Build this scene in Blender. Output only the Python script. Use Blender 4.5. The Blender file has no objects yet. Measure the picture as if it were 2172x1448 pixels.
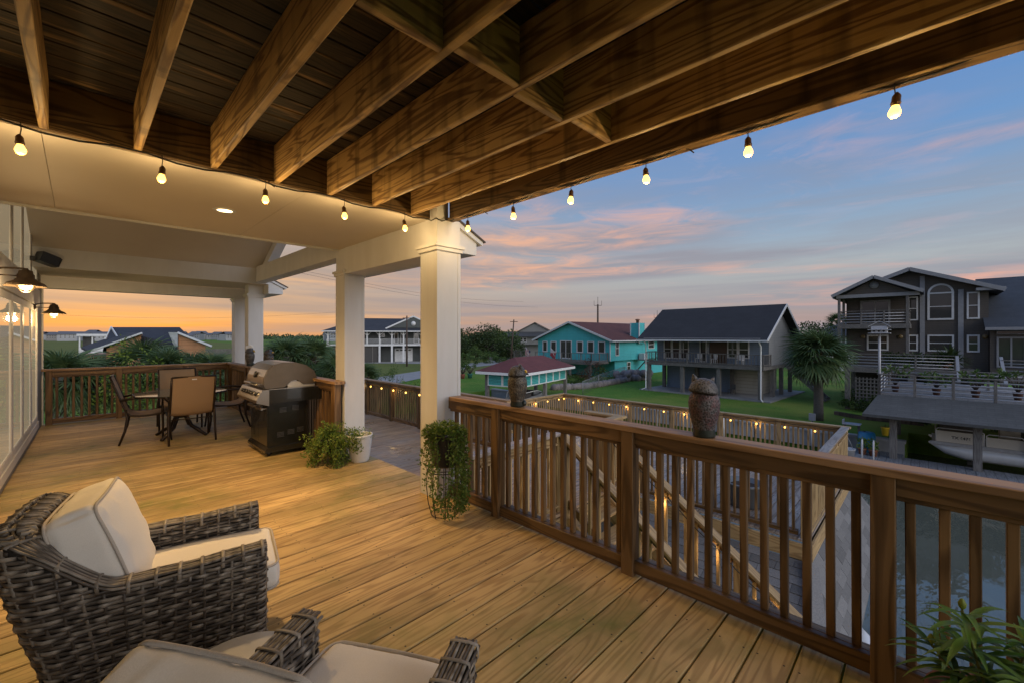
import bpy, math, random
from mathutils import Vector, Matrix, noise as mnoise
R = math.radians
random.seed(7)
S = bpy.context.scene
COL = S.collection

# ---------------------------------------------------------------- camera
CAM_H = 1.606                       # eye height above the porch deck (deck surface is z = 0)
FPX, CX, HY = 900.0, 1086.0, 711.5  # focal length, centre column and horizon row in photo pixels
YAW = R(44.42)                      # direction of view, measured from +X
CA, SA = math.cos(YAW), math.sin(YAW)
cam_d = bpy.data.cameras.new('camera')
cam_d.sensor_width = 36.0
cam_d.lens = 36.0 * FPX / 2172.0
cam_d.shift_y = -(724.0 - HY) / 2172.0
cam_d.clip_start = 0.05
cam_d.clip_end = 4000.0
cam = bpy.data.objects.new('camera', cam_d)
cam.location = (0, 0, CAM_H)
cam.rotation_euler = (R(90), 0, YAW - R(90))
COL.objects.link(cam)
S.camera = cam

def W(px, py, z):
    """photo pixel -> point on the horizontal plane at height z"""
    F = FPX * (CAM_H - z) / (py - HY)
    r = (px - CX) / FPX * F
    return Vector((F * CA + r * SA, F * SA - r * CA, z))

def WX(px, x):
    t = (px - CX) / FPX
    return x * (SA - t * CA) / (CA + t * SA)      # y on the plane X = x

def WF(px, py, F):
    r = (px - CX) / FPX * F
    return Vector((F * CA + r * SA, F * SA - r * CA, CAM_H + (HY - py) * F / FPX))

# ---------------------------------------------------------------- world
def srgb(r, g, b, a=1.0):
    f = lambda c: c / 12.92 if c <= 0.04045 else ((c + 0.055) / 1.055) ** 2.4
    return (f(r / 255.0), f(g / 255.0), f(b / 255.0), a)

SUN_AZ = R(87.0)                    # the sun has just gone down along the house, towards +Y
world = bpy.data.worlds.new('World')
S.world = world
world.use_nodes = True
wt = world.node_tree
wt.nodes.clear()

def wn(t, **k):
    n = wt.nodes.new(t)
    for a, v in k.items():
        setattr(n, a, v)
    return n

def wl(a, b):
    wt.links.new(a, b)

def wmath(op, a, b=None, clamp=False):
    n = wn('ShaderNodeMath', operation=op, use_clamp=clamp)
    for i, v in enumerate((a, b)):
        if v is None:
            continue
        if isinstance(v, (int, float)):
            n.inputs[i].default_value = v
        else:
            wl(v, n.inputs[i])
    return n.outputs[0]

def wramp(fac, stops):
    n = wn('ShaderNodeValToRGB')
    cr = n.color_ramp
    while len(cr.elements) < len(stops):
        cr.elements.new(0.5)
    for e, (p, c) in zip(cr.elements, stops):
        e.position = p
        e.color = c
    wl(fac, n.inputs[0])
    return n.outputs[0]

def wmix(fac, a, b):
    n = wn('ShaderNodeMix', data_type='RGBA')
    if isinstance(fac, (int, float)):
        n.inputs[0].default_value = fac
    else:
        wl(fac, n.inputs[0])
    for s, v in ((n.inputs[6], a), (n.inputs[7], b)):
        if isinstance(v, tuple):
            s.default_value = v
        else:
            wl(v, s)
    return n.outputs[2]

tc = wn('ShaderNodeTexCoord')
sep = wn('ShaderNodeSeparateXYZ')
wl(tc.outputs['Generated'], sep.inputs[0])
dx, dy, dz = sep.outputs
el = wmath('MAXIMUM', dz, 0.0)
hor = wmath('SQRT', wmath('ADD', wmath('MULTIPLY', dx, dx), wmath('MULTIPLY', dy, dy)))
cosaz = wmath('DIVIDE', wmath('ADD', wmath('MULTIPLY', dx, math.cos(SUN_AZ)), wmath('MULTIPLY', dy, math.sin(SUN_AZ))),
              wmath('MAXIMUM', hor, 0.001))
warm = wramp(wmath('ADD', wmath('MULTIPLY', cosaz, 0.5), 0.5),
             [(0.55, (0, 0, 0, 1)), (0.78, (.12, .12, .12, 1)), (0.92, (.45, .45, .45, 1)), (1.0, (1, 1, 1, 1))])
g = srgb
cool_c = wramp(el, [(0.0, g(180, 150, 142)), (0.04, g(168, 152, 152)), (0.085, g(166, 166, 170)), (0.14, g(170, 178, 184)),
                    (0.22, g(142, 170, 198)), (0.30, g(116, 156, 202)), (0.42, g(100, 145, 202)), (0.7, g(98, 140, 198)), (1.0, g(96, 138, 196))])
warm_c = wramp(el, [(0.0, g(252, 168, 66)), (0.02, g(244, 170, 88)), (0.045, g(222, 172, 118)), (0.09, g(206, 176, 148)),
                    (0.16, g(188, 170, 156)), (0.26, g(158, 164, 178)), (0.42, g(112, 144, 188)), (0.7, g(100, 136, 188)), (1.0, g(96, 134, 186))])
base_c = wmix(warm, cool_c, warm_c)
# a real low-sun sky under the tinted one
nish = wn('ShaderNodeTexSky')
nish.sky_type = 'NISHITA'
nish.sun_disc = False
nish.sun_elevation = R(1.0)
nish.sun_rotation = R(90) - SUN_AZ
nmul = wn('ShaderNodeMix', data_type='RGBA', blend_type='MULTIPLY')
nmul.inputs[0].default_value = 1.0
wl(nish.outputs[0], nmul.inputs[6])
nmul.inputs[7].default_value = (0.10, 0.10, 0.10, 1)
base_c = wmix(0.12, base_c, nmul.outputs[2])
# bands of cloud parallel to the horizon, closer together the lower they are
hs = wmath('MAXIMUM', hor, 0.02)
cv = wn('ShaderNodeCombineXYZ')
wl(wmath('DIVIDE', dx, hs), cv.inputs[0])
wl(wmath('DIVIDE', dy, hs), cv.inputs[1])
wl(wmath('LOGARITHM', wmath('ADD', el, 0.07), math.e), cv.inputs[2])

def cloud(ax, bz, detail, dist, offs, lo, hi, rough=0.55, tilt=0.0):
    mp = wn('ShaderNodeMapping')
    mp.inputs['Scale'].default_value = (ax, ax, bz)
    mp.inputs['Location'].default_value = offs
    mp.inputs['Rotation'].default_value = (tilt, tilt * .6, 0)
    wl(cv.outputs[0], mp.inputs[0])
    nz = wn('ShaderNodeTexNoise')
    nz.inputs['Scale'].default_value = 1.0
    nz.inputs['Detail'].default_value = detail
    nz.inputs['Roughness'].default_value = rough
    nz.inputs['Distortion'].default_value = dist
    wl(mp.outputs[0], nz.inputs['Vector'])
    return wramp(nz.outputs[0], [(lo, (0, 0, 0, 1)), (hi, (1, 1, 1, 1))])

OFF_G, OFF_P, OFF_Q, OFF_W = (10.7, 22.4, 9.6), (16.8, 27.1, 3.0), (1.8, 6.9, 23.0), (18.5, 7.1, 9.9)
grey_m = cloud(1.2, 4.0, 8.0, 0.5, OFF_G, 0.37, 0.60, 0.55, 0.12)
pink_a = cloud(1.5, 3.4, 3.0, 0.3, OFF_P, 0.50, 0.63, 0.5, 0.10)
pink_b = cloud(6.0, 11.0, 9.0, 0.8, OFF_Q, 0.40, 0.66, 0.62, 0.16)
wisp_m = cloud(4.2, 8.5, 9.0, 0.9, OFF_W, 0.55, 0.74, 0.62, 0.22)
grey_c = wmix(warm, g(142, 142, 154), g(172, 150, 134))
pink_c = wmix(warm, g(226, 170, 150), g(240, 184, 122))
up = wramp(el, [(0.0, (.7, .7, .7, 1)), (0.05, (1, 1, 1, 1)), (0.22, (.95, .95, .95, 1)), (0.34, (.30, .30, .30, 1)), (0.6, (.2, .2, .2, 1))])
sky_c = wmix(wmath('MULTIPLY', wmath('MULTIPLY', grey_m, up), 0.85), base_c, grey_c)
sky_c = wmix(wmath('MULTIPLY', wmath('MULTIPLY', wmath('MULTIPLY', pink_a, pink_b), up), 0.85), sky_c, pink_c)
sky_c = wmix(wmath('MULTIPLY', wisp_m, 0.22), sky_c, wmix(warm, g(206, 174, 176), g(236, 188, 140)))
below = wmath('LESS_THAN', dz, -0.002)
sky_c = wmix(below, sky_c, (0.05, 0.06, 0.045, 1))
bg = wn('ShaderNodeBackground')
bg.inputs['Strength'].default_value = 0.60
wl(sky_c, bg.inputs['Color'])
wo = wn('ShaderNodeOutputWorld')
wl(bg.outputs[0], wo.inputs['Surface'])

# ---------------------------------------------------------------- added soft fill lamp from the right, opposite the sunset, and exposure
fill_sun_d = bpy.data.lights.new('sun', 'SUN')
fill_sun_d.energy = 1.5
fill_sun_d.angle = R(75)
fill_sun_d.color = (1.0, 0.96, 0.92)
sun = bpy.data.objects.new('sun', fill_sun_d)
sa, se = R(-95), R(15)
sd = Vector((math.cos(sa) * math.cos(se), math.sin(sa) * math.cos(se), math.sin(se)))
sun.rotation_euler = sd.to_track_quat('Z', 'Y').to_euler()
sun.location = (0, -20, 20)
COL.objects.link(sun)
S.view_settings.view_transform = 'Standard'
S.view_settings.look = 'None'
S.view_settings.exposure = 0.9
S.view_settings.gamma = 1.0
S.view_settings.use_curve_mapping = False
S.render.engine = 'CYCLES'
S.cycles.use_denoising = True
S.cycles.max_bounces = 5
S.cycles.diffuse_bounces = 3
S.cycles.glossy_bounces = 3
S.cycles.transparent_max_bounces = 8
S.cycles.sample_clamp_indirect = 4.0
S.cycles.caustics_reflective = False
S.cycles.caustics_refractive = False

# ---------------------------------------------------------------- object helpers
def tag(o, label=None, cat=None, group=None, kind=None):
    if label: o['label'] = label
    if cat: o['category'] = cat
    if group: o['group'] = group
    if kind: o['kind'] = kind
    return o

def thing(name, label, cat, loc=(0, 0, 0), rz=0.0, group=None, kind=None):
    o = bpy.data.objects.new(name, None)
    o.empty_display_size = 0.1
    o.location = loc
    o.rotation_euler = (0, 0, rz)
    COL.objects.link(o)
    return tag(o, label, cat, group, kind)

def link(name, me, parent=None, M=None, kind=None):
    o = bpy.data.objects.new(name, me)
    COL.objects.link(o)
    if parent is not None:
        o.parent = parent
    if M is not None:
        o.matrix_local = M
    if kind: o['kind'] = kind
    return o

KIDS = {}
def dup(root, loc=None, rz=None, label=None, group=None):
    kids = {}
    for o in list(COL.objects):
        if o.parent is not None:
            kids.setdefault(o.parent.name, []).append(o)
    def rec(o, par):
        c = o.copy()
        COL.objects.link(c)
        c.parent = par
        for ch in kids.get(o.name, []):
            rec(ch, c)
        return c
    r = rec(root, None)
    if loc is not None: r.location = loc
    if rz is not None: r.rotation_euler = (0, 0, rz)
    if label: r['label'] = label
    if group: r['group'] = group
    return r

class MB:
    """collects polygons and turns them into ONE mesh object"""
    def __init__(s):
        s.v = []; s.f = []; s.sm = []; s.mi = []; s.cols = None
        s.cur = 0; s.smooth = False
    def add(s, vs, fs):
        b = len(s.v)
        s.v.extend([tuple(p) for p in vs])
        for f in fs:
            s.f.append(tuple(b + i for i in f)); s.sm.append(s.smooth); s.mi.append(s.cur)
        return s
    def quad(s, a, b, c, d):
        return s.add((a, b, c, d), ((0, 1, 2, 3),))
    def box(s, x0, x1, y0, y1, z0, z1, M=None):
        vs = [Vector((x, y, z)) for z in (z0, z1) for y in (y0, y1) for x in (x0, x1)]
        if M is not None: vs = [M @ p for p in vs]
        return s.add(vs, ((0, 2, 3, 1), (4, 5, 7, 6), (0, 1, 5, 4), (2, 6, 7, 3), (0, 4, 6, 2), (1, 3, 7, 5)))
    def bar(s, p0, p1, w, t, up=(0, 0, 1), ch=0.0):
        M, L = frame(p0, p1, up)
        if ch <= 0:
            return s.box(0, L, -w / 2, w / 2, -t / 2, t / 2, M)
        a, b = w / 2, t / 2
        pr = [(-a + ch, -b), (a - ch, -b), (a, -b + ch), (a, b - ch), (a - ch, b), (-a + ch, b), (-a, b - ch), (-a, -b + ch)]
        vs = [M @ Vector((x, y, z)) for x in (0, L) for (y, z) in pr]
        fs = [(i, (i + 1) % 8, 8 + (i + 1) % 8, 8 + i) for i in range(8)]
        fs += [tuple(range(7, -1, -1)), tuple(range(8, 16))]
        return s.add(vs, fs)
    def prism(s, poly, a, b, axis='y', M=None):
        n = len(poly)
        def p3(u, v, w):
            q = {'x': (w, u, v), 'y': (u, w, v), 'z': (u, v, w)}[axis]
            return M @ Vector(q) if M is not None else Vector(q)
        vs = [p3(u, v, a) for u, v in poly] + [p3(u, v, b) for u, v in poly]
        fs = [(i, (i + 1) % n, n + (i + 1) % n, n + i) for i in range(n)]
        fs += [tuple(range(n - 1, -1, -1)), tuple(range(n, 2 * n))]
        return s.add(vs, fs)
    def tube(s, pts, r, n=6, closed=False, flat=None):
        pts = [Vector(p) for p in pts]
        m = len(pts)
        rs = r if isinstance(r, (list, tuple)) else [r] * m
        vs, fs = [], []
        up = Vector((0, 0, 1))
        prev = None
        for i, p in enumerate(pts):
            a = pts[(i - 1) % m] if (closed or i > 0) else p
            b = pts[(i + 1) % m] if (closed or i < m - 1) else p
            d = (b - a)
            if d.length < 1e-9: d = Vector((0, 0, 1))
            d.normalize()
            if prev is None:
                u = d.cross(up if abs(d.z) < 0.95 else Vector((1, 0, 0))).normalized()
            else:
                u = (prev - d * prev.dot(d))
                u = u.normalized() if u.length > 1e-6 else d.orthogonal().normalized()
            prev = u
            w = d.cross(u)
            for k in range(n):
                an = 2 * math.pi * k / n
                f2 = flat if flat else 1.0
                vs.append(p + u * (math.cos(an) * rs[i]) + w * (math.sin(an) * rs[i] * f2))
        seg = m if closed else m - 1
        for i in range(seg):
            for k in range(n):
                a = i * n + k; b = i * n + (k + 1) % n
                c = ((i + 1) % m) * n + (k + 1) % n; d = ((i + 1) % m) * n + k
                fs.append((a, b, c, d))
        if not closed:
            fs.append(tuple(range(n - 1, -1, -1)))
            fs.append(tuple((m - 1) * n + k for k in range(n)))
        sm = s.smooth; s.smooth = True
        s.add(vs, fs); s.smooth = sm
        return s
    def lathe(s, prof, n=24, c=(0, 0, 0), M=None, sx=1.0, sy=1.0, cap=True, dz=None):
        vs, fs = [], []
        for (r, z) in prof:
            for k in range(n):
                a = 2 * math.pi * k / n
                q = Vector((c[0] + r * sx * math.cos(a), c[1] + r * sy * math.sin(a), c[2] + z))
                vs.append(M @ q if M is not None else q)
        for i in range(len(prof) - 1):
            for k in range(n):
                fs.append((i * n + k, i * n + (k + 1) % n, (i + 1) * n + (k + 1) % n, (i + 1) * n + k))
        if cap:
            if prof[0][0] > 1e-5: fs.append(tuple(range(n - 1, -1, -1)))
            if prof[-1][0] > 1e-5: fs.append(tuple((len(prof) - 1) * n + k for k in range(n)))
        sm = s.smooth; s.smooth = True
        s.add(vs, fs); s.smooth = sm
        return s
    def ball(s, c, r, n=10, m=7, sz=1.0):
        return s.lathe([(max(1e-6, r * math.sin(math.pi * i / m)), -r * sz * math.cos(math.pi * i / m)) for i in range(m + 1)], n, c, cap=False)
    def mesh(s, name, mats):
        me = bpy.data.meshes.new(name)
        me.from_pydata(s.v, [], s.f)
        if not isinstance(mats, (list, tuple)): mats = [mats]
        for m in mats: me.materials.append(m)
        me.polygons.foreach_set('use_smooth', s.sm)
        me.polygons.foreach_set('material_index', s.mi)
        if s.cols:
            at = me.color_attributes.new('tint', 'FLOAT_COLOR', 'POINT')
            flat = []
            for c in s.cols: flat.extend((c[0], c[1], c[2], 1.0))
            at.data.foreach_set('color', flat)
        me.update()
        return me
    def build(s, name, mats, parent=None, rel=False, kind=None):
        if rel and parent is not None:
            ox, oy, oz = parent.location
            s.v = [(a - ox, b - oy, c - oz) for a, b, c in s.v]
        return link(name, s.mesh(name, mats), parent, None, kind)

def frame(p0, p1, up=(0, 0, 1)):
    p0 = Vector(p0); p1 = Vector(p1)
    x = p1 - p0
    L = x.length
    x.normalize()
    u = Vector(up)
    y = u.cross(x)
    if y.length < 1e-5:
        y = Vector((0, 1, 0)).cross(x)
        if y.length < 1e-5: y = Vector((1, 0, 0)).cross(x)
    y.normalize()
    z = x.cross(y)
    M = Matrix(((x.x, y.x, z.x, p0.x), (x.y, y.y, z.y, p0.y), (x.z, y.z, z.z, p0.z), (0, 0, 0, 1)))
    return M, L

BC = {}
def board(name, parent, p0, p1, w, t, mat, up=(0, 0, 1), ch=0.004, rel=True):
    """one piece of sawn timber; its local X runs along the grain"""
    p0 = Vector(p0); p1 = Vector(p1)
    if rel and parent is not None:
        p0 = p0 - Vector(parent.location); p1 = p1 - Vector(parent.location)
    M, L = frame(p0, p1, up)
    M = M @ Matrix.Translation((L / 2, 0, 0))
    key = (round(L, 3), round(w, 4), round(t, 4), mat.name)
    me = BC.get(key)
    if me is None:
        b = MB().bar((-L / 2, 0, 0), (L / 2, 0, 0), w, t, ch=ch)
        me = BC[key] = b.mesh(name, mat)
    return link(name, me, parent, M)

# ---------------------------------------------------------------- materials
MATS = {}
def newmat(name):
    m = bpy.data.materials.new(name)
    m.use_nodes = True
    nt = m.node_tree
    nt.nodes.clear()
    out = nt.nodes.new('ShaderNodeOutputMaterial')
    p = nt.nodes.new('ShaderNodeBsdfPrincipled')
    nt.links.new(p.outputs[0], out.inputs['Surface'])
    MATS[name] = m
    return m, nt, p, out

class NT:
    def __init__(s, nt): s.t = nt
    def n(s, typ, **k):
        x = s.t.nodes.new(typ)
        for a, v in k.items(): setattr(x, a, v)
        return x
    def l(s, a, b): s.t.links.new(a, b)
    def put(s, sock, v):
        if isinstance(v, (int, float, tuple, list)): sock.default_value = v
        else: s.l(v, sock)
    def m(s, op, a, b=None, clamp=False):
        x = s.n('ShaderNodeMath', operation=op, use_clamp=clamp)
        s.put(x.inputs[0], a)
        if b is not None: s.put(x.inputs[1], b)
        return x.outputs[0]
    def mix(s, f, a, b, bt='MIX'):
        x = s.n('ShaderNodeMix', data_type='RGBA', blend_type=bt)
        s.put(x.inputs[0], f); s.put(x.inputs[6], a); s.put(x.inputs[7], b)
        return x.outputs[2]
    def noise(s, vec, scale=5.0, detail=4.0, rough=0.55, dist=0.0):
        x = s.n('ShaderNodeTexNoise')
        x.inputs['Scale'].default_value = scale
        x.inputs['Detail'].default_value = detail
        x.inputs['Roughness'].default_value = rough
        x.inputs['Distortion'].default_value = dist
        if vec is not None: s.l(vec, x.inputs['Vector'])
        return x.outputs[0]
    def ramp(s, f, stops):
        x = s.n('ShaderNodeValToRGB')
        cr = x.color_ramp
        while len(cr.elements) < len(stops): cr.elements.new(0.5)
        for e, (p, c) in zip(cr.elements, stops):
            e.position = p
            e.color = c if isinstance(c, tuple) else (c, c, c, 1)
        s.l(f, x.inputs[0])
        return x.outputs[0]
    def map(s, vec, scale=(1, 1, 1), loc=(0, 0, 0), rot=(0, 0, 0)):
        x = s.n('ShaderNodeMapping')
        s.l(vec, x.inputs[0])
        s.put(x.inputs['Scale'], scale); s.put(x.inputs['Location'], loc); s.put(x.inputs['Rotation'], rot)
        return x.outputs[0]
    def bump(s, h, strength=0.3, dist=0.01):
        x = s.n('ShaderNodeBump')
        x.inputs['Strength'].default_value = strength
        x.inputs['Distance'].default_value = dist
        s.l(h, x.inputs['Height'])
        return x.outputs[0]

def c4(c): return (c[0], c[1], c[2], 1.0)

def mat(name, col, col2=None, rough=0.6, metal=0.0, spec=0.5, nscale=6.0, nsc=(1, 1, 1), bump=0.0, bdist=0.01, rand=0.0, coord='Object', detail=5.0, coat=0.0):
    """plain surface: two tones mottled by noise, a little relief, a little difference from piece to piece"""
    m, nt, p, out = newmat(name)
    N = NT(nt)
    tcn = N.n('ShaderNodeTexCoord')
    oi = N.n('ShaderNodeObjectInfo')
    v = N.map(tcn.outputs[coord], nsc)
    va = N.n('ShaderNodeVectorMath', operation='ADD')
    N.l(v, va.inputs[0])
    cmb = N.n('ShaderNodeCombineXYZ')
    N.l(N.m('MULTIPLY', oi.outputs['Random'], 37.0), cmb.inputs[0])
    N.l(cmb.outputs[0], va.inputs[1])
    nz = N.noise(va.outputs[0], nscale, detail, 0.6)
    col2 = col2 or tuple(c * 0.82 for c in col)
    c = N.mix(N.ramp(nz, [(0.3, 0.0), (0.7, 1.0)]), c4(col), c4(col2))
    if rand > 0:
        f = N.m('ADD', N.m('MULTIPLY', oi.outputs['Random'], 2 * rand), 1.0 - rand)
        cc = N.n('ShaderNodeCombineXYZ')
        for i in range(3): N.l(f, cc.inputs[i])
        c = N.mix(1.0, c, cc.outputs[0], 'MULTIPLY')
    N.l(c, p.inputs['Base Color'])
    p.inputs['Roughness'].default_value = rough
    p.inputs['Metallic'].default_value = metal
    p.inputs['Specular IOR Level'].default_value = spec
    if coat: p.inputs['Coat Weight'].default_value = coat
    if bump > 0: N.l(N.bump(nz, bump, bdist), p.inputs['Normal'])
    return m

def wood(name, light, dark, stain=None, flame=0.0, stain_amt=0.0, ring=9.0, gscale=1.0, rough=0.55, rand=0.16, nails=False, algae=0.0, knots=True, bump=0.25, spec=0.4, streak=0.0, wet=False):
    """sawn timber: bands of early and late wood, fine fibres, knots; local X is the grain"""
    m, nt, p, out = newmat(name)
    N = NT(nt)
    tcn = N.n('ShaderNodeTexCoord')
    oi = N.n('ShaderNodeObjectInfo')
    geo = N.n('ShaderNodeNewGeometry')
    ofs = N.n('ShaderNodeCombineXYZ')
    N.l(N.m('MULTIPLY', oi.outputs['Random'], 61.0), ofs.inputs[0])
    N.l(N.m('MULTIPLY', oi.outputs['Random'], 17.0), ofs.inputs[1])
    va = N.n('ShaderNodeVectorMath', operation='ADD')
    N.l(tcn.outputs['Object'], va.inputs[0]); N.l(ofs.outputs[0], va.inputs[1])
    vec = va.outputs[0]
    n1 = N.noise(N.map(vec, (0.45 * gscale, 5.0 * gscale, 5.0 * gscale)), 1.0, 2.0, 0.45, 0.2)
    band = N.m('SINE', N.m('MULTIPLY', n1, ring * 2 * 6.283))
    band = N.ramp(N.m('ADD', N.m('MULTIPLY', band, 0.5), 0.5), [(0.45, 0.0), (0.97, 1.0)])
    fib = N.noise(N.map(vec, (2.5, 140.0, 140.0)), 1.0, 3.0, 0.65)
    mid = N.noise(N.map(vec, (1.1, 14.0, 14.0)), 1.0, 6.0, 0.65)
    f = N.m('ADD', N.m('MULTIPLY', band, 0.50), N.m('ADD', N.m('MULTIPLY', fib, 0.34), N.m('MULTIPLY', mid, 0.42)))
    c = N.mix(N.ramp(f, [(0.30, 0.0), (0.92, 1.0)]), c4(light), c4(dark))
    blot = N.noise(N.map(vec, (0.8, 3.0, 3.0)), 1.0, 4.0, 0.6)
    c = N.mix(N.m('MULTIPLY', N.ramp(blot, [(0.40, 1.0), (0.62, 0.0)]), 0.28), c, c4([x * 0.55 for x in dark]))
    if knots:
        vo = N.n('ShaderNodeTexVoronoi')
        vo.inputs['Scale'].default_value = 1.0
        N.l(N.map(vec, (1.1, 5.0, 5.0)), vo.inputs['Vector'])
        kn = N.ramp(vo.outputs['Distance'], [(0.05, 1.0), (0.11, 0.0)])
        c = N.mix(N.m('MULTIPLY', kn, 0.6), c, c4([x * 0.35 for x in dark]))
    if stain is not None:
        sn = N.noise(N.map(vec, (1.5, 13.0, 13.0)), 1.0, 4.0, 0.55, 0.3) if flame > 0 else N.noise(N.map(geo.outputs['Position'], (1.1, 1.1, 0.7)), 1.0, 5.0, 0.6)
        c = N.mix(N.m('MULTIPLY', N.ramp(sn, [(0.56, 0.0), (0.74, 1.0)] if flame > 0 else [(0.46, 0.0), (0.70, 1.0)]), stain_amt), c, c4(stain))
    if streak > 0:      # old runs of rain water down the face, across the grain
        sn = N.noise(N.map(vec, (7.0, 0.6, 0.9)), 1.0, 3.0, 0.5)
        c = N.mix(N.m('MULTIPLY', N.ramp(sn, [(0.53, 0.0), (0.68, 1.0)]), streak), c, c4([x * 0.22 for x in dark]))
    if algae > 0:
        an = N.noise(geo.outputs['Position'], 0.55, 4.0, 0.6)
        a2 = N.noise(geo.outputs['Position'], 5.0, 5.0, 0.65)
        am = N.m('MULTIPLY', N.ramp(an, [(0.45, 0.0), (0.62, 1.0)]), N.ramp(a2, [(0.35, 0.25), (0.7, 1.0)]))
        c = N.mix(N.m('MULTIPLY', am, algae), c, (0.16, 0.17, 0.035, 1))
    fr = N.m('ADD', N.m('MULTIPLY', oi.outputs['Random'], 2 * rand), 1.0 - rand)
    cc = N.n('ShaderNodeCombineXYZ')
    N.l(fr, cc.inputs[0])
    N.l(fr, cc.inputs[1])
    N.l(N.m('MULTIPLY', fr, 1.0), cc.inputs[2])
    c = N.mix(1.0, c, cc.outputs[0], 'MULTIPLY')
    if nails:
        sx = N.n('ShaderNodeSeparateXYZ')
        N.l(tcn.outputs['Object'], sx.inputs[0])
        jx = N.m('ADD', N.m('MULTIPLY', sx.outputs[0], 1 / 0.406), N.m('MULTIPLY', oi.outputs['Random'], 0.06))
        fx = N.m('MULTIPLY', N.m('SUBTRACT', N.m('FRACT', jx), 0.5), 0.406)
        fy = N.m('SUBTRACT', N.m('ABSOLUTE', sx.outputs[1]), 0.058)
        dd = N.m('SQRT', N.m('ADD', N.m('MULTIPLY', fx, fx), N.m('MULTIPLY', fy, fy)))
        c = N.mix(N.m('MULTIPLY', N.m('LESS_THAN', dd, 0.0052), 0.9), c, (0.012, 0.010, 0.008, 1))
    N.l(c, p.inputs['Base Color'])
    if wet:
        wn_ = N.noise(geo.outputs['Position'], 0.9, 5.0, 0.6)
        N.l(N.ramp(wn_, [(0.35, 0.22), (0.62, 0.55)]), p.inputs['Roughness'])
    else:
        p.inputs['Roughness'].default_value = rough
    p.inputs['Specular IOR Level'].default_value = spec
    if bump > 0: N.l(N.bump(f, bump * 1.4, 0.003), p.inputs['Normal'])
    return m

def emit(name, col, strength):
    m, nt, p, out = newmat(name)
    N = NT(nt)
    tcn = N.n('ShaderNodeTexCoord')
    nz = N.noise(tcn.outputs['Object'], 40.0, 2.0)
    p.inputs['Base Color'].default_value = c4(col)
    N.l(N.mix(nz, c4(col), c4([min(1, x * 1.08) for x in col])), p.inputs['Emission Color'])
    p.inputs['Emission Strength'].default_value = strength
    p.inputs['Roughness'].default_value = 0.3
    return m

def shingle(name, col, col2, sx=0.9, sz=0.14, rough=0.9, axis=1):
    """far roofs: courses of tabs, too small to pick apart"""
    m, nt, p, out = newmat(name)
    N = NT(nt)
    tcn = N.n('ShaderNodeTexCoord')
    br = N.n('ShaderNodeTexBrick')
    br.inputs['Scale'].default_value = 1.0
    br.inputs['Brick Width'].default_value = sx
    br.inputs['Row Height'].default_value = sz
    br.inputs['Mortar Size'].default_value = 0.008
    br.inputs['Color1'].default_value = c4(col)
    br.inputs['Color2'].default_value = c4(col2)
    br.inputs['Mortar'].default_value = c4([x * 0.5 for x in col])
    so = N.n('ShaderNodeSeparateXYZ')
    N.l(tcn.outputs['Object'], so.inputs[0])
    cb = N.n('ShaderNodeCombineXYZ')
    N.l(so.outputs[axis], cb.inputs[0])
    N.l(N.m('MULTIPLY', so.outputs[2], 1.9), cb.inputs[1])
    N.l(cb.outputs[0], br.inputs['Vector'])
    nz = N.noise(tcn.outputs['Object'], 9.0, 6.0, 0.7)
    big = N.noise(tcn.outputs['Object'], 0.8, 6.0, 0.65)
    c = N.mix(0.5, br.outputs[0], N.mix(nz, c4([x * 0.5 for x in col]), c4([x * 1.5 for x in col])))
    c = N.mix(N.ramp(big, [(0.35, 0.45), (0.7, 0.0)]), c, c4([x * 0.4 for x in col]))
    N.l(c, p.inputs['Base Color'])
    p.inputs['Roughness'].default_value = rough
    N.l(N.bump(br.outputs['Fac'], 0.5, 0.01), p.inputs['Normal'])
    return m

def siding(name, col, pitch=0.15, rough=0.6):
    """lap siding on far walls: boards only a few pixels tall"""
    m, nt, p, out = newmat(name)
    N = NT(nt)
    geo = N.n('ShaderNodeNewGeometry')
    sx = N.n('ShaderNodeSeparateXYZ')
    N.l(geo.outputs['Position'], sx.inputs[0])
    fz = N.m('FRACT', N.m('MULTIPLY', sx.outputs[2], 1.0 / pitch))
    nz = N.noise(geo.outputs['Position'], 0.7, 5.0, 0.6)
    nz2 = N.noise(N.map(geo.outputs['Position'], (3.0, 3.0, 0.5)), 1.0, 5.0, 0.65)
    c = N.mix(nz, c4([x * 0.8 for x in col]), c4([min(1, x * 1.12) for x in col]))
    c = N.mix(N.ramp(nz2, [(0.5, 0.0), (0.75, 0.4)]), c, c4([x * 0.6 for x in col]))
    c = N.mix(N.m('MULTIPLY', N.m('LESS_THAN', fz, 0.14), 0.55), c, c4([x * 0.45 for x in col]))
    N.l(c, p.inputs['Base Color'])
    p.inputs['Roughness'].default_value = rough
    N.l(N.bump(fz, 0.6, 0.02), p.inputs['Normal'])
    return m

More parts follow.
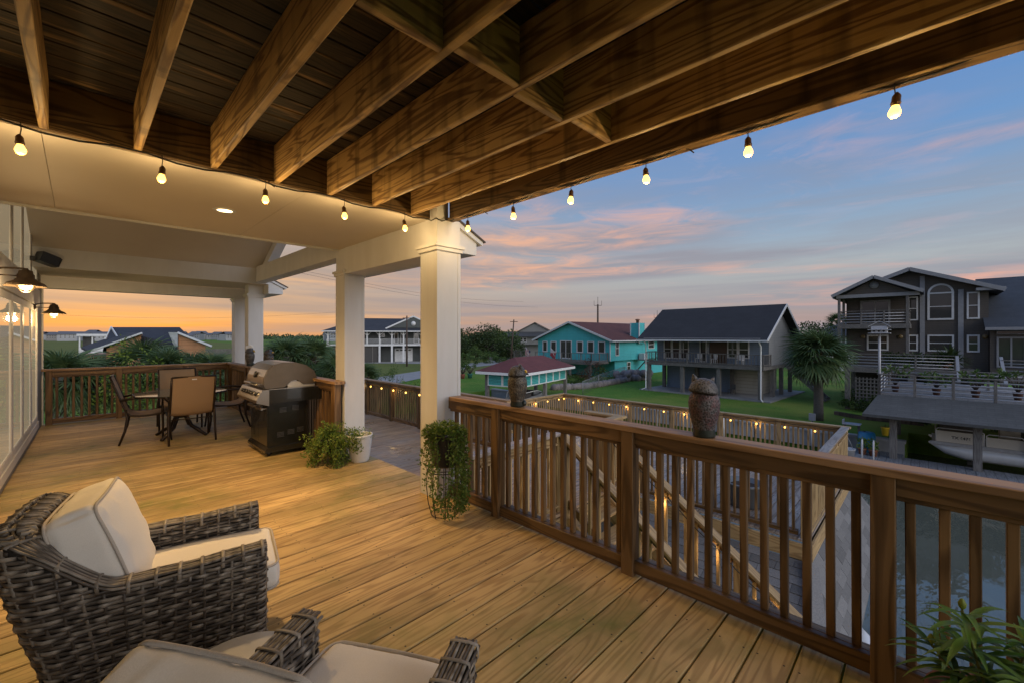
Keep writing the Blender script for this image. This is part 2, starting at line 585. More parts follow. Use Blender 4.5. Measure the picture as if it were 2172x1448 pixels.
DECK = wood('deck_pine', (0.60, 0.42, 0.19), (0.37, 0.238, 0.098), stain=(0.24, 0.15, 0.07), stain_amt=0.35, nails=True, algae=0.9, rough=0.55, ring=5, gscale=1.5, rand=0.2)
LAND = wood('wet_deck_pine', (0.44, 0.30, 0.185), (0.22, 0.14, 0.08), stain=(0.34, 0.30, 0.27), stain_amt=0.7, wet=True, ring=6, spec=0.5)
GREYDECK = wood('grey_deck_pine', (0.36, 0.30, 0.26), (0.19, 0.15, 0.13), stain=(0.30, 0.30, 0.30), stain_amt=0.5, wet=True, ring=6)
RAIL = wood('stained_rail_pine', (0.215, 0.124, 0.052), (0.088, 0.047, 0.019), ring=5, rough=0.5, rand=0.24)
CAP = wood('rail_cap_pine', (0.37, 0.225, 0.115), (0.19, 0.108, 0.05), ring=5, rough=0.5, rand=0.12)
JOIST = wood('joist_pine', (0.60, 0.395, 0.158), (0.20, 0.108, 0.038), ring=5, gscale=1.7, rough=0.6, rand=0.18, streak=0.55, bump=0.3)
RIM = wood('rim_pine', (0.20, 0.122, 0.048), (0.060, 0.034, 0.014), ring=8, rough=0.65, streak=0.7)
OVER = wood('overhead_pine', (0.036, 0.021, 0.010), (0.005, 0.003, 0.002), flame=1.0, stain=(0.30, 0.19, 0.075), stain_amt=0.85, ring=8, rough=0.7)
NEWRAIL = wood('fresh_rail_pine', (0.44, 0.30, 0.145), (0.26, 0.165, 0.075), ring=6, rough=0.55, rand=0.18)
GREYWOOD = wood('weathered_wood', (0.20, 0.185, 0.17), (0.11, 0.10, 0.09), ring=6, rough=0.8)
WHITE = mat('white_paint', (0.62, 0.625, 0.635), (0.55, 0.55, 0.555), rough=0.5, nscale=5, nsc=(1, 1, .25), bump=0.12, detail=8)
SOFFIT = mat('soffit_paint', (0.58, 0.53, 0.46), (0.54, 0.49, 0.42), rough=0.6, nscale=1.5, bump=0.05)
TRIM = mat('white_trim', (0.78, 0.77, 0.75), rough=0.45, nscale=4)
BLACK = mat('black_plastic', (0.014, 0.014, 0.014), (0.02, 0.02, 0.02), rough=0.4, nscale=20)
DARKMETAL = mat('dark_bronze_metal', (0.035, 0.024, 0.018), (0.05, 0.035, 0.025), rough=0.42, metal=0.6, nscale=20)
STEEL = mat('brushed_steel', (0.50, 0.48, 0.46), (0.38, 0.36, 0.34), rough=0.3, metal=1.0, nscale=4, nsc=(1, 1, 40))
# ================================================================ the ground, the canal, the lawns
ZG, ZW = -3.6, -4.65               # lawn level and water level below the porch deck
def grass_mat(name, a, b, d, sc, rough=0.95):
    m, nt, p, out = newmat(name)
    N = NT(nt)
    geo = N.n('ShaderNodeNewGeometry')
    n1 = N.noise(geo.outputs['Position'], sc, 6.0, 0.6)
    n2 = N.noise(geo.outputs['Position'], 5.0, 8.0, 0.8)
    n3 = N.noise(geo.outputs['Position'], 0.16, 4.0, 0.6)
    c = N.mix(N.ramp(n1, [(0.35, 0.0), (0.65, 1.0)]), c4(a), c4(b))
    c = N.mix(N.ramp(n2, [(0.3, 0.75), (0.6, 0.0)]), c, c4([x * 0.35 for x in a]))
    c = N.mix(N.m('MULTIPLY', N.ramp(n3, [(0.45, 0.0), (0.7, 1.0)]), 0.85), c, c4(d))
    N.l(c, p.inputs['Base Color'])
    p.inputs['Roughness'].default_value = rough
    p.inputs['Specular IOR Level'].default_value = 0.15
    N.l(N.bump(n2, 0.8, 0.05), p.inputs['Normal'])
    return m
LAWN = grass_mat('lawn_grass', (0.088, 0.200, 0.026), (0.118, 0.235, 0.032), (0.205, 0.225, 0.045), 0.7)
MARSH = grass_mat('marsh_grass', (0.15, 0.18, 0.045), (0.20, 0.21, 0.06), (0.105, 0.12, 0.036), 0.06)
CONC = mat('concrete', (0.34, 0.33, 0.31), (0.25, 0.24, 0.23), rough=0.85, nscale=1.5, bump=0.15)
ROADM = mat('pale_road', (0.30, 0.29, 0.285), (0.24, 0.235, 0.23), rough=0.85, nscale=0.5, coord='Object')
g_ = MB()
CXN, CXF, CYN = 4.6, 28.0, 30.0     # canal banks
SLX, SLY = 31.2, 0.75               # boat slip cut into the far bank
for (x0, x1, y0, y1) in ((-600, CXN, -400, CYN), (-600, 2600, CYN, 3000), (SLX, 2600, -400, CYN), (CXF, SLX, SLY, CYN)):
    g_.box(x0, x1, y0, y1, -7, ZG)
tag(g_.build('ground', LAWN), kind='structure')
MR = MB().quad((-500, 46, ZG + .02), (60, 46, ZG + .02), (170, 2900, ZG + .02), (-500, 2900, ZG + .02))
tag(MR.build('marsh', MARSH), kind='structure')
# water
m, nt, p, out = newmat('canal_water')
N = NT(nt)
geo = N.n('ShaderNodeNewGeometry')
w1 = N.noise(N.map(geo.outputs['Position'], (1.0, 2.6, 1), rot=(0, 0, R(25))), 0.55, 2.0, 0.45, 0.5)
w2 = N.noise(N.map(geo.outputs['Position'], (1.2, 3.8, 1), rot=(0, 0, R(-12))), 1.5, 2.0, 0.5, 0.3)
calm = N.ramp(N.noise(geo.outputs['Position'], 0.16, 2.0), [(0.42, 0.12), (0.6, 1.0)])
hgt = N.m('MULTIPLY', N.m('ADD', N.m('MULTIPLY', w1, 0.6), N.m('MULTIPLY', w2, 0.4)), calm)
N.l(N.mix(N.noise(geo.outputs['Position'], 0.3, 3.0), (0.075, 0.080, 0.058, 1), (0.115, 0.12, 0.095, 1)), p.inputs['Base Color'])
p.inputs['Roughness'].default_value = 0.04
p.inputs['Specular IOR Level'].default_value = 0.7
N.l(N.bump(hgt, 0.30, 0.3), p.inputs['Normal'])
WATER = m
wq = MB().quad((CXN - .5, -380, ZW), (SLX + .5, -380, ZW), (SLX + .5, CYN + .5, ZW), (CXN - .5, CYN + .5, ZW))
tag(wq.build('canal_water', WATER), kind='structure')
# concrete seawall caps along the far bank, each panel a piece
sw = thing('seawall', 'pale concrete seawall along the far side of the canal', 'seawall', (CXF, 10, ZG))
for k in range(9):
    y0 = SLY + 0.05 + k * 3.25
    b = MB(); b.box(-0.22, 0.06, y0 - 10, y0 + 3.21 - 10, -0.75, 0.03)
    b.build('wall_panel', CONC, sw)
b = MB(); b.box(-0.30, 0.20, SLY - 10, CYN - 10, 0.031, 0.14); b.build('cap', CONC, sw)

# ================================================================ porch deck
deck = thing('porch_deck', None, None, (0, 5, 0), kind='structure')
PITCH = 0.179
k = 0
y = -1.5
while y < 11.5:
    x0 = -1.55 if y < 5.4 else -0.66
    dz = random.uniform(-.0015, .0015)
    board('deck_board', deck, (x0, y + PITCH / 2, -0.018 + dz), (2.735, y + PITCH / 2, -0.018 + dz), PITCH - 0.009, 0.036, DECK, ch=0.005)
    y += PITCH
board('rim_joist', deck, (2.70, -1.5, -0.165), (2.70, 3.40, -0.165), 0.26, 0.038, RAIL, up=(1, 0, 0))
board('rim_joist', deck, (2.70, 5.85, -0.165), (2.70, 11.5, -0.165), 0.26, 0.038, RAIL, up=(1, 0, 0))
board('rim_joist', deck, (-0.66, 11.50, -0.165), (2.68, 11.50, -0.165), 0.26, 0.038, RAIL, up=(0, 1, 0))
for i, (x, y) in enumerate(((2.5, -1.2), (2.5, 1.9), (2.5, 5.7), (2.5, 8.6), (2.5, 11.3), (-.4, 11.3))):
    board('deck_piling', deck, (x, y, ZG), (x, y, -0.3), 0.2, 0.2, GREYWOOD, up=(1, 0, 0))

# ================================================================ railings
def rail(root, A, B, z, n, posts, h=1.006, pitch=0.1015, wm=RAIL, cm=CAP, cap_ext=(0.0, 0.0), cap=True, ends=None):
    """posts, two face boards, two strips and square balusters under a flat cap"""
    A = Vector((A[0], A[1], 0)); B = Vector((B[0], B[1], 0)); n = Vector((n[0], n[1], 0)).normalized()
    L = (B - A).length
    u = (B - A) / L
    P = lambda s, o, zz: A + u * s + n * o + Vector((0, 0, z + zz))
    for s in posts:
        board('post', root, P(s, 0.036, -0.002), P(s, 0.036, h - 0.039), 0.089, 0.089, wm, up=u)
    cuts = sorted(posts)
    e0, e1 = ends if ends else (0.0, L)
    spans = []
    prev = e0
    for s in cuts:
        if s - 0.0455 > prev + 0.05: spans.append((prev, s - 0.0455))
        prev = s + 0.0455
    if e1 > prev + 0.05: spans.append((prev, e1))
    for a, b in spans:
        board('top_rail', root, P(a, 0.037, h - 0.038 - 0.046), P(b, 0.037, h - 0.038 - 0.046), 0.089, 0.038, wm, up=n)
        board('top_strip', root, P(a, 0.004, h - 0.141), P(b, 0.004, h - 0.141), 0.062, 0.026, wm)
        board('bottom_rail', root, P(a, 0.037, 0.060), P(b, 0.037, 0.060), 0.089, 0.038, wm, up=n)
        board('bottom_strip', root, P(a, -0.016, 0.090), P(b, -0.016, 0.090), 0.062, 0.024, wm)
        m = max(1, int(round((b - a) / pitch)))
        for i in range(m):
            s = a + (i + 0.5) * (b - a) / m + random.uniform(-.005, .005)
            board('baluster', root, P(s, 0.0, 0.103), P(s + random.uniform(-.004, .004), 0.0, h - 0.155), 0.037, 0.037, wm, up=u)
    if cap:
        board('cap', root, P(-cap_ext[0], 0.030, h - 0.019), P(L + cap_ext[1], 0.030, h - 0.019), 0.142, 0.038, cm)

BX = 2.656
r1 = thing('deck_railing', 'brown stained railing beside the porch column, two owl decoys standing on its cap', 'railing', (BX, 1.0, 0))
rail(r1, (BX, 3.44), (BX, -1.45), 0, (-1, 0), [3.44 - yy for yy in (2.742, 1.446, 0.148, -1.15)], cap_ext=(-0.06, 0), ends=(0.0, 4.89))
r2 = thing('deck_railing', 'brown stained railing behind the grill, running between white columns', 'railing', (2.43, 8.5, 0))
rail(r2, (2.43, 11.30), (2.43, 5.56), 0, (-1, 0), [0.0, 1.42, 2.84, 4.26, 5.68], cap_ext=(0.05, 0.05))
r3 = thing('deck_railing', 'brown stained railing behind the dining table, in front of the palms', 'railing', (1, 11.35, 0))
rail(r3, (-0.38, 11.37), (2.38, 11.37), 0, (0, -1), [0.0, 0.93, 1.98], cap_ext=(0.10, -0.03))

# ================================================================ columns
def column(name, label, x0, x1, y0, y1, ztop, zcap, neck=None, zb=0.0, group='white porch columns'):
    o = thing(name, label, 'column', ((x0 + x1) / 2, (y0 + y1) / 2, zb), group=group)
    b = MB(); b.box(x0, x1, y0, y1, zb, ztop); b.build('shaft', WHITE, o, rel=True)
    # corner boards give the boxed column its seams
    for (xa, ya) in ((x0, y0), (x1, y0), (x0, y1), (x1, y1)):
        sx = 1 if xa == x0 else -1; sy = 1 if ya == y0 else -1
        b = MB()
        b.box(min(xa - sx * .004, xa + sx * .03), max(xa - sx * .004, xa + sx * .03), min(ya - sy * .004, ya), max(ya - sy * .004, ya), zb, zcap - .04)
        b.build('corner_board', WHITE, o, rel=True)
    b = MB()
    b.box(x0 - .022, x1 + .022, y0 - .022, y1 + .022, zcap - .055, zcap - .018)
    b.box(x0 - .038, x1 + .038, y0 - .038, y1 + .038, zcap - .0175, zcap + .012)
    b.build('capital', WHITE, o, rel=True)
    if neck:
        b = MB(); b.box(*neck, ztop - .002, 3.06); b.build('neck', WHITE, o, rel=True)
    return o
column('porch_column', 'white square column where the dark upper deck beams meet, trailing plant at its foot', 2.46, 2.745, 3.44, 3.72, 2.768, 2.50, neck=(2.462, 2.598, 3.443, 3.60))
column('porch_column', 'white square column beside the grill, white flower pot at its foot', 2.47, 2.74, 5.53, 5.80, 2.764, 2.46)
column('porch_column', 'white square column at the far end of the porch, right one of the pair, bird decoys in front', 2.47, 2.74, 10.10, 10.37, 2.95, 2.46)
column('porch_column', 'white square column at the far corner, left one of the pair, beside the palms', 2.47, 2.74, 11.20, 11.46, 2.66, 2.43)

# ================================================================ porch ceiling and roof edge
ceil = thing('porch_ceiling', 'white painted porch ceiling with open gable and recessed light', 'ceiling', (1, 6, 2.7))
def cbox(name, x0, x1, y0, y1, z0, z1, m=SOFFIT):
    b = MB(); b.box(x0, x1, y0, y1, z0, z1); return b.build(name, m, ceil, rel=True)
for i in range(3):      # flat soffit in sheets
    xa = -1.6 + i * 1.45
    cbox('soffit_sheet', xa, min(xa + 1.447, 2.74), 3.605, 5.72, 2.765, 2.80)
cbox('edge_board', -1.6, 2.74, 5.70, 5.724, 2.742, 3.0, WHITE)
cbox('side_beam', 2.465, 2.742, 3.721, 5.529, 2.42, 2.764, WHITE)
cbox('far_soffit', -0.68, 2.74, 9.725, 11.2, 2.662, 2.70)
cbox('edge_board', -0.68, 2.74, 9.70, 9.724, 2.655, 2.96, WHITE)
cbox('far_beam', -0.68, 2.469, 11.201, 11.45, 2.45, 2.661, WHITE)
cbox('tie_beam', 2.50, 2.70, 5.801, 10.099, 2.68, 2.985, WHITE)
for (ya, yb) in ((5.70, 7.71), (9.72, 7.71)):       # two slopes of the vault
    b = MB()
    za, zb = 2.95, 4.015
    b.add([(-0.7, ya, za), (2.70, ya, za), (2.70, yb, zb), (-0.7, yb, zb), (-0.7, ya, za + .05), (2.70, ya, za + .05), (2.70, yb, zb + .05), (-0.7, yb, zb + .05)],
          ((0, 1, 2, 3), (7, 6, 5, 4), (0, 4, 5, 1), (1, 5, 6, 2), (2, 6, 7, 3), (3, 7, 4, 0)))
    b.build('vault_panel', SOFFIT, ceil, rel=True)
    b = MB(); d = .17
    b.add([(2.58, ya, za - .02), (2.74, ya, za - .02), (2.74, yb, zb - .02), (2.58, yb, zb - .02), (2.58, ya, za - .02 - d), (2.74, ya, za - .02 - d), (2.74, yb, zb - .02 - d), (2.58, yb, zb - .02 - d)],
          ((0, 1, 2, 3), (7, 6, 5, 4), (0, 4, 5, 1), (1, 5, 6, 2), (2, 6, 7, 3), (3, 7, 4, 0)))
    b.build('rake_board', WHITE, ceil, rel=True)
ROOFD = shingle('brown_shingle', (0.09, 0.075, 0.07), (0.12, 0.10, 0.09))
for (ya, yb) in ((3.50, 6.1), (9.75, 11.75)):       # boxed eaves outside the columns
    b = MB(); b.prism([(2.746, 2.47), (3.02, 2.47), (3.02, 2.60), (2.746, 2.73)], ya, yb, 'y'); b.build('eave_box', WHITE, ceil, rel=True)
    b = MB(); b.prism([(2.746, 2.735), (3.075, 2.58), (3.09, 2.60), (3.09, 2.62), (2.746, 2.785)], ya - .03, yb + .03, 'y'); b.build('fascia', WHITE, ceil, rel=True)
    b = MB(); b.prism([(2.70, 2.808), (3.11, 2.612), (3.12, 2.625), (2.70, 2.83)], ya - .045, yb + .045, 'y'); b.build('roof_edge', ROOFD, ceil, rel=True)
b = MB(); b.box(-1.6, 2.70, 3.61, 5.9, 2.99, 3.04); b.box(-0.7, 2.7, 9.7, 11.6, 2.99, 3.04)
b.build('roof_deck', ROOFD, ceil, rel=True)  # unseen slabs over the soffits, added to block sky light

# recessed light
BULBCOL = (1.0, 0.66, 0.28)
rl = thing('recessed_light', 'round recessed downlight glowing in the white porch ceiling', 'light', (0.945, 4.65, 2.762))
b = MB(); b.lathe([(0.062, 0.0), (0.062, -0.006), (0.088, -0.007), (0.092, 0.0)], 28, cap=False); b.build('trim_ring', WHITE, rl)
b = MB(); b.lathe([(1e-5, -0.003), (0.0625, -0.003)], 24, cap=False); b.build('lens', emit('downlight_lens', (1.0, 0.72, 0.36), 3.0), rl)
def lamp(name, loc, power, radius=0.03, col=BULBCOL, typ='POINT', parent=None, rot=None, spot=None):
    d = bpy.data.lights.new(name, typ)
    d.energy = power
    d.color = col
    d.shadow_soft_size = radius
    if typ == 'SPOT':
        d.spot_size = spot; d.spot_blend = 0.8
    o = bpy.data.objects.new(name, d)
    o.location = loc
    if rot: o.rotation_euler = rot
    COL.objects.link(o)
    if parent is not None: o.parent = parent
    return o
lamp('downlight', (0, 0, -0.02), 170.0, 0.06, (1.0, 0.62, 0.25), 'SPOT', rl, spot=R(138))

# ================================================================ upper deck overhead
ud = thing('upper_deck', 'underside of the upper deck: brown joists, blocking and dark boards overhead', 'deck', (0.5, 0, 2.77))
ZJ0, ZJ1 = 2.77, 3.055
JX = [-0.14 + 0.4 * k for k in range(-3, 7)]
for x in JX:
    board('joist', ud, (x, -3.2, (ZJ0 + ZJ1) / 2), (x, 3.56, (ZJ0 + ZJ1) / 2), ZJ1 - ZJ0, 0.040, JOIST, up=(1, 0, 0), ch=0.006)
for i in range(len(JX) - 1):
    yb = 1.40 + (0.03 if i % 2 else -0.02)
    board('blocking', ud, (JX[i] + .021, yb, (ZJ0 + ZJ1) / 2), (JX[i + 1] - .021, yb, (ZJ0 + ZJ1) / 2), ZJ1 - ZJ0 - .004, 0.038, JOIST, up=(0, 1, 0), ch=0.004)
    board('blocking', ud, (JX[i] + .021, yb - 2.4, (ZJ0 + ZJ1) / 2), (JX[i + 1] - .021, yb - 2.4, (ZJ0 + ZJ1) / 2), ZJ1 - ZJ0 - .004, 0.038, JOIST, up=(0, 1, 0), ch=0.004)
board('header', ud, (-1.55, 3.581, (ZJ0 + ZJ1) / 2), (2.458, 3.581, (ZJ0 + ZJ1) / 2), ZJ1 - ZJ0, 0.040, RIM, up=(0, 1, 0))
board('edge_beam', ud, (2.625, -3.2, (ZJ0 + ZJ1) / 2), (2.625, 3.43, (ZJ0 + ZJ1) / 2), ZJ1 - ZJ0, 0.044, RIM, up=(1, 0, 0))
board('edge_strip', ud, (2.605, -3.2, ZJ0 - .012), (2.605, 3.43, ZJ0 - .012), 0.10, 0.022, RIM)
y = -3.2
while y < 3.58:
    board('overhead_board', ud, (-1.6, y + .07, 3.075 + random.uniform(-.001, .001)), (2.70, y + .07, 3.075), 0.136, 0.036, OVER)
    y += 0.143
for (x, y) in ((1.0, 3.54), (2.60, 1.05), (2.60, 2.92)):
    b = MB(); b.tube([(x, y, 2.77), (x, y, 2.745), (x + .015, y - .015, 2.735), (x + .03, y - .03, 2.72)], 0.004, 5)
    b.build('screw_hook', DARKMETAL, ud, rel=True)

# house body beside and behind the viewer
SIDE = siding('grey_house_siding', (0.22, 0.225, 0.23), 0.16)
hb = MB()
hb.box(-1.75, -1.60, -3.2, 5.62, -0.2, 5.5)
hb.box(-1.60, -0.70, 5.47, 5.62, -0.2, 4.4)
tag(hb.build('house_body', SIDE), 'plain grey siding of the house beside the porch seating', 'wall', kind='structure')

# ================================================================ window wall at the left
AW = R(-91.066)
wl_ = thing('house_wall', 'grey house wall with tall white window frames at the left of the porch', 'wall', (-0.47, 11.4, 0), AW)
GREYP = mat('grey_wall_paint', (0.205, 0.205, 0.205), rough=0.6, nscale=3)
b = MB()
b.box(0.0, 0.90, -0.15, 0.0, -0.2, 4.3)
b.box(0.90, 6.0, -0.15, 0.0, -0.2, 0.155)
b.box(0.90, 6.0, -0.15, -0.06, 0.155, 4.3)
b.build('wall_panel', GREYP, wl_)
b = MB(); b.box(-0.03, 0.02, -0.16, 0.02, -0.2, 2.45); b.build('corner_trim', TRIM, wl_)
b = MB(); b.box(0.86, 6.0, 0.002, 0.022, 0.10, 0.20); b.build('base_trim', WHITE, wl_)
b = MB(); b.box(0.86, 6.0, -0.055, 0.03, 2.085, 2.345); b.build('mid_band', WHITE, wl_)
m, nt, p, out = newmat('lit_window_glass')
N = NT(nt)
tcn = N.n('ShaderNodeTexCoord')
p.inputs['Base Color'].default_value = (0.16, 0.13, 0.09, 1)
p.inputs['Roughness'].default_value = 0.02
p.inputs['Specular IOR Level'].default_value = 0.9
N.l(N.mix(N.noise(tcn.outputs['Object'], 0.8, 2.0), (1.0, 0.78, 0.46, 1), (1.0, 0.86, 0.60, 1)), p.inputs['Emission Color'])
p.inputs['Emission Strength'].default_value = 0.10
LITGLASS = m
mx = [0.95, 1.88, 2.93, 3.94, 4.95, 5.93]
for i in range(5):
    for (za, zb) in ((0.21, 2.075), (2.355, 3.9)):
        f = 0.075
        b = MB()
        a0, a1 = mx[i] + .004, mx[i + 1] - .004
        b.box(a0, a0 + f, -0.055, 0.012, za, zb); b.box(a1 - f, a1, -0.055, 0.012, za, zb)
        b.box(a0 + f, a1 - f, -0.055, 0.011, za, za + f); b.box(a0 + f, a1 - f, -0.055, 0.011, zb - f, zb)
        w_ = b.build('window', WHITE, wl_)
        b = MB(); b.box(a0 + f, a1 - f, -0.035, 0.002, za + f, zb - f); b.build('pane', LITGLASS, w_)
        b = MB()
        b.box(a0 + f, a0 + f + .015, 0.003, 0.008, za + f, zb - f); b.box(a1 - f - .015, a1 - f, 0.003, 0.008, za + f, zb - f)
        b.box(a0 + f + .015, a1 - f - .015, 0.003, 0.008, za + f, za + f + .015)
        b.build('inner_bead', TRIM, w_)

# barn lights on the wall
BRONZE = mat('aged_bronze', (0.16, 0.115, 0.075), (0.10, 0.072, 0.05), rough=0.45, metal=0.5, nscale=14)
LAMPGLOW = emit('barn_light_bulb', (1.0, 0.68, 0.24), 5.0)
def barn_light(label, s, z):
    wx = -0.47 - 0.0186 * s
    o = thing('barn_light', label, 'lamp', (wx, 11.4 - s, z), AW, 'barn lights on the window wall')
    b = MB(); b.lathe([(0.055, 0), (0.055, .02), (0.03, .03)], 16, M=Matrix.Rotation(R(-90), 4, 'X')); b.build('back_plate', BRONZE, o)
    b = MB(); b.tube([(0, .02, .02), (0, .08, .045), (0, .15, .05), (0, .21, .05), (0, .22, .03)], 0.009, 8)
    b.tube([(0, .02, -.02), (0, .19, -.02)], 0.006, 6); b.build('arm', BRONZE, o)
    b = MB(); b.lathe([(0.014, 0.055), (0.02, 0.04), (0.045, 0.03), (0.05, 0.0), (0.058, -0.005), (0.058, -0.04), (0.068, -0.045), (0.075, -0.06), (0.12, -0.085), (0.142, -0.115), (0.138, -0.117), (0.11, -0.092), (0.06, -0.07), (0.055, -0.06)], 28, c=(0, .22, 0), cap=False)
    b.build('shade', BRONZE, o)
    b = MB(); b.lathe([(0.02, -.07), (0.035, -.09), (0.045, -.115), (0.035, -.14), (1e-5, -.155)], 14, c=(0, .22, 0), cap=False); b.build('bulb', LAMPGLOW, o)
    b = MB()
    for q in range(6):
        a = q * math.pi / 3
        b.tube([(0.062 * math.cos(a), .22 + .062 * math.sin(a), -.085), (0.066 * math.cos(a), .22 + .066 * math.sin(a), -.125), (0.03 * math.cos(a), .22 + .03 * math.sin(a), -.165), (0, .22, -.172)], 0.0025, 4)
    b.build('cage', BRONZE, o)
    lamp('barn_glow', (0, .22, -.20), 14.0, 0.05, (1.0, 0.66, 0.30), parent=o)
    return o
barn_light('bronze barn wall light at the left picture edge, over the near windows', 5.35, 2.18)
barn_light('bronze barn wall light near the far corner of the house wall, against the sunset', 1.5, 2.06)

sp = thing('loudspeaker', 'small black loudspeaker hung high on the house wall', 'speaker', (-0.50, 9.4, 2.74))
Mx = Matrix.Translation((0.17, 0, 0)) @ Matrix.Rotation(R(28), 4, 'Z') @ Matrix.Rotation(R(18), 4, 'Y')
b = MB(); b.prism([(-.11, -.08), (.11, -.068), (.125, .0), (.11, .068), (-.11, .08)], -.075, .075, 'z', M=Mx); b.build('cabinet', BLACK, sp)
b = MB(); b.box(.118, .130, -.06, .06, -.065, .065, Mx); b.build('grille', mat('speaker_mesh', (0.03, 0.03, 0.03), rough=0.7, nscale=60), sp)
b = MB(); b.box(-.05, .10, -.02, .02, -.03, .03); b.build('bracket', BLACK, sp)
b = MB(); b.tube([(-.02, 0, .02), (-.03, -.1, .25), (-.06, -.7, .9)], 0.006, 5); b.build('cable', BLACK, sp)

# ================================================================ string lights
SOCK = mat('socket_rubber', (0.11, 0.055, 0.022), rough=0.5, nscale=30)
BULB = emit('warm_bulb', (1.0, 0.52, 0.095), 2.4)
CORD = mat('black_cord', (0.012, 0.012, 0.012), rough=0.5, nscale=30)
def lathe_mesh(prof, n, mt, name):
    return MB().lathe(prof, n, cap=False).mesh(name, mt)
SOCK_ME = lathe_mesh([(0.003, .060), (0.006, .057), (0.012, .050), (0.0165, .042), (0.0172, .018), (0.0192, .016), (0.0192, .008), (0.0165, .006), (0.0160, 0.0)], 12, SOCK, 'socket')
BULB_ME = lathe_mesh([(0.013, .002), (0.0165, -.008), (0.0225, -.022), (0.0238, -.032), (0.0195, -.045), (0.010, -.052), (1e-5, -.054)], 12, BULB, 'bulb')
WIRE_ME = MB().tube([(0, 0, .055), (.004, .003, .09), (0, 0, .125)], 0.0028, 5).mesh('lead', CORD)
def string_lights(label, pts, bulbs, group, scale=1.0, power=0.0, drop=0.2, nudge=(0, 0, 0)):
    o = thing('string_lights', label, 'string lights', pts[0], group=group)
    P0 = Vector(pts[0])
    b = MB()
    path = []
    for i in range(len(pts) - 1):
        a, c = Vector(pts[i]), Vector(pts[i + 1])
        n = max(2, int((c - a).length / 0.15))
        for q in range(n):
            s = q / n
            sag = -0.042 * scale * abs(math.sin(s * n * 0.15 / 0.6 * math.pi + .4))
            path.append(a.lerp(c, s) + Vector((0, 0, sag)) - P0)
    path.append(Vector(pts[-1]) - P0)
    b.tube(path, 0.0062, 5)
    b.build('cord', CORD, o)
    for i, q in enumerate(bulbs):
        v = Vector(q) - P0 - Vector((0, 0, drop * scale))
        tilt = Matrix.Rotation(random.uniform(-.16, .16), 4, 'X') @ Matrix.Rotation(random.uniform(-.16, .16), 4, 'Y')
        Mq = Matrix.Translation(v) @ tilt @ Matrix.Scale(scale, 4)
        s_ = link('socket', SOCK_ME, o, Mq)
        link('lead', WIRE_ME, o, Matrix.Translation(v) @ Matrix.Scale(scale, 4))
        link('bulb', BULB_ME, o, Mq)
        if power > 0 and (power >= 1 or i % 3 == 1):
            lamp('bulb_light', v - Vector((0, 0, 0.075 * scale)), power, 0.03, BULBCOL, parent=o)
    return o
hdr = [(-0.225 - .6 * 2 + .6 * k, 3.535, 2.768) for k in range(7)]
edge = [(2.585, 3.12 - .603 * k, 2.768) for k in range(10)]
string_lights('string of warm bulbs along the upper deck beams, turning at the white column', [(-1.5, 3.535, 2.775), (2.40, 3.535, 2.775), (2.44, 3.43, 2.765), (2.56, 3.40, 2.77), (2.585, 3.3, 2.775), (2.585, -2.6, 2.775)], hdr[:6] + [(2.157, 3.535, 2.768)] + edge, 'string lights', 1.0, 2.7, drop=0.125)
# ================================================================ landing, stairs and lower deck towards the canal
ZL1, ZL2 = -0.63, -1.42
ld = thing('landing_deck', None, None, (4.3, 8, ZL1), kind='structure')
y = 3.30
while y < 12.9:
    board('deck_board', ld, (2.78, y + .073, ZL1 - .018), (5.98, y + .073, ZL1 - .018), 0.139, 0.036, LAND)
    y += 0.146
board('rim_joist', ld, (2.78, 3.285, ZL1 - .165), (5.98, 3.285, ZL1 - .165), 0.25, 0.036, NEWRAIL, up=(0, 1, 0))
board('rim_joist', ld, (5.985, 3.3, ZL1 - .165), (5.985, 12.9, ZL1 - .165), 0.25, 0.036, NEWRAIL, up=(1, 0, 0))
for (x, y) in ((5.8, 3.5), (5.8, 8.0), (5.8, 12.5), (4.3, 3.5)):
    board('deck_piling', ld, (x, y, -6), (x, y, ZL1 - .04), 0.2, 0.2, GREYWOOD, up=(1, 0, 0))
st0 = thing('deck_steps', 'short wooden steps from the porch down to the landing between two columns', 'steps', (3.1, 4.6, ZL1))
for i in range(2):
    board('tread', st0, (2.90 + .29 * i, 3.78, -0.23 - .21 * i), (2.90 + .29 * i, 5.48, -0.23 - .21 * i), 0.28, 0.036, LAND)
for yy in (3.85, 5.4):
    board('stringer', st0, (2.76, yy, -0.20), (3.34, yy, ZL1 + .02), 0.2, 0.038, NEWRAIL, up=(0, 1, 0))

lr1 = thing('landing_railing', 'brown railing hung with bulbs across the wet landing, between the two white columns', 'railing', (5.8, 9, ZL1))
rail(lr1, (5.8, 12.75), (5.8, 5.82), ZL1, (-1, 0), [0.0, 1.33, 2.66, 3.99, 5.32, 6.65], wm=RAIL, cm=CAP, cap_ext=(0.05, 0.1), pitch=0.1035)
lr2 = thing('landing_railing', 'pale capped railing at the end of the landing, seen through the porch balusters', 'railing', (3.5, 3.33, ZL1))
rail(lr2, (2.86, 3.36), (4.32, 3.36), ZL1, (0, 1), [0.04, 1.42], wm=NEWRAIL, cm=GREYDECK, cap_ext=(0.05, 0.05))
lr3 = thing('landing_railing', 'short corner railing of the landing with L shaped cap', 'railing', (5.85, 3.5, ZL1))
rail(lr3, (5.88, 3.40), (5.88, 3.97), ZL1, (-1, 0), [0.0, 0.52], wm=NEWRAIL, cm=NEWRAIL, cap_ext=(0.08, 0.05))
rail(lr3, (5.33, 3.36), (5.80, 3.36), ZL1, (0, 1), [0.02], wm=NEWRAIL, cm=NEWRAIL, cap_ext=(0.05, -0.01))

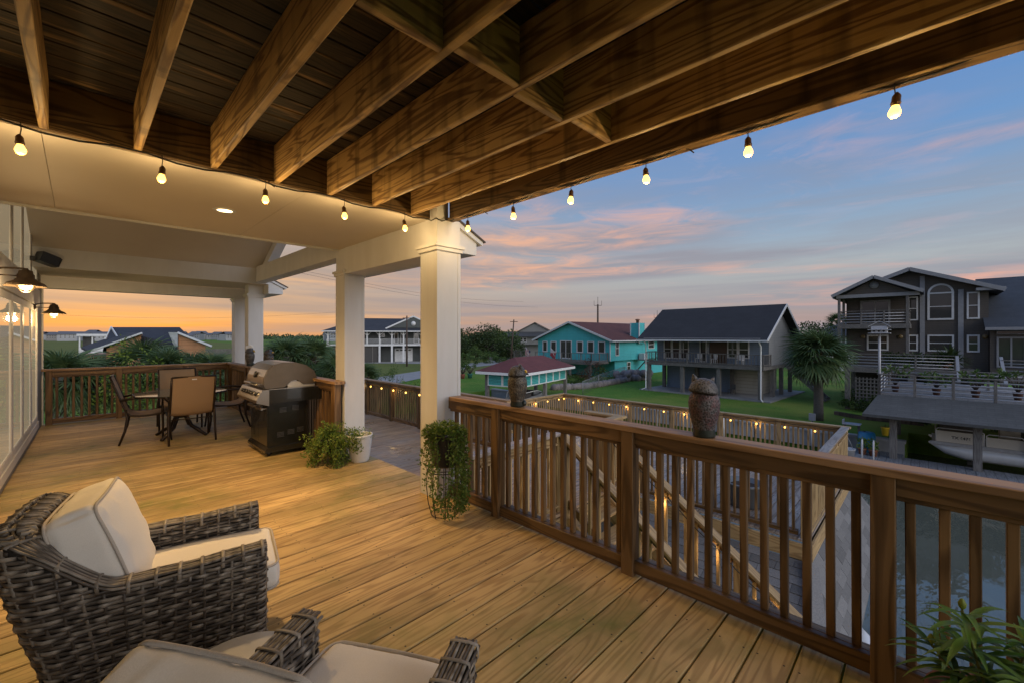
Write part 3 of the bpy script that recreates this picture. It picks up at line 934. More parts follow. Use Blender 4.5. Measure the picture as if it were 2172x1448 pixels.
# stair down beside the boathouse roof
SLP = 0.72
stc = thing('staircase', 'wooden stairs with sloping handrails descending beside the shingled boathouse roof', 'stairs', (4.8, 2.0, -1.6))
def sz(y): return ZL1 - (3.30 - y) * SLP
for x in (4.33, 5.29):
    board('stringer', stc, (x, 3.30, ZL1 - .16), (x, -0.4, sz(-0.4) - .16), 0.27, 0.038, NEWRAIL, up=(1, 0, 0))
    board('handrail', stc, (x, 3.36, ZL1 + .99), (x, -0.3, sz(-0.3) + .945), 0.14, 0.038, NEWRAIL)
    board('upper_rail', stc, (x + .03, 3.32, ZL1 + .90), (x + .03, -0.3, sz(-0.3) + .875), 0.089, 0.038, RAIL, up=(1, 0, 0))
    board('lower_rail', stc, (x + .03, 3.28, ZL1 + .12), (x + .03, -0.3, sz(-0.3) + .12), 0.089, 0.038, RAIL, up=(1, 0, 0))
    for i in range(27):
        yy = 3.18 - i * 0.128
        board('baluster', stc, (x + .005, yy, sz(yy) + .10), (x + .005, yy, sz(yy) + .86), 0.037, 0.037, NEWRAIL, up=(0, 1, 0))
    for yy in (3.30, 1.55, -0.25):
        board('post', stc, (x + .01, yy, sz(yy) - .35), (x + .01, yy, sz(yy) + .92), 0.089, 0.089, NEWRAIL, up=(0, 1, 0))
for i in range(14):
    yy = 3.30 - 0.25 * (i + .5)
    board('tread', stc, (4.35, yy, ZL1 - .18 * (i + 1)), (5.27, yy, ZL1 - .18 * (i + 1)), 0.27, 0.036, NEWRAIL)

# lower deck
lo = thing('lower_deck', None, None, (9.8, 5, ZL2), kind='structure')
y = 1.25
while y < 9.2:
    board('deck_board', lo, (7.52, y + .073, ZL2 - .018), (12.06, y + .073, ZL2 - .018), 0.139, 0.036, GREYDECK)
    y += 0.146
board('rim_joist', lo, (7.50, 1.22, ZL2 - .175), (7.50, 9.3, ZL2 - .175), 0.24, 0.038, NEWRAIL, up=(1, 0, 0))
board('rim_joist', lo, (7.52, 1.225, ZL2 - .175), (12.08, 1.225, ZL2 - .175), 0.24, 0.038, NEWRAIL, up=(0, 1, 0))
board('rim_joist', lo, (12.08, 1.25, ZL2 - .175), (12.08, 9.3, ZL2 - .175), 0.24, 0.038, NEWRAIL, up=(1, 0, 0))
for (x, y) in ((7.7, 1.5), (11.8, 1.5), (7.7, 9.0), (11.8, 9.0), (9.8, 1.5), (9.8, 9.0)):
    board('deck_piling', lo, (x, y, -6.5), (x, y, ZL2 - .3), 0.24, 0.24, GREYWOOD, up=(1, 0, 0))
st1 = thing('deck_steps', 'wooden steps from the landing down to the lower deck', 'steps', (6.8, 4.9, ZL2))
for i in range(4):
    board('tread', st1, (6.18 + .34 * i, 4.05, ZL1 - .17 * (i + 1)), (6.18 + .34 * i, 5.75, ZL1 - .17 * (i + 1)), 0.33, 0.036, LAND)
for yy in (4.1, 5.7):
    board('stringer', st1, (5.99, yy, ZL1 - .14), (7.48, yy, ZL2 - .16), 0.24, 0.038, NEWRAIL, up=(0, 1, 0))
f1 = thing('lower_deck_railing', 'long pale wood railing hung with bulbs along the canal side of the lower deck', 'railing', (12.0, 5, ZL2))
rail(f1, (12.0, 9.22), (12.0, 1.28), ZL2, (-1, 0), [0.0, 1.32, 2.64, 3.97, 5.29, 6.62, 7.9], wm=NEWRAIL, cm=NEWRAIL, cap_ext=(0.05, 0.06))
f2 = thing('lower_deck_railing', 'pale wood railing on the right end of the lower deck, pointing at the dock', 'railing', (9.8, 1.28, ZL2))
rail(f2, (11.90, 1.28), (7.56, 1.28), ZL2, (0, 1), [1.45, 2.9, 4.30], wm=NEWRAIL, cm=GREYDECK, cap_ext=(0.02, 0.05))
f3 = thing('lower_deck_railing', 'pale wood railing on the left end of the lower deck, below the turquoise hut', 'railing', (9.8, 9.2, ZL2))
rail(f3, (7.6, 9.22), (11.90, 9.22), ZL2, (0, -1), [0.0, 1.45, 2.9], wm=NEWRAIL, cm=NEWRAIL, cap_ext=(0.05, 0.02))
f4 = thing('lower_deck_railing', 'brown railing on the near side of the lower deck, in front of the planter', 'railing', (7.6, 2.6, ZL2))
rail(f4, (7.58, 3.98), (7.58, 1.40), ZL2, (1, 0), [0.05, 1.3], wm=RAIL, cm=NEWRAIL, cap_ext=(0.0, 0.05))
f5 = thing('lower_deck_railing', 'brown railing on the near side of the lower deck, left of its steps', 'railing', (7.6, 7.4, ZL2))
rail(f5, (7.58, 9.05), (7.58, 5.85), ZL2, (1, 0), [1.05, 2.10, 3.15], wm=RAIL, cm=NEWRAIL)

# bulbs on these railings
def rail_bulbs(label, A, B, z, d0, power):
    A = Vector(A); B = Vector(B); L = (B - A).length; u = (B - A) / L
    bl, s = [], d0
    while s < L:
        p_ = A + u * s
        bl.append((p_.x, p_.y, z)); s += 0.605
    return string_lights(label, [(A.x, A.y, z), (B.x, B.y, z)], bl, 'string lights', 0.85, power, drop=0.125)
rail_bulbs('string of warm bulbs under the landing rail cap', (5.69, 12.6), (5.69, 5.85), ZL1 + .955, 0.30, 0.55)
rail_bulbs('string of warm bulbs along the canal side railing of the lower deck', (11.91, 9.14), (11.91, 1.4), ZL2 + .955, 0.02, 0.55)
rail_bulbs('string of warm bulbs under the left end railing of the lower deck', (7.9, 9.13), (11.85, 9.13), ZL2 + .955, 0.10, 0.55)
bl = [(5.22, yy, sz(yy) + .87) for yy in (2.44, 1.84, 1.24, 0.64, 0.04)]
string_lights('string of warm bulbs under the stair handrail', [(5.22, 3.2, sz(3.2) + .875), (5.22, -0.2, sz(-0.2) + .875)], bl, 'string lights', 0.85, 1.0, drop=0.125)
# bulbs on the railing behind the grill, outer side
bl = [(2.50, 10.9 - .6 * k, 0.90) for k in range(9)]
string_lights('string of warm bulbs behind the railing at the grill', [(2.50, 11.2, 0.905), (2.50, 5.95, 0.905)], bl, 'string lights', 0.85, 0.5, drop=0.125)

# planter on the lower deck
pl = thing('planter_tub', 'round grey tub with dark soil standing on the lower deck', 'planter', (8.35, 2.35, ZL2))
b = MB(); b.lathe([(.20, 0), (.26, .02), (.30, .36), (.33, .38), (.33, .42), (.29, .42), (.28, .35), (1e-5, .34)], 26); b.build('tub', mat('grey_glaze', (.17, .18, .19), rough=.35, nscale=5), pl)
b = MB(); b.lathe([(.27, .345), (1e-5, .37)], 18, cap=False); b.build('soil', mat('soil', (.05, .03, .02), rough=.95, nscale=20, bump=.5), pl)

# boathouse roof under the lower deck
ROOFG = mat('grey_asphalt_shingle', (0.155, 0.15, 0.148), (0.10, 0.098, 0.10), rough=0.9, nscale=60, bump=0.5, rand=0.28)
br_ = thing('boathouse_roof', 'grey shingled roof of the boathouse below the lower deck', 'roof', (9, 5, -2.6))
T = [(7.47, 1.22, -1.72), (12.1, 1.22, -1.72), (12.1, 9.3, -1.72), (7.47, 9.3, -1.72)]
E_ = [(5.36, 0.70, -2.60), (12.6, 0.70, -2.60), (12.6, 9.85, -2.60), (5.36, 9.85, -2.60)]
b = MB()
for i in range(4):
    j = (i + 1) % 4
    b.quad(E_[i], E_[j], T[j], T[i])
for i in range(4):
    j = (i + 1) % 4
    b.quad(E_[i], tuple(Vector(E_[i]) - Vector((0, 0, .12))), tuple(Vector(E_[j]) - Vector((0, 0, .12))), E_[j])
b.build('roof_slope', ROOFG, br_, rel=True)
def lay(P00, P10, P11, P01, rows, tabw, limit):
    """courses of separate tabs on the slope P00-P10 (eave) to P01-P11 (top)"""
    P00, P10, P11, P01 = map(Vector, (P00, P10, P11, P01))
    nrm = (P10 - P00).cross(P01 - P00).normalized()
    if nrm.z < 0: nrm = -nrm
    cnt = 0
    for r_ in range(rows):
        for (va, vb) in ((r_ / rows, (r_ + 1.12) / rows),):
            A = P00.lerp(P01, va); B = P10.lerp(P11, va)
            A2 = P00.lerp(P01, min(1, vb)); B2 = P10.lerp(P11, min(1, vb))
            L = (B - A).length
            u = (B - A) / L
            s = -((r_ * 0.37) % 1.0) * tabw
            while s < L and cnt < limit:
                s0, s1 = max(s, 0.0), min(s + tabw - .008, L)
                if s1 - s0 > .04:
                    up_ = (A2 - A) - u * ((A2 - A).dot(u))
                    h = random.uniform(.006, .011)
                    q0 = A + u * s0 + nrm * (h + .006); q1 = A + u * s1 + nrm * (h + .006)
                    l2 = (A2 - A).dot(u); r2 = (B2 - A).dot(u)
                    q3 = A + u * max(s0, l2) + up_ + nrm * .003; q2 = A + u * max(max(s0, l2) + .01, min(s1, r2)) + up_ + nrm * .003
                    c0 = (q0 + q1) / 2
                    mb = MB()
                    d = nrm * .009
                    mb.add([q0 - c0, q1 - c0, q2 - c0, q3 - c0, q0 - d - c0, q1 - d - c0, q2 - d - c0, q3 - d - c0],
                           ((0, 1, 2, 3), (0, 4, 5, 1), (1, 5, 6, 2), (3, 7, 4, 0)))
                    o = mb.build('shingle', ROOFG, br_)
                    o.location = c0 - br_.location
                    cnt += 1
                s += tabw
lay((5.36, 4.4, -2.60), (5.36, 0.70, -2.60), (7.47, 1.22, -1.72), (7.47, 4.4, -1.72), 15, 0.34, 185)
lay((5.36, 0.70, -2.60), (12.6, 0.70, -2.60), (12.1, 1.22, -1.72), (7.47, 1.22, -1.72), 7, 0.46, 112)
b = MB(); b.bar((5.36, 0.70, -2.585), (7.47, 1.22, -1.705), .22, .02, up=(0, -.6, 1)); b.build('hip_cap', ROOFG, br_, rel=True)

# bow of a blue boat moored under that roof
BLUE = mat('blue_gelcoat', (0.05, 0.16, 0.30), (0.04, 0.12, 0.24), rough=0.15, nscale=2, coat=0.6)
WGEL = mat('white_gelcoat', (0.75, 0.76, 0.78), rough=0.2, nscale=2, coat=0.5)
bo = thing('blue_boat', 'bow of a blue and white boat moored below the boathouse roof', 'boat', (9.0, 0.72, ZW), R(8))
def loft(secs, name, mt, parent, smooth=True):
    b = MB(); b.smooth = smooth
    n = len(secs[0])
    vs = [p for s in secs for p in s]
    fs = [(i * n + k, i * n + k + 1, (i + 1) * n + k + 1, (i + 1) * n + k) for i in range(len(secs) - 1) for k in range(n - 1)]
    b.add(vs, fs)
    return b.build(name, mt, parent)
secs = []
for i in range(9):
    t = i / 8
    w = 0.55 * math.sqrt(max(0.0, 1 - t ** 2.2)) + .01
    x = -1.1 + 2.3 * t
    zt = .55 + .22 * t * t
    secs.append([(x, -w, zt), (x, -w * .92, zt - .16), (x, -w * .55, .02), (x, 0, -.05 + .3 * t ** 3), (x, w * .55, .02), (x, w * .92, zt - .16), (x, w, zt)])
loft(secs, 'hull', BLUE, bo)
loft([[(s[0][0], s[0][1] * .98, s[0][2] + .005), (s[0][0], s[0][1] * .5, s[0][2] + .07), (s[0][0], 0, s[0][2] + .09), (s[0][0], -s[0][1] * .5, s[0][2] + .07), (s[0][0], -s[0][1] * .98, s[0][2] + .005)] for s in secs], 'foredeck', WGEL, bo)
for sg in (-1, 1):
    b = MB(); b.tube([(s[0][0], sg * (abs(s[0][1]) + .01), s[0][2]) for s in secs], .02, 6); b.build('rub_rail', WGEL, bo)
# ================================================================ wicker lounge chairs
def smooth(a, b, x):
    t = max(0.0, min(1.0, (x - a) / (b - a)))
    return t * t * (3 - 2 * t)
def tint_mat(name, rough=0.5):
    m, nt, p, out = newmat(name)
    N = NT(nt)
    at = N.n('ShaderNodeVertexColor'); at.layer_name = 'tint'
    tcn = N.n('ShaderNodeTexCoord')
    nz = N.noise(tcn.outputs['Object'], 90.0, 3.0, 0.6)
    N.l(N.mix(N.m('MULTIPLY', nz, 0.5), at.outputs[0], (0.02, 0.015, 0.01, 1)), p.inputs['Base Color'])
    p.inputs['Roughness'].default_value = rough
    p.inputs['Specular IOR Level'].default_value = 0.45
    return m
WICKER = tint_mat('resin_wicker', 0.45)
LINER = mat('dark_liner', (0.02, 0.016, 0.012), rough=0.9)
TONES = [(0.055, 0.044, 0.035), (0.095, 0.078, 0.062), (0.16, 0.135, 0.108), (0.27, 0.232, 0.185), (0.41, 0.36, 0.295), (0.50, 0.45, 0.375)]
def round_poly(pts, closed, ds):
    """pts: (x, y, radius) corners -> evenly spaced points"""
    out = []
    n = len(pts)
    for i, (x, y, r) in enumerate(pts):
        p = Vector((x, y))
        if r <= 0 or (not closed and i in (0, n - 1)):
            out.append(p); continue
        a = (Vector(pts[i - 1][:2]) - p); c = (Vector(pts[(i + 1) % n][:2]) - p)
        a.normalize(); c.normalize()
        ang = math.acos(max(-1, min(1, a.dot(c))))
        d = r / math.tan(ang / 2)
        s, e = p + a * d, p + c * d
        cen = p + (a + c).normalized() * (r / math.sin(ang / 2))
        for q in range(7):
            t = q / 6
            v = (s - cen).lerp(e - cen, t)
            out.append(cen + v.normalized() * r)
    if closed: out.append(out[0])
    res, acc = [out[0]], 0.0
    for i in range(len(out) - 1):
        a, c = out[i], out[i + 1]
        L = (c - a).length
        if L < 1e-9: continue
        t = ds - acc
        while t <= L:
            res.append(a.lerp(c, t / L)); t += ds
        acc = L - (t - ds)
    return res
def chair_H(x, y):
    side = 0.555 + 0.015 * smooth(0.1, 0.42, x) + 0.245 * smooth(-0.10, -0.36, x)
    return side + (0.03 * (1 - (y / 0.35) ** 2) if x < -0.25 else 0.0)
def lean(x, y, z):
    return Vector((x - 0.20 * max(0.0, z - 0.25) * smooth(0.05, -0.40, x) + 0.05 * (1 - min(1, z / .5)) * smooth(0.0, -0.40, x), y * (1 - .06 * (1 - min(1, z / .5))), z))
def weave_rows(mb, loop, nrm, closed, z0, Hf, lam, amp, pitch=0.0175):
    n = len(loop)
    ds = 0.0175
    row = 0
    z = z0
    rnd = random.Random(3)
    while z < 0.86:
        ph = (row % 3) * 2.094 + rnd.uniform(-.25, .25)
        runs, cur = [], []
        idx = list(range(n)) + ([0] if closed else [])
        for i in idx:
            if Hf(loop[i]) > z + 0.012: cur.append(i)
            else:
                if len(cur) > 3: runs.append(cur)
                cur = []
        if len(cur) > 3: runs.append(cur)
        for run in runs:
            pts, cols = [], []
            for j, i in enumerate(run):
                s = i * ds
                w = math.cos(2 * math.pi * s / lam + ph)
                p = loop[i] + nrm[i] * (amp * w)
                pts.append(lean(p.x, p.y, z + 0.0018 * math.sin(s * 23 + row)))
                f = int(math.floor(s / lam + ph / 6.283))
                tn = TONES[(f * 7 + row * 5 + (f * row) % 4) % 4] if w < 0.3 else TONES[(f * 5 + row * 3 + (f * f + row) % 5) % 6]
                cols.append(tn)
            b0 = len(mb.v)
            mb.tube(pts, 0.0034, 6, flat=2.55)
            for c in cols: mb.cols.extend([c] * 6)
        z += pitch
        row += 1
def wicker_chair():
    root = thing('wicker_chair', 'x', 'chair')
    loop = round_poly([(0.42, -0.35, .03), (-0.40, -0.35, .11), (-0.40, 0.35, .11), (0.42, 0.35, .03), (0.42, 0.265, .03), (-0.285, 0.265, .07), (-0.285, -0.265, .07), (0.42, -0.265, .03)], True, 0.0175)[:-1]
    n = len(loop)
    nrm = []
    for i in range(n):
        d = (loop[(i + 1) % n] - loop[i - 1]).normalized()
        nrm.append(Vector((-d.y, d.x)))
    # the loop runs clockwise or not: make the normals point out of the shell
    area = sum(loop[i].x * loop[(i + 1) % n].y - loop[(i + 1) % n].x * loop[i].y for i in range(n))
    if area > 0: nrm = [-v for v in nrm]
    Hf = lambda p: chair_H(p.x, p.y)
    mb = MB(); mb.cols = []
    weave_rows(mb, loop, nrm, True, 0.075, Hf, 0.098, 0.0046)
    for i in range(0, n, 3):                      # stakes
        p = loop[i]; H = Hf(p)
        pts = [lean(p.x, p.y, z) for z in (0.06, 0.25, 0.40, (0.40 + H) / 2, H - .005)]
        mb.tube(pts, 0.0034, 5, flat=1.9)
        tn = TONES[3] if (i // 3) % 3 == 0 else TONES[1]
        mb.cols.extend([tn] * 25)
    # front skirt
    fl = [Vector((0.385, -0.262 + 0.0175 * k)) for k in range(31)]
    fn = [Vector((1, 0))] * 31
    weave_rows(mb, fl, fn, False, 0.075, lambda p: 0.285, 0.098, 0.0046)
    mb.build('wicker_weave', WICKER, root, kind='stuff')
    # rolled rim of long strands with bindings
    cen = round_poly([(0.425, -0.307, 0), (-0.343, -0.307, .10), (-0.343, 0.307, .10), (0.425, 0.307, 0)], False, 0.02)
    m_ = len(cen)
    rim = MB(); rim.cols = []
    cnr = []
    for i in range(m_):
        d = (cen[min(i + 1, m_ - 1)] - cen[max(i - 1, 0)]).normalized()
        cnr.append(Vector((-d.y, d.x)))
    for q in range(9):          # long strands laid flat along the top, one down each shoulder
        pts, cols = [], []
        for i in range(m_):
            off = max(-.0465, min(.0465, (q - 4) * 0.0118)) + 0.0015 * math.sin(i * 0.5 + q * 1.3)
            hh = chair_H(cen[i].x, cen[i].y) + (0.004 if 0 < q < 8 else -0.008) + 0.0016 * math.sin(i * .6 + q * 2.1)
            p = cen[i] + cnr[i] * off
            pts.append(lean(p.x, p.y, hh))
            cols.append(TONES[(q * 2 + (i // 7) + (i * q) % 2) % 4 + 1])
        rim.tube(pts, 0.0062, 6)
        for c in cols: rim.cols.extend([c] * 6)
    for i in range(1, m_ - 1, 4):                 # flat bindings across
        pts = []
        for (off, dh) in ((.050, -.034), (.0505, -.01), (.048, .008), (.02, .0125), (-.02, .0125), (-.048, .008), (-.0505, -.01), (-.050, -.034)):
            p = cen[i] + cnr[i] * off
            pts.append(lean(p.x, p.y, chair_H(cen[i].x, cen[i].y) + dh))
        rim.tube(pts, 0.0022, 5, flat=3.6)
        rim.cols.extend([TONES[4 if i % 8 == 1 else 3]] * 40)
    for i in range(m_):                           # woven chevrons over the top of the backrest
        if cen[i].x < -0.30:
            for sgn in (-1, 1):
                pts = []
                for a in range(6):
                    an = math.pi * (0.5 + sgn * (0.05 + 0.09 * a))
                    k2 = max(0, min(m_ - 1, i + (a if sgn > 0 else a) // 2))
                    p = cen[k2] + cnr[k2] * (0.056 * math.cos(an))
                    hh = chair_H(cen[k2].x, cen[k2].y) - 0.035 + 0.058 * math.sin(an)
                    pts.append(lean(p.x, p.y, hh))
                rim.tube(pts, 0.0032, 5, flat=2.9)
                rim.cols.extend([TONES[(i * 3 + sgn) % 4 + 1]] * 30)
    rim.build('rim', WICKER, root, kind='stuff')
    lm = MB()
    for i in range(n):
        j = (i + 1) % n
        p, q = loop[i] - nrm[i] * .006, loop[j] - nrm[j] * .006
        for (za, zb) in ((0.06, 0.3), (0.3, 1.0)):
            ha, hb = min(zb, Hf(p) - .004) if zb > .5 else zb, min(zb, Hf(q) - .004) if zb > .5 else zb
            lm.quad(lean(p.x, p.y, za), lean(q.x, q.y, za), lean(q.x, q.y, hb), lean(p.x, p.y, ha))
    lm.build('frame', LINER, root)
    b = MB(); b.box(-.29, .40, -.27, .27, .27, .295); b.build('seat_base', LINER, root)
    for (x, y) in ((.36, .30), (.36, -.30), (-.30, .28), (-.30, -.28)):
        b = MB(); b.lathe([(.022, 0), (.026, .02), (.028, .085)], 10, c=(x, y, 0)); b.build('leg', DARKMETAL, root)
    return root
def cushion_mesh(hx, hy, hz, r, puff, wrinkle, seed, n=22):
    mb = MB(); mb.smooth = True
    key = {}
    g1 = [math.sin(math.pi / 2 * (2 * i / n - 1)) for i in range(n + 1)]
    def vert(a):
        k = tuple(round(c, 4) for c in a)
        if k in key: return key[k]
        h = Vector((hx, hy, hz))
        p = Vector((a[0] * hx, a[1] * hy, a[2] * hz))
        inn = Vector([max(-(h[i] - r), min(h[i] - r, p[i])) for i in range(3)])
        d = p - inn
        if d.length > 1e-9: p = inn + d.normalized() * r
        u, v = p.x / hx, p.y / hy
        p.z *= 1 + puff * (1 - u * u) * (1 - v * v) - 0.10 * (u * u * v * v)
        e = max(abs(u), abs(v))
        nz = mnoise.noise(Vector((p.x * 9 + seed, p.y * 9, p.z * 4)))
        nz2 = mnoise.noise(Vector((u * 3.2 + seed, v * 17 + seed, p.z * 9)))
        p.z += wrinkle * (0.5 * nz + nz2 * smooth(0.45, 0.95, e)) * (1 if p.z >= 0 else -1)
        if abs(a[2]) < .98:
            sidew = wrinkle * (0.55 + .6 * nz) * math.sin((p.x * 1.0 + p.y) * 78 + seed + 3 * nz)
            p += Vector((u, v, 0)) * sidew * (1 - abs(a[2]))
        key[k] = len(mb.v)
        mb.v.append(tuple(p))
        return key[k]
    for ax in range(3):
        for sg in (-1, 1):
            for i in range(n):
                for j in range(n):
                    c = []
                    for (s, t) in ((i, j), (i + 1, j), (i + 1, j + 1), (i, j + 1)):
                        a = [0, 0, 0]
                        a[ax] = sg; a[(ax + 1) % 3] = g1[s]; a[(ax + 2) % 3] = g1[t]
                        c.append(vert(a))
                    if sg < 0: c.reverse()
                    mb.f.append(tuple(c)); mb.sm.append(True); mb.mi.append(0)
    return mb
def piping(hx, hy, hz, r, rad=0.0065):
    mb = MB()
    lp = round_poly([(hx - .006, hy - .006, r), (-hx + .006, hy - .006, r), (-hx + .006, -hy + .006, r), (hx - .006, -hy + .006, r)], True, 0.02)[:-1]
    for sg in (1, -1):
        pts = []
        for p in lp:
            u, v = p.x / hx, p.y / hy
            pts.append((p.x, p.y, sg * (hz * (1 - 0.10 * (u * u * v * v)) - 0.012)))
        mb.tube(pts, rad, 6, closed=True)
    return mb
FABRIC = mat('cream_fabric', (0.88, 0.84, 0.77), (0.82, 0.78, 0.705), rough=0.9, nscale=260, bump=0.25, bdist=0.002, detail=2)
PIPE = mat('cream_piping', (0.58, 0.52, 0.45), rough=0.9, nscale=200)
wc = wicker_chair()
sc_ = cushion_mesh(.365, .262, .075, .05, .16, .004, 1.0).build('seat_cushion', FABRIC, wc)
sc_.location = (0.125, 0, 0.372)
pp = piping(.365, .262, .075, .05).build('piping', PIPE, sc_)
Mb = Matrix.Translation((-0.215, 0, 0.625)) @ Matrix.Rotation(R(-108), 4, 'Y')
bc_ = cushion_mesh(.245, .258, .10, .05, .34, .011, 5.0).build('back_cushion', FABRIC, wc)
bc_.matrix_local = Mb
piping(.245, .258, .10, .05).build('piping', PIPE, bc_)
wc['label'] = 'wicker armchair with cream cushions, whole chair at the left of the porch'
wc['group'] = 'wicker lounge chairs'
wc.location = (0.30, 2.74, 0); wc.rotation_euler = (0, 0, R(-11.5))
wc2 = dup(wc, (0.40, 1.175, 0), R(30), 'wicker armchair with cream cushions, cut off at the bottom picture edge')
for ch_ in wc2.children:            # this chair's back cushion sits further forward
    if ch_.name.startswith('back_cushion'): ch_.matrix_local = Matrix.Translation((-0.20, 0.04, 0.64)) @ Matrix.Rotation(R(-106), 4, 'Y')
ot = thing('side_table', 'small round pale side table between the two wicker armchairs', 'table', (0.43, 1.90, 0))
b = MB(); b.lathe([(.225, .285), (.235, .29), (.235, .305), (.228, .31), (1e-5, .31)], 36); b.build('top', mat('pale_stone_top', (.62, .62, .60), rough=.35, nscale=3), ot)
b = MB(); b.lathe([(.15, 0), (.16, .02), (.10, .14), (.15, .284)], 24); b.build('base', WICKER if False else LINER, ot)

# ================================================================ dining set
SLING = mat('tan_sling_mesh', (0.40, 0.27, 0.16), (0.35, 0.235, 0.135), rough=0.75, nscale=160, bump=0.3, bdist=0.001)
def sling_chair(label, loc, rz):
    o = thing('dining_chair', label, 'chair', loc, rz, 'sling dining chairs')
    prof = [(-0.42, 1.00), (-0.36, .82), (-0.29, .60), (-0.245, .47), (-0.20, .425), (-0.10, .405), (0.05, .41), (0.20, .43), (0.255, .425), (0.27, .40)]
    for sy in (-1, 1):
        y = sy * .265
        b = MB(); b.tube([(x, y, z) for x, z in prof], .014, 8); b.build('side_frame', DARKMETAL, o)
        b = MB(); b.tube([(-0.25, y + sy * .012, .52), (-0.235, y + sy * .02, .38), (-0.26, y + sy * .02, .2), (-0.325, y + sy * .02, 0.0)], [.015, .017, .016, .014], 8); b.build('leg', DARKMETAL, o)
        b = MB(); b.tube([(0.245, y + sy * .03, .60), (0.255, y + sy * .03, .45), (0.25, y + sy * .025, .2), (0.275, y + sy * .025, 0.0)], [.013, .016, .015, .013], 8); b.build('leg', DARKMETAL, o)
        b = MB(); b.tube([(-0.315, y + sy * .015, .655), (-0.15, y + sy * .03, .685), (0.05, y + sy * .035, .685), (0.18, y + sy * .035, .66), (0.25, y + sy * .03, .60)], .012, 8, flat=1.5); b.build('armrest', DARKMETAL, o)
    b = MB(); b.smooth = True
    n = 9
    vs = []
    for (x, z) in prof:
        for k in range(n):
            t = k / (n - 1) * 2 - 1
            sag = 0.018 * (1 - t * t)
            vs.append((x - (sag if z > .5 else 0), t * .255, z + .010 - (sag if z <= .5 else 0)))
    m_ = len(prof)
    fs = [(i * n + k, i * n + k + 1, (i + 1) * n + k + 1, (i + 1) * n + k) for i in range(m_ - 1) for k in range(n - 1)]
    b.add(vs, fs)
    off = len(vs)
    b.add([(x, y, z - .007) for x, y, z in vs], [tuple(reversed(f)) for f in fs])
    b.build('sling', SLING, o)
    b = MB(); b.tube([(-0.42, -.265, 1.0), (-0.425, 0, 1.004), (-0.42, .265, 1.0)], .013, 8); b.build('top_bar', DARKMETAL, o)
    b = MB(); b.tube([(-0.24, -.26, .36), (-0.24, .26, .36)], .009, 6); b.tube([(0.25, -.26, .38), (0.25, .26, .38)], .009, 6); b.build('stretcher', DARKMETAL, o)
    b = MB(); b.box(-0.432, -0.428, -.03, .03, .955, .972); b.build('care_tag', TRIM, o)
    return o
sling_chair('tan sling chair facing right, at the left end of the glass table', (0.76, 8.68, 0), R(-6))
sling_chair('tan sling chair with its back to the viewer, nearest the glass table front', (1.20, 8.20, 0), R(90))
sling_chair('tan sling chair on the far side of the glass table, facing the viewer', (1.24, 9.42, 0), R(-93))
sling_chair('tan sling chair at the right end of the glass table, partly behind the grill', (1.82, 8.86, 0), R(176))
m, nt, p, out = newmat('table_glass')
N = NT(nt); tcn = N.n('ShaderNodeTexCoord')
N.l(N.mix(N.noise(tcn.outputs['Object'], 3.0), (0.50, 0.60, 0.56, 1), (0.56, 0.66, 0.62, 1)), p.inputs['Base Color'])
p.inputs['Roughness'].default_value = 0.01
p.inputs['Transmission Weight'].default_value = 0.75
GLASS = m
dt = thing('dining_table', 'octagonal glass topped patio table with dark splayed legs', 'table', (1.16, 8.62, 0))
oc = [(.62 * math.cos(R(22.5 + 45 * k)), .62 * math.sin(R(22.5 + 45 * k))) for k in range(8)]
b = MB(); b.prism(oc, .695, .705, 'z'); b.build('glass_top', GLASS, dt)
b = MB(); b.tube([(x, y, .69) for x, y in oc], .013, 6, closed=True); b.build('rim', DARKMETAL, dt)
for k in range(4):
    a = R(45 + 90 * k)
    b = MB(); b.tube([(.36 * math.cos(a), .36 * math.sin(a), .68), (.12 * math.cos(a), .12 * math.sin(a), .48), (.07 * math.cos(a), .07 * math.sin(a), .34), (.16 * math.cos(a), .16 * math.sin(a), .16), (.40 * math.cos(a), .40 * math.sin(a), 0.01)], [.022, .026, .028, .028, .024], 8); b.build('leg', DARKMETAL, dt)
b = MB(); b.lathe([(.10, .30), (.11, .33), (.10, .36)], 16); b.build('hub', DARKMETAL, dt)

# ================================================================ gas grill
GBLACK = mat('black_enamel', (0.010, 0.011, 0.010), (0.014, 0.014, 0.013), rough=0.22, nscale=4, coat=0.3)
TAUPE = mat('taupe_cast_lid', (0.115, 0.098, 0.08), (0.095, 0.08, 0.065), rough=0.42, metal=0.35, nscale=10)
GSTEEL = mat('grill_steel', (0.42, 0.39, 0.36), (0.32, 0.30, 0.27), rough=0.28, metal=1.0, nscale=3, nsc=(1, 30, 1))
gr = thing('gas_grill', 'black and steel gas grill on casters beside the white column', 'grill', (2.0, 6.65, 0))
def gb(name, parts, mt, parent=gr):
    b = MB()
    for p_ in parts: b.box(*p_)
    return b.build(name, mt, parent, rel=(parent is gr))
gb('cabinet', [(1.765, 2.27, 6.265, 7.03, .12, .70)], GBLACK)
b = MB(); b.prism([(1.715, .055), (2.29, .055), (2.29, .10), (2.27, .125), (1.755, .125), (1.715, .085)], 6.235, 7.06, 'y'); b.build('base', GBLACK, gr, rel=True)
for (ya, yb) in ((6.275, 6.645), (6.65, 7.02)):
    d_ = gb('door', [(1.748, 1.764, ya, yb, .135, .665)], GBLACK)
    b = MB(); yc = (ya + yb) / 2
    b.box(1.69, 1.712, yc - .14, yc + .14, .615, .645); b.box(1.712, 1.747, yc - .13, yc - .11, .62, .64); b.box(1.712, 1.747, yc + .11, yc + .13, .62, .64)
    b.v = [(x - 2.0, y - 6.65, z) for x, y, z in b.v]
    b.build('handle', GSTEEL, d_)
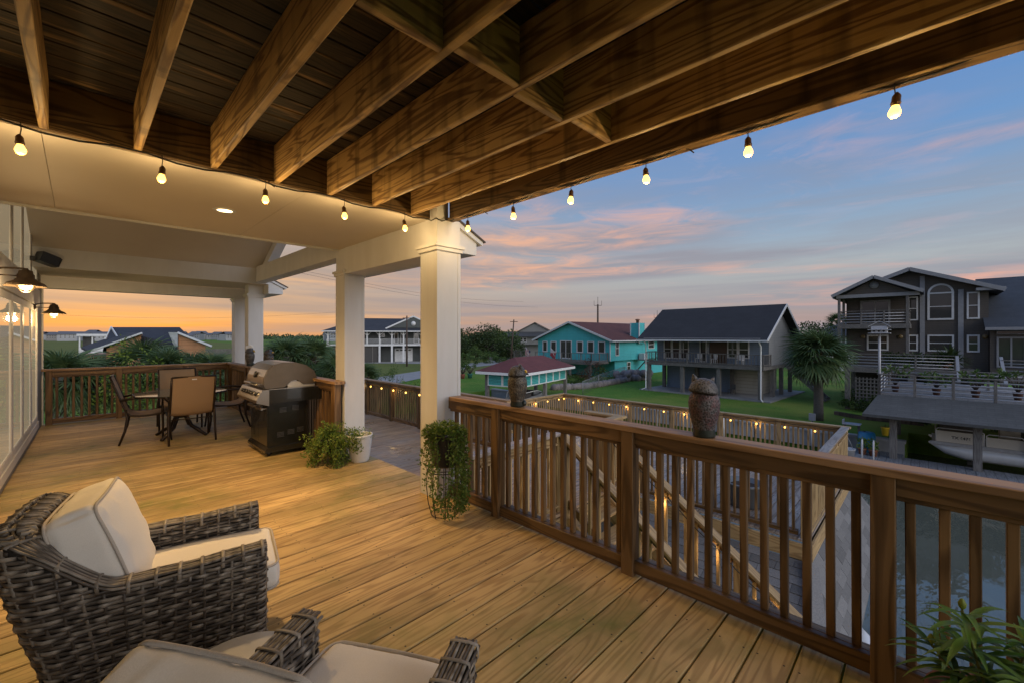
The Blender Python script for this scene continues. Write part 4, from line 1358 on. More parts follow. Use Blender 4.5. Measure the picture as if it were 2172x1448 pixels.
for (x, y) in ((1.78, 6.30), (2.22, 6.30), (1.78, 6.99), (2.22, 6.99)):
    b = MB(); b.lathe([(.028, -.012), (.03, 0), (.028, .012)], 14, M=Matrix.Translation((x, y, .031)) @ Matrix.Rotation(R(90), 4, 'X')); b.build('caster', BLACK, gr, rel=True)
for (xa, za) in ((1.90, .57), (2.06, .585), (1.87, .24), (2.0, .26), (2.12, .275)):
    b = MB()
    for q in range(4): b.box(xa, xa + .085, 6.2585, 6.2645, za + q * .018, za + q * .018 + .009)
    b.build('vent', mat('vent_slot', (0.05, 0.05, 0.05), rough=.35) if 'vent_slot' not in MATS else MATS['vent_slot'], gr, rel=True)
b = MB(); b.prism([(1.60, .735), (1.745, .685), (1.745, .90), (1.665, .90), (1.598, .77)], 6.165, 7.125, 'y'); b.build('control_panel', GSTEEL, gr, rel=True)
nx, nz_ = -.89, .456
for i in range(6):
    yk = 6.29 + i * .115 + (.04 if i > 0 else -.02)
    c = Vector((1.633, yk, .838))
    Mk = Matrix.Translation(c) @ Vector((nx, 0, nz_)).to_track_quat('Z', 'Y').to_matrix().to_4x4()
    kb = MB(); kb.lathe([(.036, -.005), (.036, .006), (.031, .010)], 20, M=Mk); kb.v = [(x - 2.0, y - 6.65, z) for x, y, z in kb.v]
    kn = kb.build('knob', STEEL, gr)
    kb = MB(); kb.lathe([(.024, .008), (.022, .032), (.018, .036)], 18, M=Mk); kb.v = [(x - 2.0, y - 6.65, z) for x, y, z in kb.v]
    kb.build('grip', BLACK, kn)
gb('firebox', [(1.747, 2.43, 6.17, 7.12, .715, .895)], GBLACK)
gb('shelf_top', [(1.747, 2.42, 6.175, 6.26, .896, .903), (1.747, 2.42, 7.03, 7.115, .896, .903)], GSTEEL)
lp_ = [(1.725, .905), (1.70, .96), (1.715, 1.06), (1.755, 1.15), (1.83, 1.215), (1.95, 1.245), (2.10, 1.24), (2.24, 1.195), (2.35, 1.11), (2.39, 1.0), (2.39, .93), (2.20, .93), (2.12, 1.0), (2.04, .985), (1.96, .91)]
b = MB(); b.prism(lp_[:11] + [(1.9, .92)], 6.29, 7.02, 'y'); lid = b.build('lid', GSTEEL, gr, rel=True)
for f in lid.data.polygons: f.use_smooth = False
for (ya, yb) in ((6.25, 6.289), (7.021, 7.06)):
    b = MB(); b.prism(lp_, ya, yb, 'y'); b.v = [(x - 2.0, y - 6.65, z) for x, y, z in b.v]; b.build('end_cap', TAUPE, lid)
b = MB(); b.box(2.0, 2.36, 6.262, 6.275, .90, .975); b.build('hinge_plate', mat('pale_metal', (.5, .49, .47), rough=.5, metal=.3), gr, rel=True)
b = MB(); b.lathe([(.045, 0), (.045, .012), (.04, .016)], 22, M=Matrix.Translation((1.715 - 2.0, 6.655 - 6.65, 1.075)) @ Vector((-1, 0, .25)).to_track_quat('Z', 'Y').to_matrix().to_4x4()); b.build('thermometer', BLACK, lid)
b = MB(); b.tube([(1.655 - 2, 6.36 - 6.65, .955), (1.655 - 2, 6.95 - 6.65, .955)], .016, 10)
for yy in (6.40, 6.91): b.box(1.655 - 2, 1.71 - 2, yy - 6.65 - .015, yy - 6.65 + .015, .945, .965)
b.build('handle', GSTEEL, lid)

# ================================================================ owl decoys
def owl_mat(name, a, b_, c_):
    m, nt, p, out = newmat(name)
    N = NT(nt)
    tcn = N.n('ShaderNodeTexCoord')
    vo = N.n('ShaderNodeTexVoronoi'); vo.inputs['Scale'].default_value = 95.0
    N.l(N.map(tcn.outputs['Object'], (1, 1, .8)), vo.inputs['Vector'])
    nz = N.noise(tcn.outputs['Object'], 14.0, 4.0, 0.6)
    c = N.mix(N.ramp(nz, [(.42, 0.0), (.58, 1.0)]), c4(a), c4(b_))
    c = N.mix(N.ramp(vo.outputs['Distance'], [(.25, 0.0), (.6, 1.0)]), c4(c_), c)
    N.l(c, p.inputs['Base Color'])
    p.inputs['Roughness'].default_value = 0.5
    N.l(N.bump(vo.outputs['Distance'], 0.8, 0.004), p.inputs['Normal'])
    return m
OWL1 = owl_mat('brown_owl_feathers', (0.060, 0.046, 0.034), (0.125, 0.110, 0.092), (0.010, 0.009, 0.008))
OWL2 = owl_mat('faded_owl_feathers', (0.092, 0.086, 0.094), (0.090, 0.040, 0.046), (0.014, 0.013, 0.014))
OWLH = owl_mat('dark_owl_head', (0.070, 0.070, 0.078), (0.095, 0.092, 0.098), (0.018, 0.018, 0.020))
OWLB = mat('dark_green_base', (0.014, 0.020, 0.017), (0.022, 0.030, 0.026), rough=0.35, nscale=20, bump=0.3)
EYE = mat('yellow_eye', (0.55, 0.34, 0.03), rough=0.15)
def owl(label, loc, rz, fm, hm, tilt=0.0, sc=1.0, crest=False, yaw=0.0):
    o = thing('owl_decoy', label, 'owl decoy', loc, rz, 'bird decoys on the railing')
    b = MB(); b.smooth = True
    prof = [(.060, .045), (.066, .07), (.076, .11), (.085, .16), (.088, .20), (.084, .23), (.074, .252), (.056, .270)]
    rows, n = 44, 60
    vs = []
    for i in range(rows + 1):
        t = i / rows * (len(prof) - 1)
        k = min(int(t), len(prof) - 2); f = t - k
        r_ = prof[k][0] * (1 - f) + prof[k + 1][0] * f; z = prof[k][1] * (1 - f) + prof[k + 1][1] * f
        for q in range(n):
            a = 2 * math.pi * q / n
            rr = r_
            sca = (i * .5 + abs(math.sin(a * 8 + (i // 4 % 2) * 1.57)) * 1.3) % 2.0 / 2.0
            rr *= 1 + .018 * sca
            bx = math.cos(a)
            belly = 1 + .06 * max(0, bx) * math.sin(min(1, max(0, (z - .05) / .2)) * math.pi)
            vs.append((rr * math.cos(a) * .92 * belly * sc, rr * math.sin(a) * sc, z * sc))
    b.add(vs, [(i * n + q, i * n + (q + 1) % n, (i + 1) * n + (q + 1) % n, (i + 1) * n + q) for i in range(rows) for q in range(n)])
    b.build('body', fm, o)
    b = MB(); b.lathe([(.060 * sc, 0), (.064 * sc, .012 * sc), (.058 * sc, .05 * sc), (.066 * sc, .075 * sc)], 26, sx=.95); b.build('base', OWLB, o)
    for sy in (-1, 1):
        b = MB(); b.ball((.055 * sc, sy * .028 * sc, .03 * sc), .024 * sc, 10, 6); b.build('foot', OWLB, o)
    h = bpy.data.objects.new('head', None)
    hb_ = MB(); hb_.smooth = True
    prof2 = [(.050, .276), (.080, .262), (.084, .264), (.082, .276), (.076, .298), (.064, .320), (.044, .338), (.022, .346), (1e-5, .348)]
    hb_.lathe([(r_ * sc, (z - .30) * sc) for r_, z in prof2], 36, sx=.95, cap=False)
    hd = hb_.build('head', hm, o)
    hd.matrix_local = Matrix.Translation((0, 0, .30 * sc)) @ Matrix.Rotation(yaw, 4, 'Z') @ Matrix.Rotation(tilt, 4, 'X')
    b = MB(); b.lathe([(.045 * sc, -.034 * sc), (.076 * sc, -.046 * sc), (.079 * sc, -.0395 * sc)], 30, sx=.95, cap=False); b.build('brim_shadow', BLACK, hd)  # black ring standing in for the shadow under the head brim
    for sy in (-1, 1):
        b = MB(); b.lathe([(.026 * sc, -.01 * sc), (.019 * sc, .014 * sc), (.009 * sc, .034 * sc), (1e-5, .046 * sc)], 8, M=Matrix.Translation((.024 * sc, sy * .046 * sc, .022 * sc)) @ Matrix.Rotation(-sy * R(28), 4, 'X'), cap=False); b.build('ear_tuft', hm, hd)
        b = MB(); b.ball((.070 * sc, sy * .026 * sc, -.004 * sc), .014 * sc, 12, 8); b.build('eye', EYE, hd)
    b = MB(); b.lathe([(.013 * sc, 0), (.010 * sc, .012 * sc), (1e-5, .034 * sc)], 8, M=Matrix.Translation((.074 * sc, 0, -.018 * sc)) @ Matrix.Rotation(R(125), 4, 'Y'), cap=False); b.build('beak', EYE if crest else BLACK, hd)
    if crest:
        b = MB()
        for q in range(6):
            x = .045 - q * .022
            b.lathe([(.011, 0), (.015, .03), (.006, .055), (1e-5, .062)], 8, c=(x, 0, .05 + .012 * math.sin(q)), cap=False)
        b.build('crest', TRIM, hd)
    return o
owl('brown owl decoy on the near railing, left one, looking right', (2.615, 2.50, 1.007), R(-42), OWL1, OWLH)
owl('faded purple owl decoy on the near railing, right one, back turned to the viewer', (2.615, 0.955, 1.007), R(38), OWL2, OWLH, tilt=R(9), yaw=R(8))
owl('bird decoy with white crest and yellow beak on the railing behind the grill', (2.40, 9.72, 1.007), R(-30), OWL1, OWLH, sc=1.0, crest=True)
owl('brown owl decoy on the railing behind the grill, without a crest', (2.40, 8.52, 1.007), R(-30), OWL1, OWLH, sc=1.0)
# ================================================================ leaves and plants
def leaf_mat(name, a, b_, rough=0.5, trans=0.25):
    m, nt, p, out = newmat(name)
    N = NT(nt)
    geo = N.n('ShaderNodeNewGeometry')
    oi = N.n('ShaderNodeObjectInfo')
    r_ = N.m('ADD', N.m('MULTIPLY', geo.outputs['Random Per Island'], 0.8), N.m('MULTIPLY', oi.outputs['Random'], 0.2))
    c = N.mix(r_, c4(a), c4(b_))
    N.l(c, p.inputs['Base Color'])
    p.inputs['Roughness'].default_value = rough
    p.inputs['Specular IOR Level'].default_value = 0.35
    tr = N.n('ShaderNodeBsdfTranslucent')
    N.l(c, tr.inputs['Color'])
    ms = N.n('ShaderNodeMixShader')
    ms.inputs[0].default_value = trans
    N.l(p.outputs[0], ms.inputs[1]); N.l(tr.outputs[0], ms.inputs[2])
    N.l(ms.outputs[0], out.inputs['Surface'])
    return m
IVY = leaf_mat('ivy_leaf', (0.05, 0.115, 0.018), (0.20, 0.25, 0.045))
BUSHL = leaf_mat('bright_bush_leaf', (0.065, 0.14, 0.018), (0.20, 0.26, 0.04))
DARKL = leaf_mat('dark_tree_leaf', (0.018, 0.036, 0.010), (0.055, 0.080, 0.020))
MIDL = leaf_mat('mid_green_leaf', (0.035, 0.080, 0.016), (0.105, 0.155, 0.034))
YELL = leaf_mat('yellow_green_leaf', (0.11, 0.17, 0.02), (0.24, 0.28, 0.04))
PALML = leaf_mat('palm_frond', (0.045, 0.095, 0.034), (0.135, 0.180, 0.068), rough=0.45)
PALMD = leaf_mat('dry_palm_frond', (0.10, 0.075, 0.04), (0.18, 0.14, 0.08))
STEM = mat('green_stem', (0.12, 0.13, 0.03), rough=0.7)
BARK = mat('bark', (0.09, 0.07, 0.055), (0.05, 0.04, 0.03), rough=0.95, nscale=12, bump=0.8, bdist=0.03)
PALMB = mat('palm_bark', (0.145, 0.125, 0.11), (0.085, 0.072, 0.062), rough=0.95, nscale=9, nsc=(1, 1, 5), bump=0.9, bdist=0.03)
def add_leaf(mb, p, d, up, L, w):
    d = d.normalized()
    s = d.cross(up)
    if s.length < 1e-4: s = d.orthogonal()
    s.normalize()
    n = s.cross(d)
    m_ = p + d * (L * .5)
    mb.add([p, m_ + s * w * .5 + n * w * .12, p + d * L, m_ - s * w * .5 + n * w * .12], ((0, 1, 2), (0, 2, 3)))
def rnd_dir(r_=random):
    while True:
        v = Vector((r_.uniform(-1, 1), r_.uniform(-1, 1), r_.uniform(-1, 1)))
        if .05 < v.length < 1: return v.normalized()

# trailing plant on a wire stand by the near column
tp = thing('trailing_plant', 'long trailing green plant in a black pot on a wire stand by the column', 'potted plant', (2.30, 3.10, 0))
b = MB(); b.lathe([(.085, .44), (.11, .46), (.145, .72), (.16, .73), (.16, .755), (.148, .755), (.145, .70), (1e-5, .69)], 26); b.build('pot', mat('black_pot', (.02, .02, .022), rough=.35, nscale=8), tp)
b = MB()
for q in range(8):
    a = q * math.pi / 4 + .2
    b.tube([(.10 * math.cos(a), .10 * math.sin(a), .445), (.145 * math.cos(a), .145 * math.sin(a), .43), (.165 * math.cos(a), .165 * math.sin(a), .30), (.145 * math.cos(a), .145 * math.sin(a), .12), (.115 * math.cos(a), .115 * math.sin(a), .005)], .0042, 5)
for (r_, z) in ((.147, .43), (.155, .41), (.12, .02)):
    b.tube([(r_ * math.cos(k * math.pi / 8), r_ * math.sin(k * math.pi / 8), z) for k in range(16)], .0045, 5, closed=True)
b.build('wire_stand', BLACK, tp)
rr = random.Random(11)
lv = MB(); st_ = MB()
for i in range(1000):
    a = rr.uniform(0, 6.283); q = math.sqrt(rr.random()) * .185
    z = .74 + rr.uniform(-.04, .10) * (1.15 - q / .25) - max(0, q - .16) * .8
    p = Vector((q * math.cos(a), q * math.sin(a), z))
    d = Vector((math.cos(a), math.sin(a), rr.uniform(-.2, .9))) + rnd_dir(rr) * .6
    add_leaf(lv, p, d, Vector((0, 0, 1)), rr.uniform(.024, .044), rr.uniform(.018, .03))
CAMA = math.atan2(-3.13, -2.27)
for v in range(46):
    if v % 3:                       # long runners hang on the side away from the column
        a = CAMA + rr.gauss(.85, .5); zend = rr.choice([.015, .02, .03, .08, .2]) + rr.uniform(0, .05)
    else:
        a = CAMA + rr.uniform(-3.1, 3.1); zend = rr.uniform(.40, .62)
    if v % 11 == 0: a, zend = CAMA - rr.uniform(.5, .9), rr.uniform(.1, .3)
    r0 = rr.uniform(.11, .15)
    drift = rr.uniform(-.6, .6)
    pts, z, k = [], .75, 0
    while z > zend:
        t = (.75 - z) / .75
        rad = r0 + .02 + .04 * math.sin(t * 3.0) + rr.uniform(-.012, .012) + (0.05 * max(0, .08 - z) / .08)
        aa = a + drift * t + rr.uniform(-.03, .03)
        pts.append(Vector((rad * math.cos(aa), rad * math.sin(aa), z)))
        z -= .022
    if len(pts) > 3: st_.tube(pts[::3] + [pts[-1]], .0022, 4)
    for p in pts:
        for _ in range(1 if rr.random() < .35 else 3 if p.z > .25 else 5):
            d = rnd_dir(rr) + Vector((math.cos(a), math.sin(a), -.3)) * .6
            add_leaf(lv, p + rnd_dir(rr) * .022, d, rnd_dir(rr), rr.uniform(.014, .042), rr.uniform(.010, .026))
lv.build('foliage', IVY, tp, kind='stuff'); st_.build('stems', STEM, tp, kind='stuff')

# white ribbed pot
wp = thing('white_pot', 'white ribbed flower pot with a little green plant at the column foot', 'potted plant', (2.53, 5.22, 0))
prof = [(.098, 0), (.105, .006)]
for k in range(26):
    t = k / 25; prof += [(.105 + .048 * t ** .7 + .0022 * (k % 2), .01 + .315 * t)]
prof += [(.158, .33), (.158, .345), (.146, .345), (.144, .30), (1e-5, .295)]
b = MB(); b.lathe(prof, 34); b.build('pot', mat('white_plastic', (.70, .69, .66), rough=.4, nscale=4), wp)
lv = MB(); st_ = MB()
for i in range(420):
    a = rr.uniform(0, 6.283); q = math.sqrt(rr.random()) * .16
    if rr.random() < .5: a = CAMA + rr.gauss(-.9, .7)
    p = Vector((q * math.cos(a), q * math.sin(a), .33 + rr.uniform(-.03, .08) - max(0, q - .13) * 1.5))
    add_leaf(lv, p, rnd_dir(rr) + Vector((math.cos(a), math.sin(a), .2)), Vector((0, 0, 1)), rr.uniform(.02, .036), rr.uniform(.014, .022))
for v in range(9):
    a = CAMA + rr.gauss(-.6, .6); L = rr.uniform(.08, .2)
    pts = [Vector(((.15 + .03 * math.sin(t * 2)) * math.cos(a), (.15 + .03 * math.sin(t * 2)) * math.sin(a), .34 - L * t)) for t in (0, .25, .5, .75, 1)]
    st_.tube(pts, .002, 4)
    for p in pts:
        for _ in range(7): add_leaf(lv, p + rnd_dir(rr) * .02, rnd_dir(rr), rnd_dir(rr), rr.uniform(.018, .032), .018)
lv.build('foliage', BUSHL, wp, kind='stuff'); st_.build('stems', STEM, wp, kind='stuff')

# bushy plant on a low stand next to it
bp = thing('bushy_plant', 'bushy green plant on a low wire stand between the grill and the white pot', 'potted plant', (2.20, 5.36, 0))
b = MB()
for q in range(6):
    a = q * math.pi / 3
    b.tube([(.10 * math.cos(a), .10 * math.sin(a), .16), (.15 * math.cos(a), .15 * math.sin(a), .10), (.14 * math.cos(a), .14 * math.sin(a), 0)], .004, 5)
b.build('wire_stand', BLACK, bp)
b = MB(); b.lathe([(.07, .15), (.10, .16), (.125, .32), (.13, .33), (1e-5, .32)], 20); b.build('pot', MATS['black_pot'], bp)
lv = MB(); st_ = MB()
for v in range(110):
    d0 = rnd_dir(rr); d0.z = abs(d0.z) * 1.1 - .25; d0.normalize()
    L = rr.uniform(.18, .36)
    pts = [Vector((0, 0, .32)) + Vector((d0.x * L * t, d0.y * L * t, d0.z * L * t - .12 * t * t)) for t in (0, .25, .5, .75, 1)]
    if rr.random() < .35:
        pts = [Vector((d0.x * (.12 + .12 * t), d0.y * (.12 + .12 * t), .33 - .30 * t)) for t in (0, .25, .5, .75, 1)]
    st_.tube(pts, .0022, 4)
    for p in pts[1:]:
        for _ in range(11): add_leaf(lv, p + rnd_dir(rr) * .035, rnd_dir(rr) + d0 * .5, rnd_dir(rr), rr.uniform(.02, .038), rr.uniform(.014, .022))
lv.build('foliage', BUSHL, bp, kind='stuff'); st_.build('stems', STEM, bp, kind='stuff')

# long leaved plant in the lower right corner
cp = thing('oleander_plant', 'potted plant with long narrow leaves at the lower right corner by the railing', 'potted plant', (2.30, -0.17, 0))
b = MB(); b.lathe([(.10, 0), (.14, .01), (.17, .24), (.18, .25), (.18, .27), (.16, .27), (1e-5, .24)], 24); b.build('pot', mat('terracotta', (.28, .11, .055), (.22, .085, .04), rough=.85, nscale=9), cp)
def long_leaf(mb, p, d, L, w, droop):
    d = d.normalized(); s = d.cross(Vector((0, 0, 1)))
    s = s.normalized() if s.length > 1e-3 else Vector((1, 0, 0))
    q, vs = p.copy(), []
    n = 6
    dd = d.copy()
    for i in range(n + 1):
        t = i / n
        ww = w * math.sin(math.pi * (0.08 + .92 * t) ** .8) * .5 + .0005
        vs += [q + s * ww, q - Vector((0, 0, ww * .35)), q - s * ww]
        q = q + dd * (L / n); dd = (dd + Vector((0, 0, -droop / n))).normalized()
    mb.add(vs, [f for i in range(n) for f in ((i * 3, i * 3 + 1, i * 3 + 4, i * 3 + 3), (i * 3 + 1, i * 3 + 2, i * 3 + 5, i * 3 + 4))])
lv = MB(); lv.smooth = True; st_ = MB(); bd = MB()
for (sx, sy, top) in ((-.02, .05, .60), (.06, -.06, .50), (.10, -.20, .52), (-.06, -.05, .44), (.02, .10, .40), (-.10, -.18, .42)):
    pts = [Vector((sx * t * 1.6, sy * t * 1.6, .24 + (top - .24) * t)) for t in (0, .33, .66, 1)]
    st_.tube(pts, .005, 5)
    for i in range(44):
        t = rr.uniform(.25, 1.0)
        p = Vector((sx * t * 1.6, sy * t * 1.6, .24 + (top - .24) * t))
        a = i * 2.4 + rr.uniform(-.3, .3)
        long_leaf(lv, p, Vector((math.cos(a), math.sin(a), rr.uniform(.1, .9))), rr.uniform(.11, .21), rr.uniform(.016, .027), rr.uniform(.6, 1.7))
    bd.lathe([(.001, 0), (.010, .012), (.012, .025), (.006, .04), (1e-5, .044)], 8, c=(sx * 1.6, sy * 1.6, top), cap=False)
lv.build('foliage', leaf_mat('oleander_leaf', (.06, .15, .022), (.20, .28, .05), .35), cp, kind='stuff'); st_.build('stems', STEM, cp, kind='stuff'); bd.build('buds', YELL, cp, kind='stuff')
# ================================================================ palms, trees, shrubs
def frond_mesh(name, mt, dry=False, seed=1, L=1.0, nl=26):
    r_ = random.Random(seed)
    mb = MB()
    mb.tube([(0, 0, 0), (.35, 0, .03), (.72, 0, .0)], [.018, .014, .010], 4)
    for i in range(nl):
        a = R(-118 + 236 * i / (nl - 1)) + r_.uniform(-.04, .04)
        ln = L * (.62 + .38 * math.cos(a * .62)) * r_.uniform(.88, 1.06)
        d = Vector((math.cos(a), math.sin(a), .12 * math.cos(a * 2)))
        s = Vector((-math.sin(a), math.cos(a), 0))
        dr = (.75 if dry else .46) * r_.uniform(.7, 1.4)
        p = Vector((.70, 0, 0))
        vs = []
        for k in range(5):
            t = k / 4
            w = (.028, .036, .030, .018, .002)[k] * L
            q = p + d * (ln * t) - Vector((0, 0, dr * ln * t ** 2.3))
            vs += [q + s * w + Vector((0, 0, .014 * (1 - t))), q - s * w - Vector((0, 0, .012 * (1 - t)))]
        mb.add(vs, [(k * 2, k * 2 + 1, k * 2 + 3, k * 2 + 2) for k in range(4)])
    return mb.mesh(name, mt)
FR = [frond_mesh('frond', PALML, seed=s) for s in (1, 2, 3)]
FRD = [frond_mesh('frond', PALMD, True, seed=s) for s in (5, 6)]
def palm(label, crown, size, n=44, dry=8, zbase=ZG, trunk_r=.17, seed=0, cat='palm', lean=(0, 0), group='palms', droop=-52):
    r_ = random.Random(seed + 31)
    c = Vector(crown)
    o = thing('fan_palm', label, cat, (c.x + lean[0], c.y + lean[1], zbase), group=group)
    h = c.z - zbase
    pts, rs = [], []
    for k in range(9):
        t = k / 8
        pts.append((-lean[0] * t * t, -lean[1] * t * t, h * t)); rs.append(trunk_r * (1.18 - .28 * t + .03 * (k % 2)))
    b = MB(); b.tube(pts, rs, 14); b.build('trunk', PALMB, o)
    b = MB()                      # stubs of old leaf bases
    for k in range(26):
        a = r_.uniform(0, 6.28); z = h - r_.uniform(.02, .5)
        d = Vector((math.cos(a), math.sin(a), .9)).normalized()
        p = Vector((-lean[0], -lean[1], z)) + Vector((math.cos(a), math.sin(a), 0)) * trunk_r * .8
        b.bar(p, p + d * .16 * size, .05 * size, .02)
    b.build('leaf_bases', PALMD, o, kind='stuff')
    top = Vector((-lean[0], -lean[1], h))
    for k in range(n + dry):
        isdry = k >= n
        t = k / max(1, n - 1)
        az = k * 2.39996 + r_.uniform(-.25, .25)
        el_ = R(82 - (82 - droop) * t + r_.uniform(-9, 9)) if not isdry else R(r_.uniform(-72, -50))
        tw = r_.uniform(-.5, .5)
        s = size * r_.uniform(.86, 1.1) * (.72 + .28 * min(1, t * 4)) * (.62 if isdry else 1.0)
        M_ = Matrix.Translation(top + Vector((0, 0, .05 - .25 * t * size))) @ Matrix.Rotation(az, 4, 'Z') @ Matrix.Rotation(-el_, 4, 'Y') @ Matrix.Rotation(tw, 4, 'X') @ Matrix.Scale(s * .62, 4)
        link('frond', (FRD if isdry else FR)[k % (2 if isdry else 3)], o, M_)
    return o
palm('tall fan palm standing on the lawn in front of the blue grey house', WF(1736, 750, 26.2), 2.05, n=58, dry=14, trunk_r=.225, seed=1, group='palms on the far bank', droop=-40)
spots = [(128, 798, 12.3, 1.15, 'fan palm nearest the house corner, behind the dining deck railing'),
         (196, 800, 13.6, 1.05, 'low fan palm second from the house corner, behind the railing'),
         (300, 772, 14.6, 1.18, 'fan palm in front of the orange house, left of its middle'),
         (352, 784, 13.3, 1.0, 'fan palm in front of the middle of the orange house'),
         (408, 788, 15.2, 1.05, 'fan palm in front of the right gable of the orange house'),
         (450, 788, 14.0, 0.9, 'low fan palm right of the orange house'),
         (606, 756, 15.5, 1.02, 'fan palm just right of the far white column pair'),
         (662, 760, 16.5, 1.12, 'wide fan palm above the grill lid'),
         (716, 788, 15.0, 0.95, 'fan palm left of the middle white column'),
         (772, 800, 19.5, 0.95, 'fan palm peeking out right of the middle white column')]
for i, (px, py, F, s, lb) in enumerate(spots):
    palm(lb, WF(px, py, F), s, n=40, dry=7, seed=i * 5 + 2, group='palms beyond the porch', droop=-48)
palm('small far palm silhouetted left of the brown house', WF(1777, 682, 75), 2.3, n=34, dry=6, trunk_r=.22, seed=77, group='palms on the far bank')

def crown(mb, r_, c, rx, rz, n, ls):
    """leaves gathered in clumps through an uneven crown"""
    cl = []
    for k in range(max(7, n // 90)):
        d = rnd_dir(r_)
        q = r_.uniform(.35, 1.0) ** .5
        cl.append((Vector((c.x + d.x * rx * q, c.y + d.y * rx * q, c.z + d.z * rz * q)), r_.uniform(.22, .42)))
    for i in range(n):
        cc, rad = cl[i % len(cl)]
        d = rnd_dir(r_)
        q = r_.random() ** .45
        p = cc + Vector((d.x * rx, d.y * rx, d.z * rz)) * (rad * q)
        add_leaf(mb, p, d + rnd_dir(r_) * .8, rnd_dir(r_), ls * r_.uniform(.7, 1.35), ls * r_.uniform(.45, .75))
def tree(name, label, base, H, rx, rz, n, ls, mt, cat='tree', group=None, seed=0, trunk=.12):
    r_ = random.Random(seed + 5)
    base = Vector(base)
    o = thing(name, label, cat, base, group=group)
    b = MB()
    zc = max(H - rz, .1)
    b.tube([(0, 0, 0), (.05 * rx, 0, zc * .5), (0, .05 * rx, zc), (0, 0, zc + rz * .4)], [trunk, trunk * .8, trunk * .6, trunk * .2], 7)
    for k in range(7):
        a = k * 2.4; u = r_.uniform(.35, .9)
        b.tube([(0, 0, zc * u), (math.cos(a) * rx * .35, math.sin(a) * rx * .35, zc * u + rz * .25), (math.cos(a) * rx * .75, math.sin(a) * rx * .75, zc * u + rz * r_.uniform(.2, .7))], [trunk * .5, trunk * .32, trunk * .1], 5)
    b.build('trunk', BARK, o)
    lb_ = MB(); crown(lb_, r_, Vector((0, 0, zc)), rx, rz, n, ls)
    lb_.build('crown', mt, o, kind='stuff')
    return o
# dark trees on the left of the far bank
for i, (px, F, top, rx, lb) in enumerate(((985, 92, 699, 4.6, 'dark tree touching the near white column, leftmost of the grove'), (1010, 98, 696, 4.8, 'dark tree second from the left of the grove'), (1034, 94, 695, 4.4, 'tallest dark tree of the grove behind the road'),
                                     (1062, 99, 697, 4.2, 'dark tree of the grove left of the leaning utility pole'), (1085, 90, 712, 3.2, 'small dark tree below the leaning utility pole'), (960, 90, 700, 4.5, 'dark tree half hidden behind the near white column'))):
    p = WF(px, 720, F); H = (CAM_H + (HY - top) * F / FPX) - ZG
    tree('dark_tree', lb, (p.x, p.y, ZG), H, rx, H * .46, 2600, .42, DARKL if i != 3 else MIDL, group='grove behind the road', seed=i, trunk=.3)
for i, (px, F, top, lb) in enumerate(((1706, 62, 684, 'tree behind the grey gable of the blue house, left one'), (1738, 66, 690, 'tree behind the lawn palm'), (1560, 120, 700, 'far tree behind the blue grey roof'))):
    p = WF(px, 715, F); H = (CAM_H + (HY - top) * F / FPX) - ZG
    tree('dark_tree', lb, (p.x, p.y, ZG), H, 3.0, H * .42, 1900, .32, DARKL, group='trees behind the far houses', seed=20 + i, trunk=.25)
def shrub(label, p, H, r_, n, ls, mt, seed, group='shrubs', name='shrub'):
    return tree(name, label, p, H, r_, H * .5, n, ls, mt, cat='shrub', group=group, seed=seed, trunk=.035)
k = 100
for (px, F, top, rad, mt, lb) in ((255, 12.0, 757, .55, YELL, 'yellow green shrub rising over the dining deck rail, left one'), (352, 12.2, 757, .62, BUSHL, 'light green shrub rising over the dining deck rail, right one'),
                              (305, 12.0, 768, .6, BUSHL, 'green shrub between the two lighter ones behind the dining deck rail'), (420, 12.6, 772, .8, MIDL, 'green hedge shrub behind the dining chairs'),
                              (475, 13.0, 776, .8, MIDL, 'green hedge shrub left of the far white columns'), (200, 12.4, 800, .6, MIDL, 'low green shrub between the palm trunks'),
                              (640, 13.6, 790, .8, MIDL, 'green shrub behind the grill'), (700, 14.5, 800, .9, MIDL, 'green shrub left of the middle white column')):
    p = WF(px, 720, F); H = (CAM_H + (HY - top) * F / FPX) - ZG
    shrub(lb, (p.x, p.y, ZG), H, rad, 1700, .085, mt, k, 'shrubs beyond the porch'); k += 1
for (px, py, H, rad, mt, lb) in ((808, 845, 2.6, .7, MIDL, 'pine like shrub behind the landing rail, left one'), (842, 850, 2.9, .75, MIDL, 'pine like shrub behind the landing rail, middle one'), (872, 852, 2.0, .9, BUSHL, 'low shrub behind the landing rail, right one')):
    p = W(px, py, ZG); shrub(lb, p, H, rad, 1300, .10, mt, k, 'shrubs beyond the landing'); k += 1
for (px, py, H, rad, mt, lb) in ((986, 778, 2.2, 1.3, MIDL, 'round shrub by the road beside the near column'), (1010, 772, 3.2, 1.5, MIDL, 'palm like shrub by the road below the grove'), (1036, 770, 2.4, 1.4, MIDL, 'round shrub by the road left of the leaning pole'),
                             (1098, 760, 2.0, 1.3, DARKL, 'dark round bush at the left end of the turquoise house deck'), (1062, 768, 1.2, 1.5, MIDL, 'low shrub between the road and the hut roof')):
    p = W(px, py, ZG); shrub(lb, p, H, rad, 1200, .20, mt, k, 'shrubs by the road'); k += 1
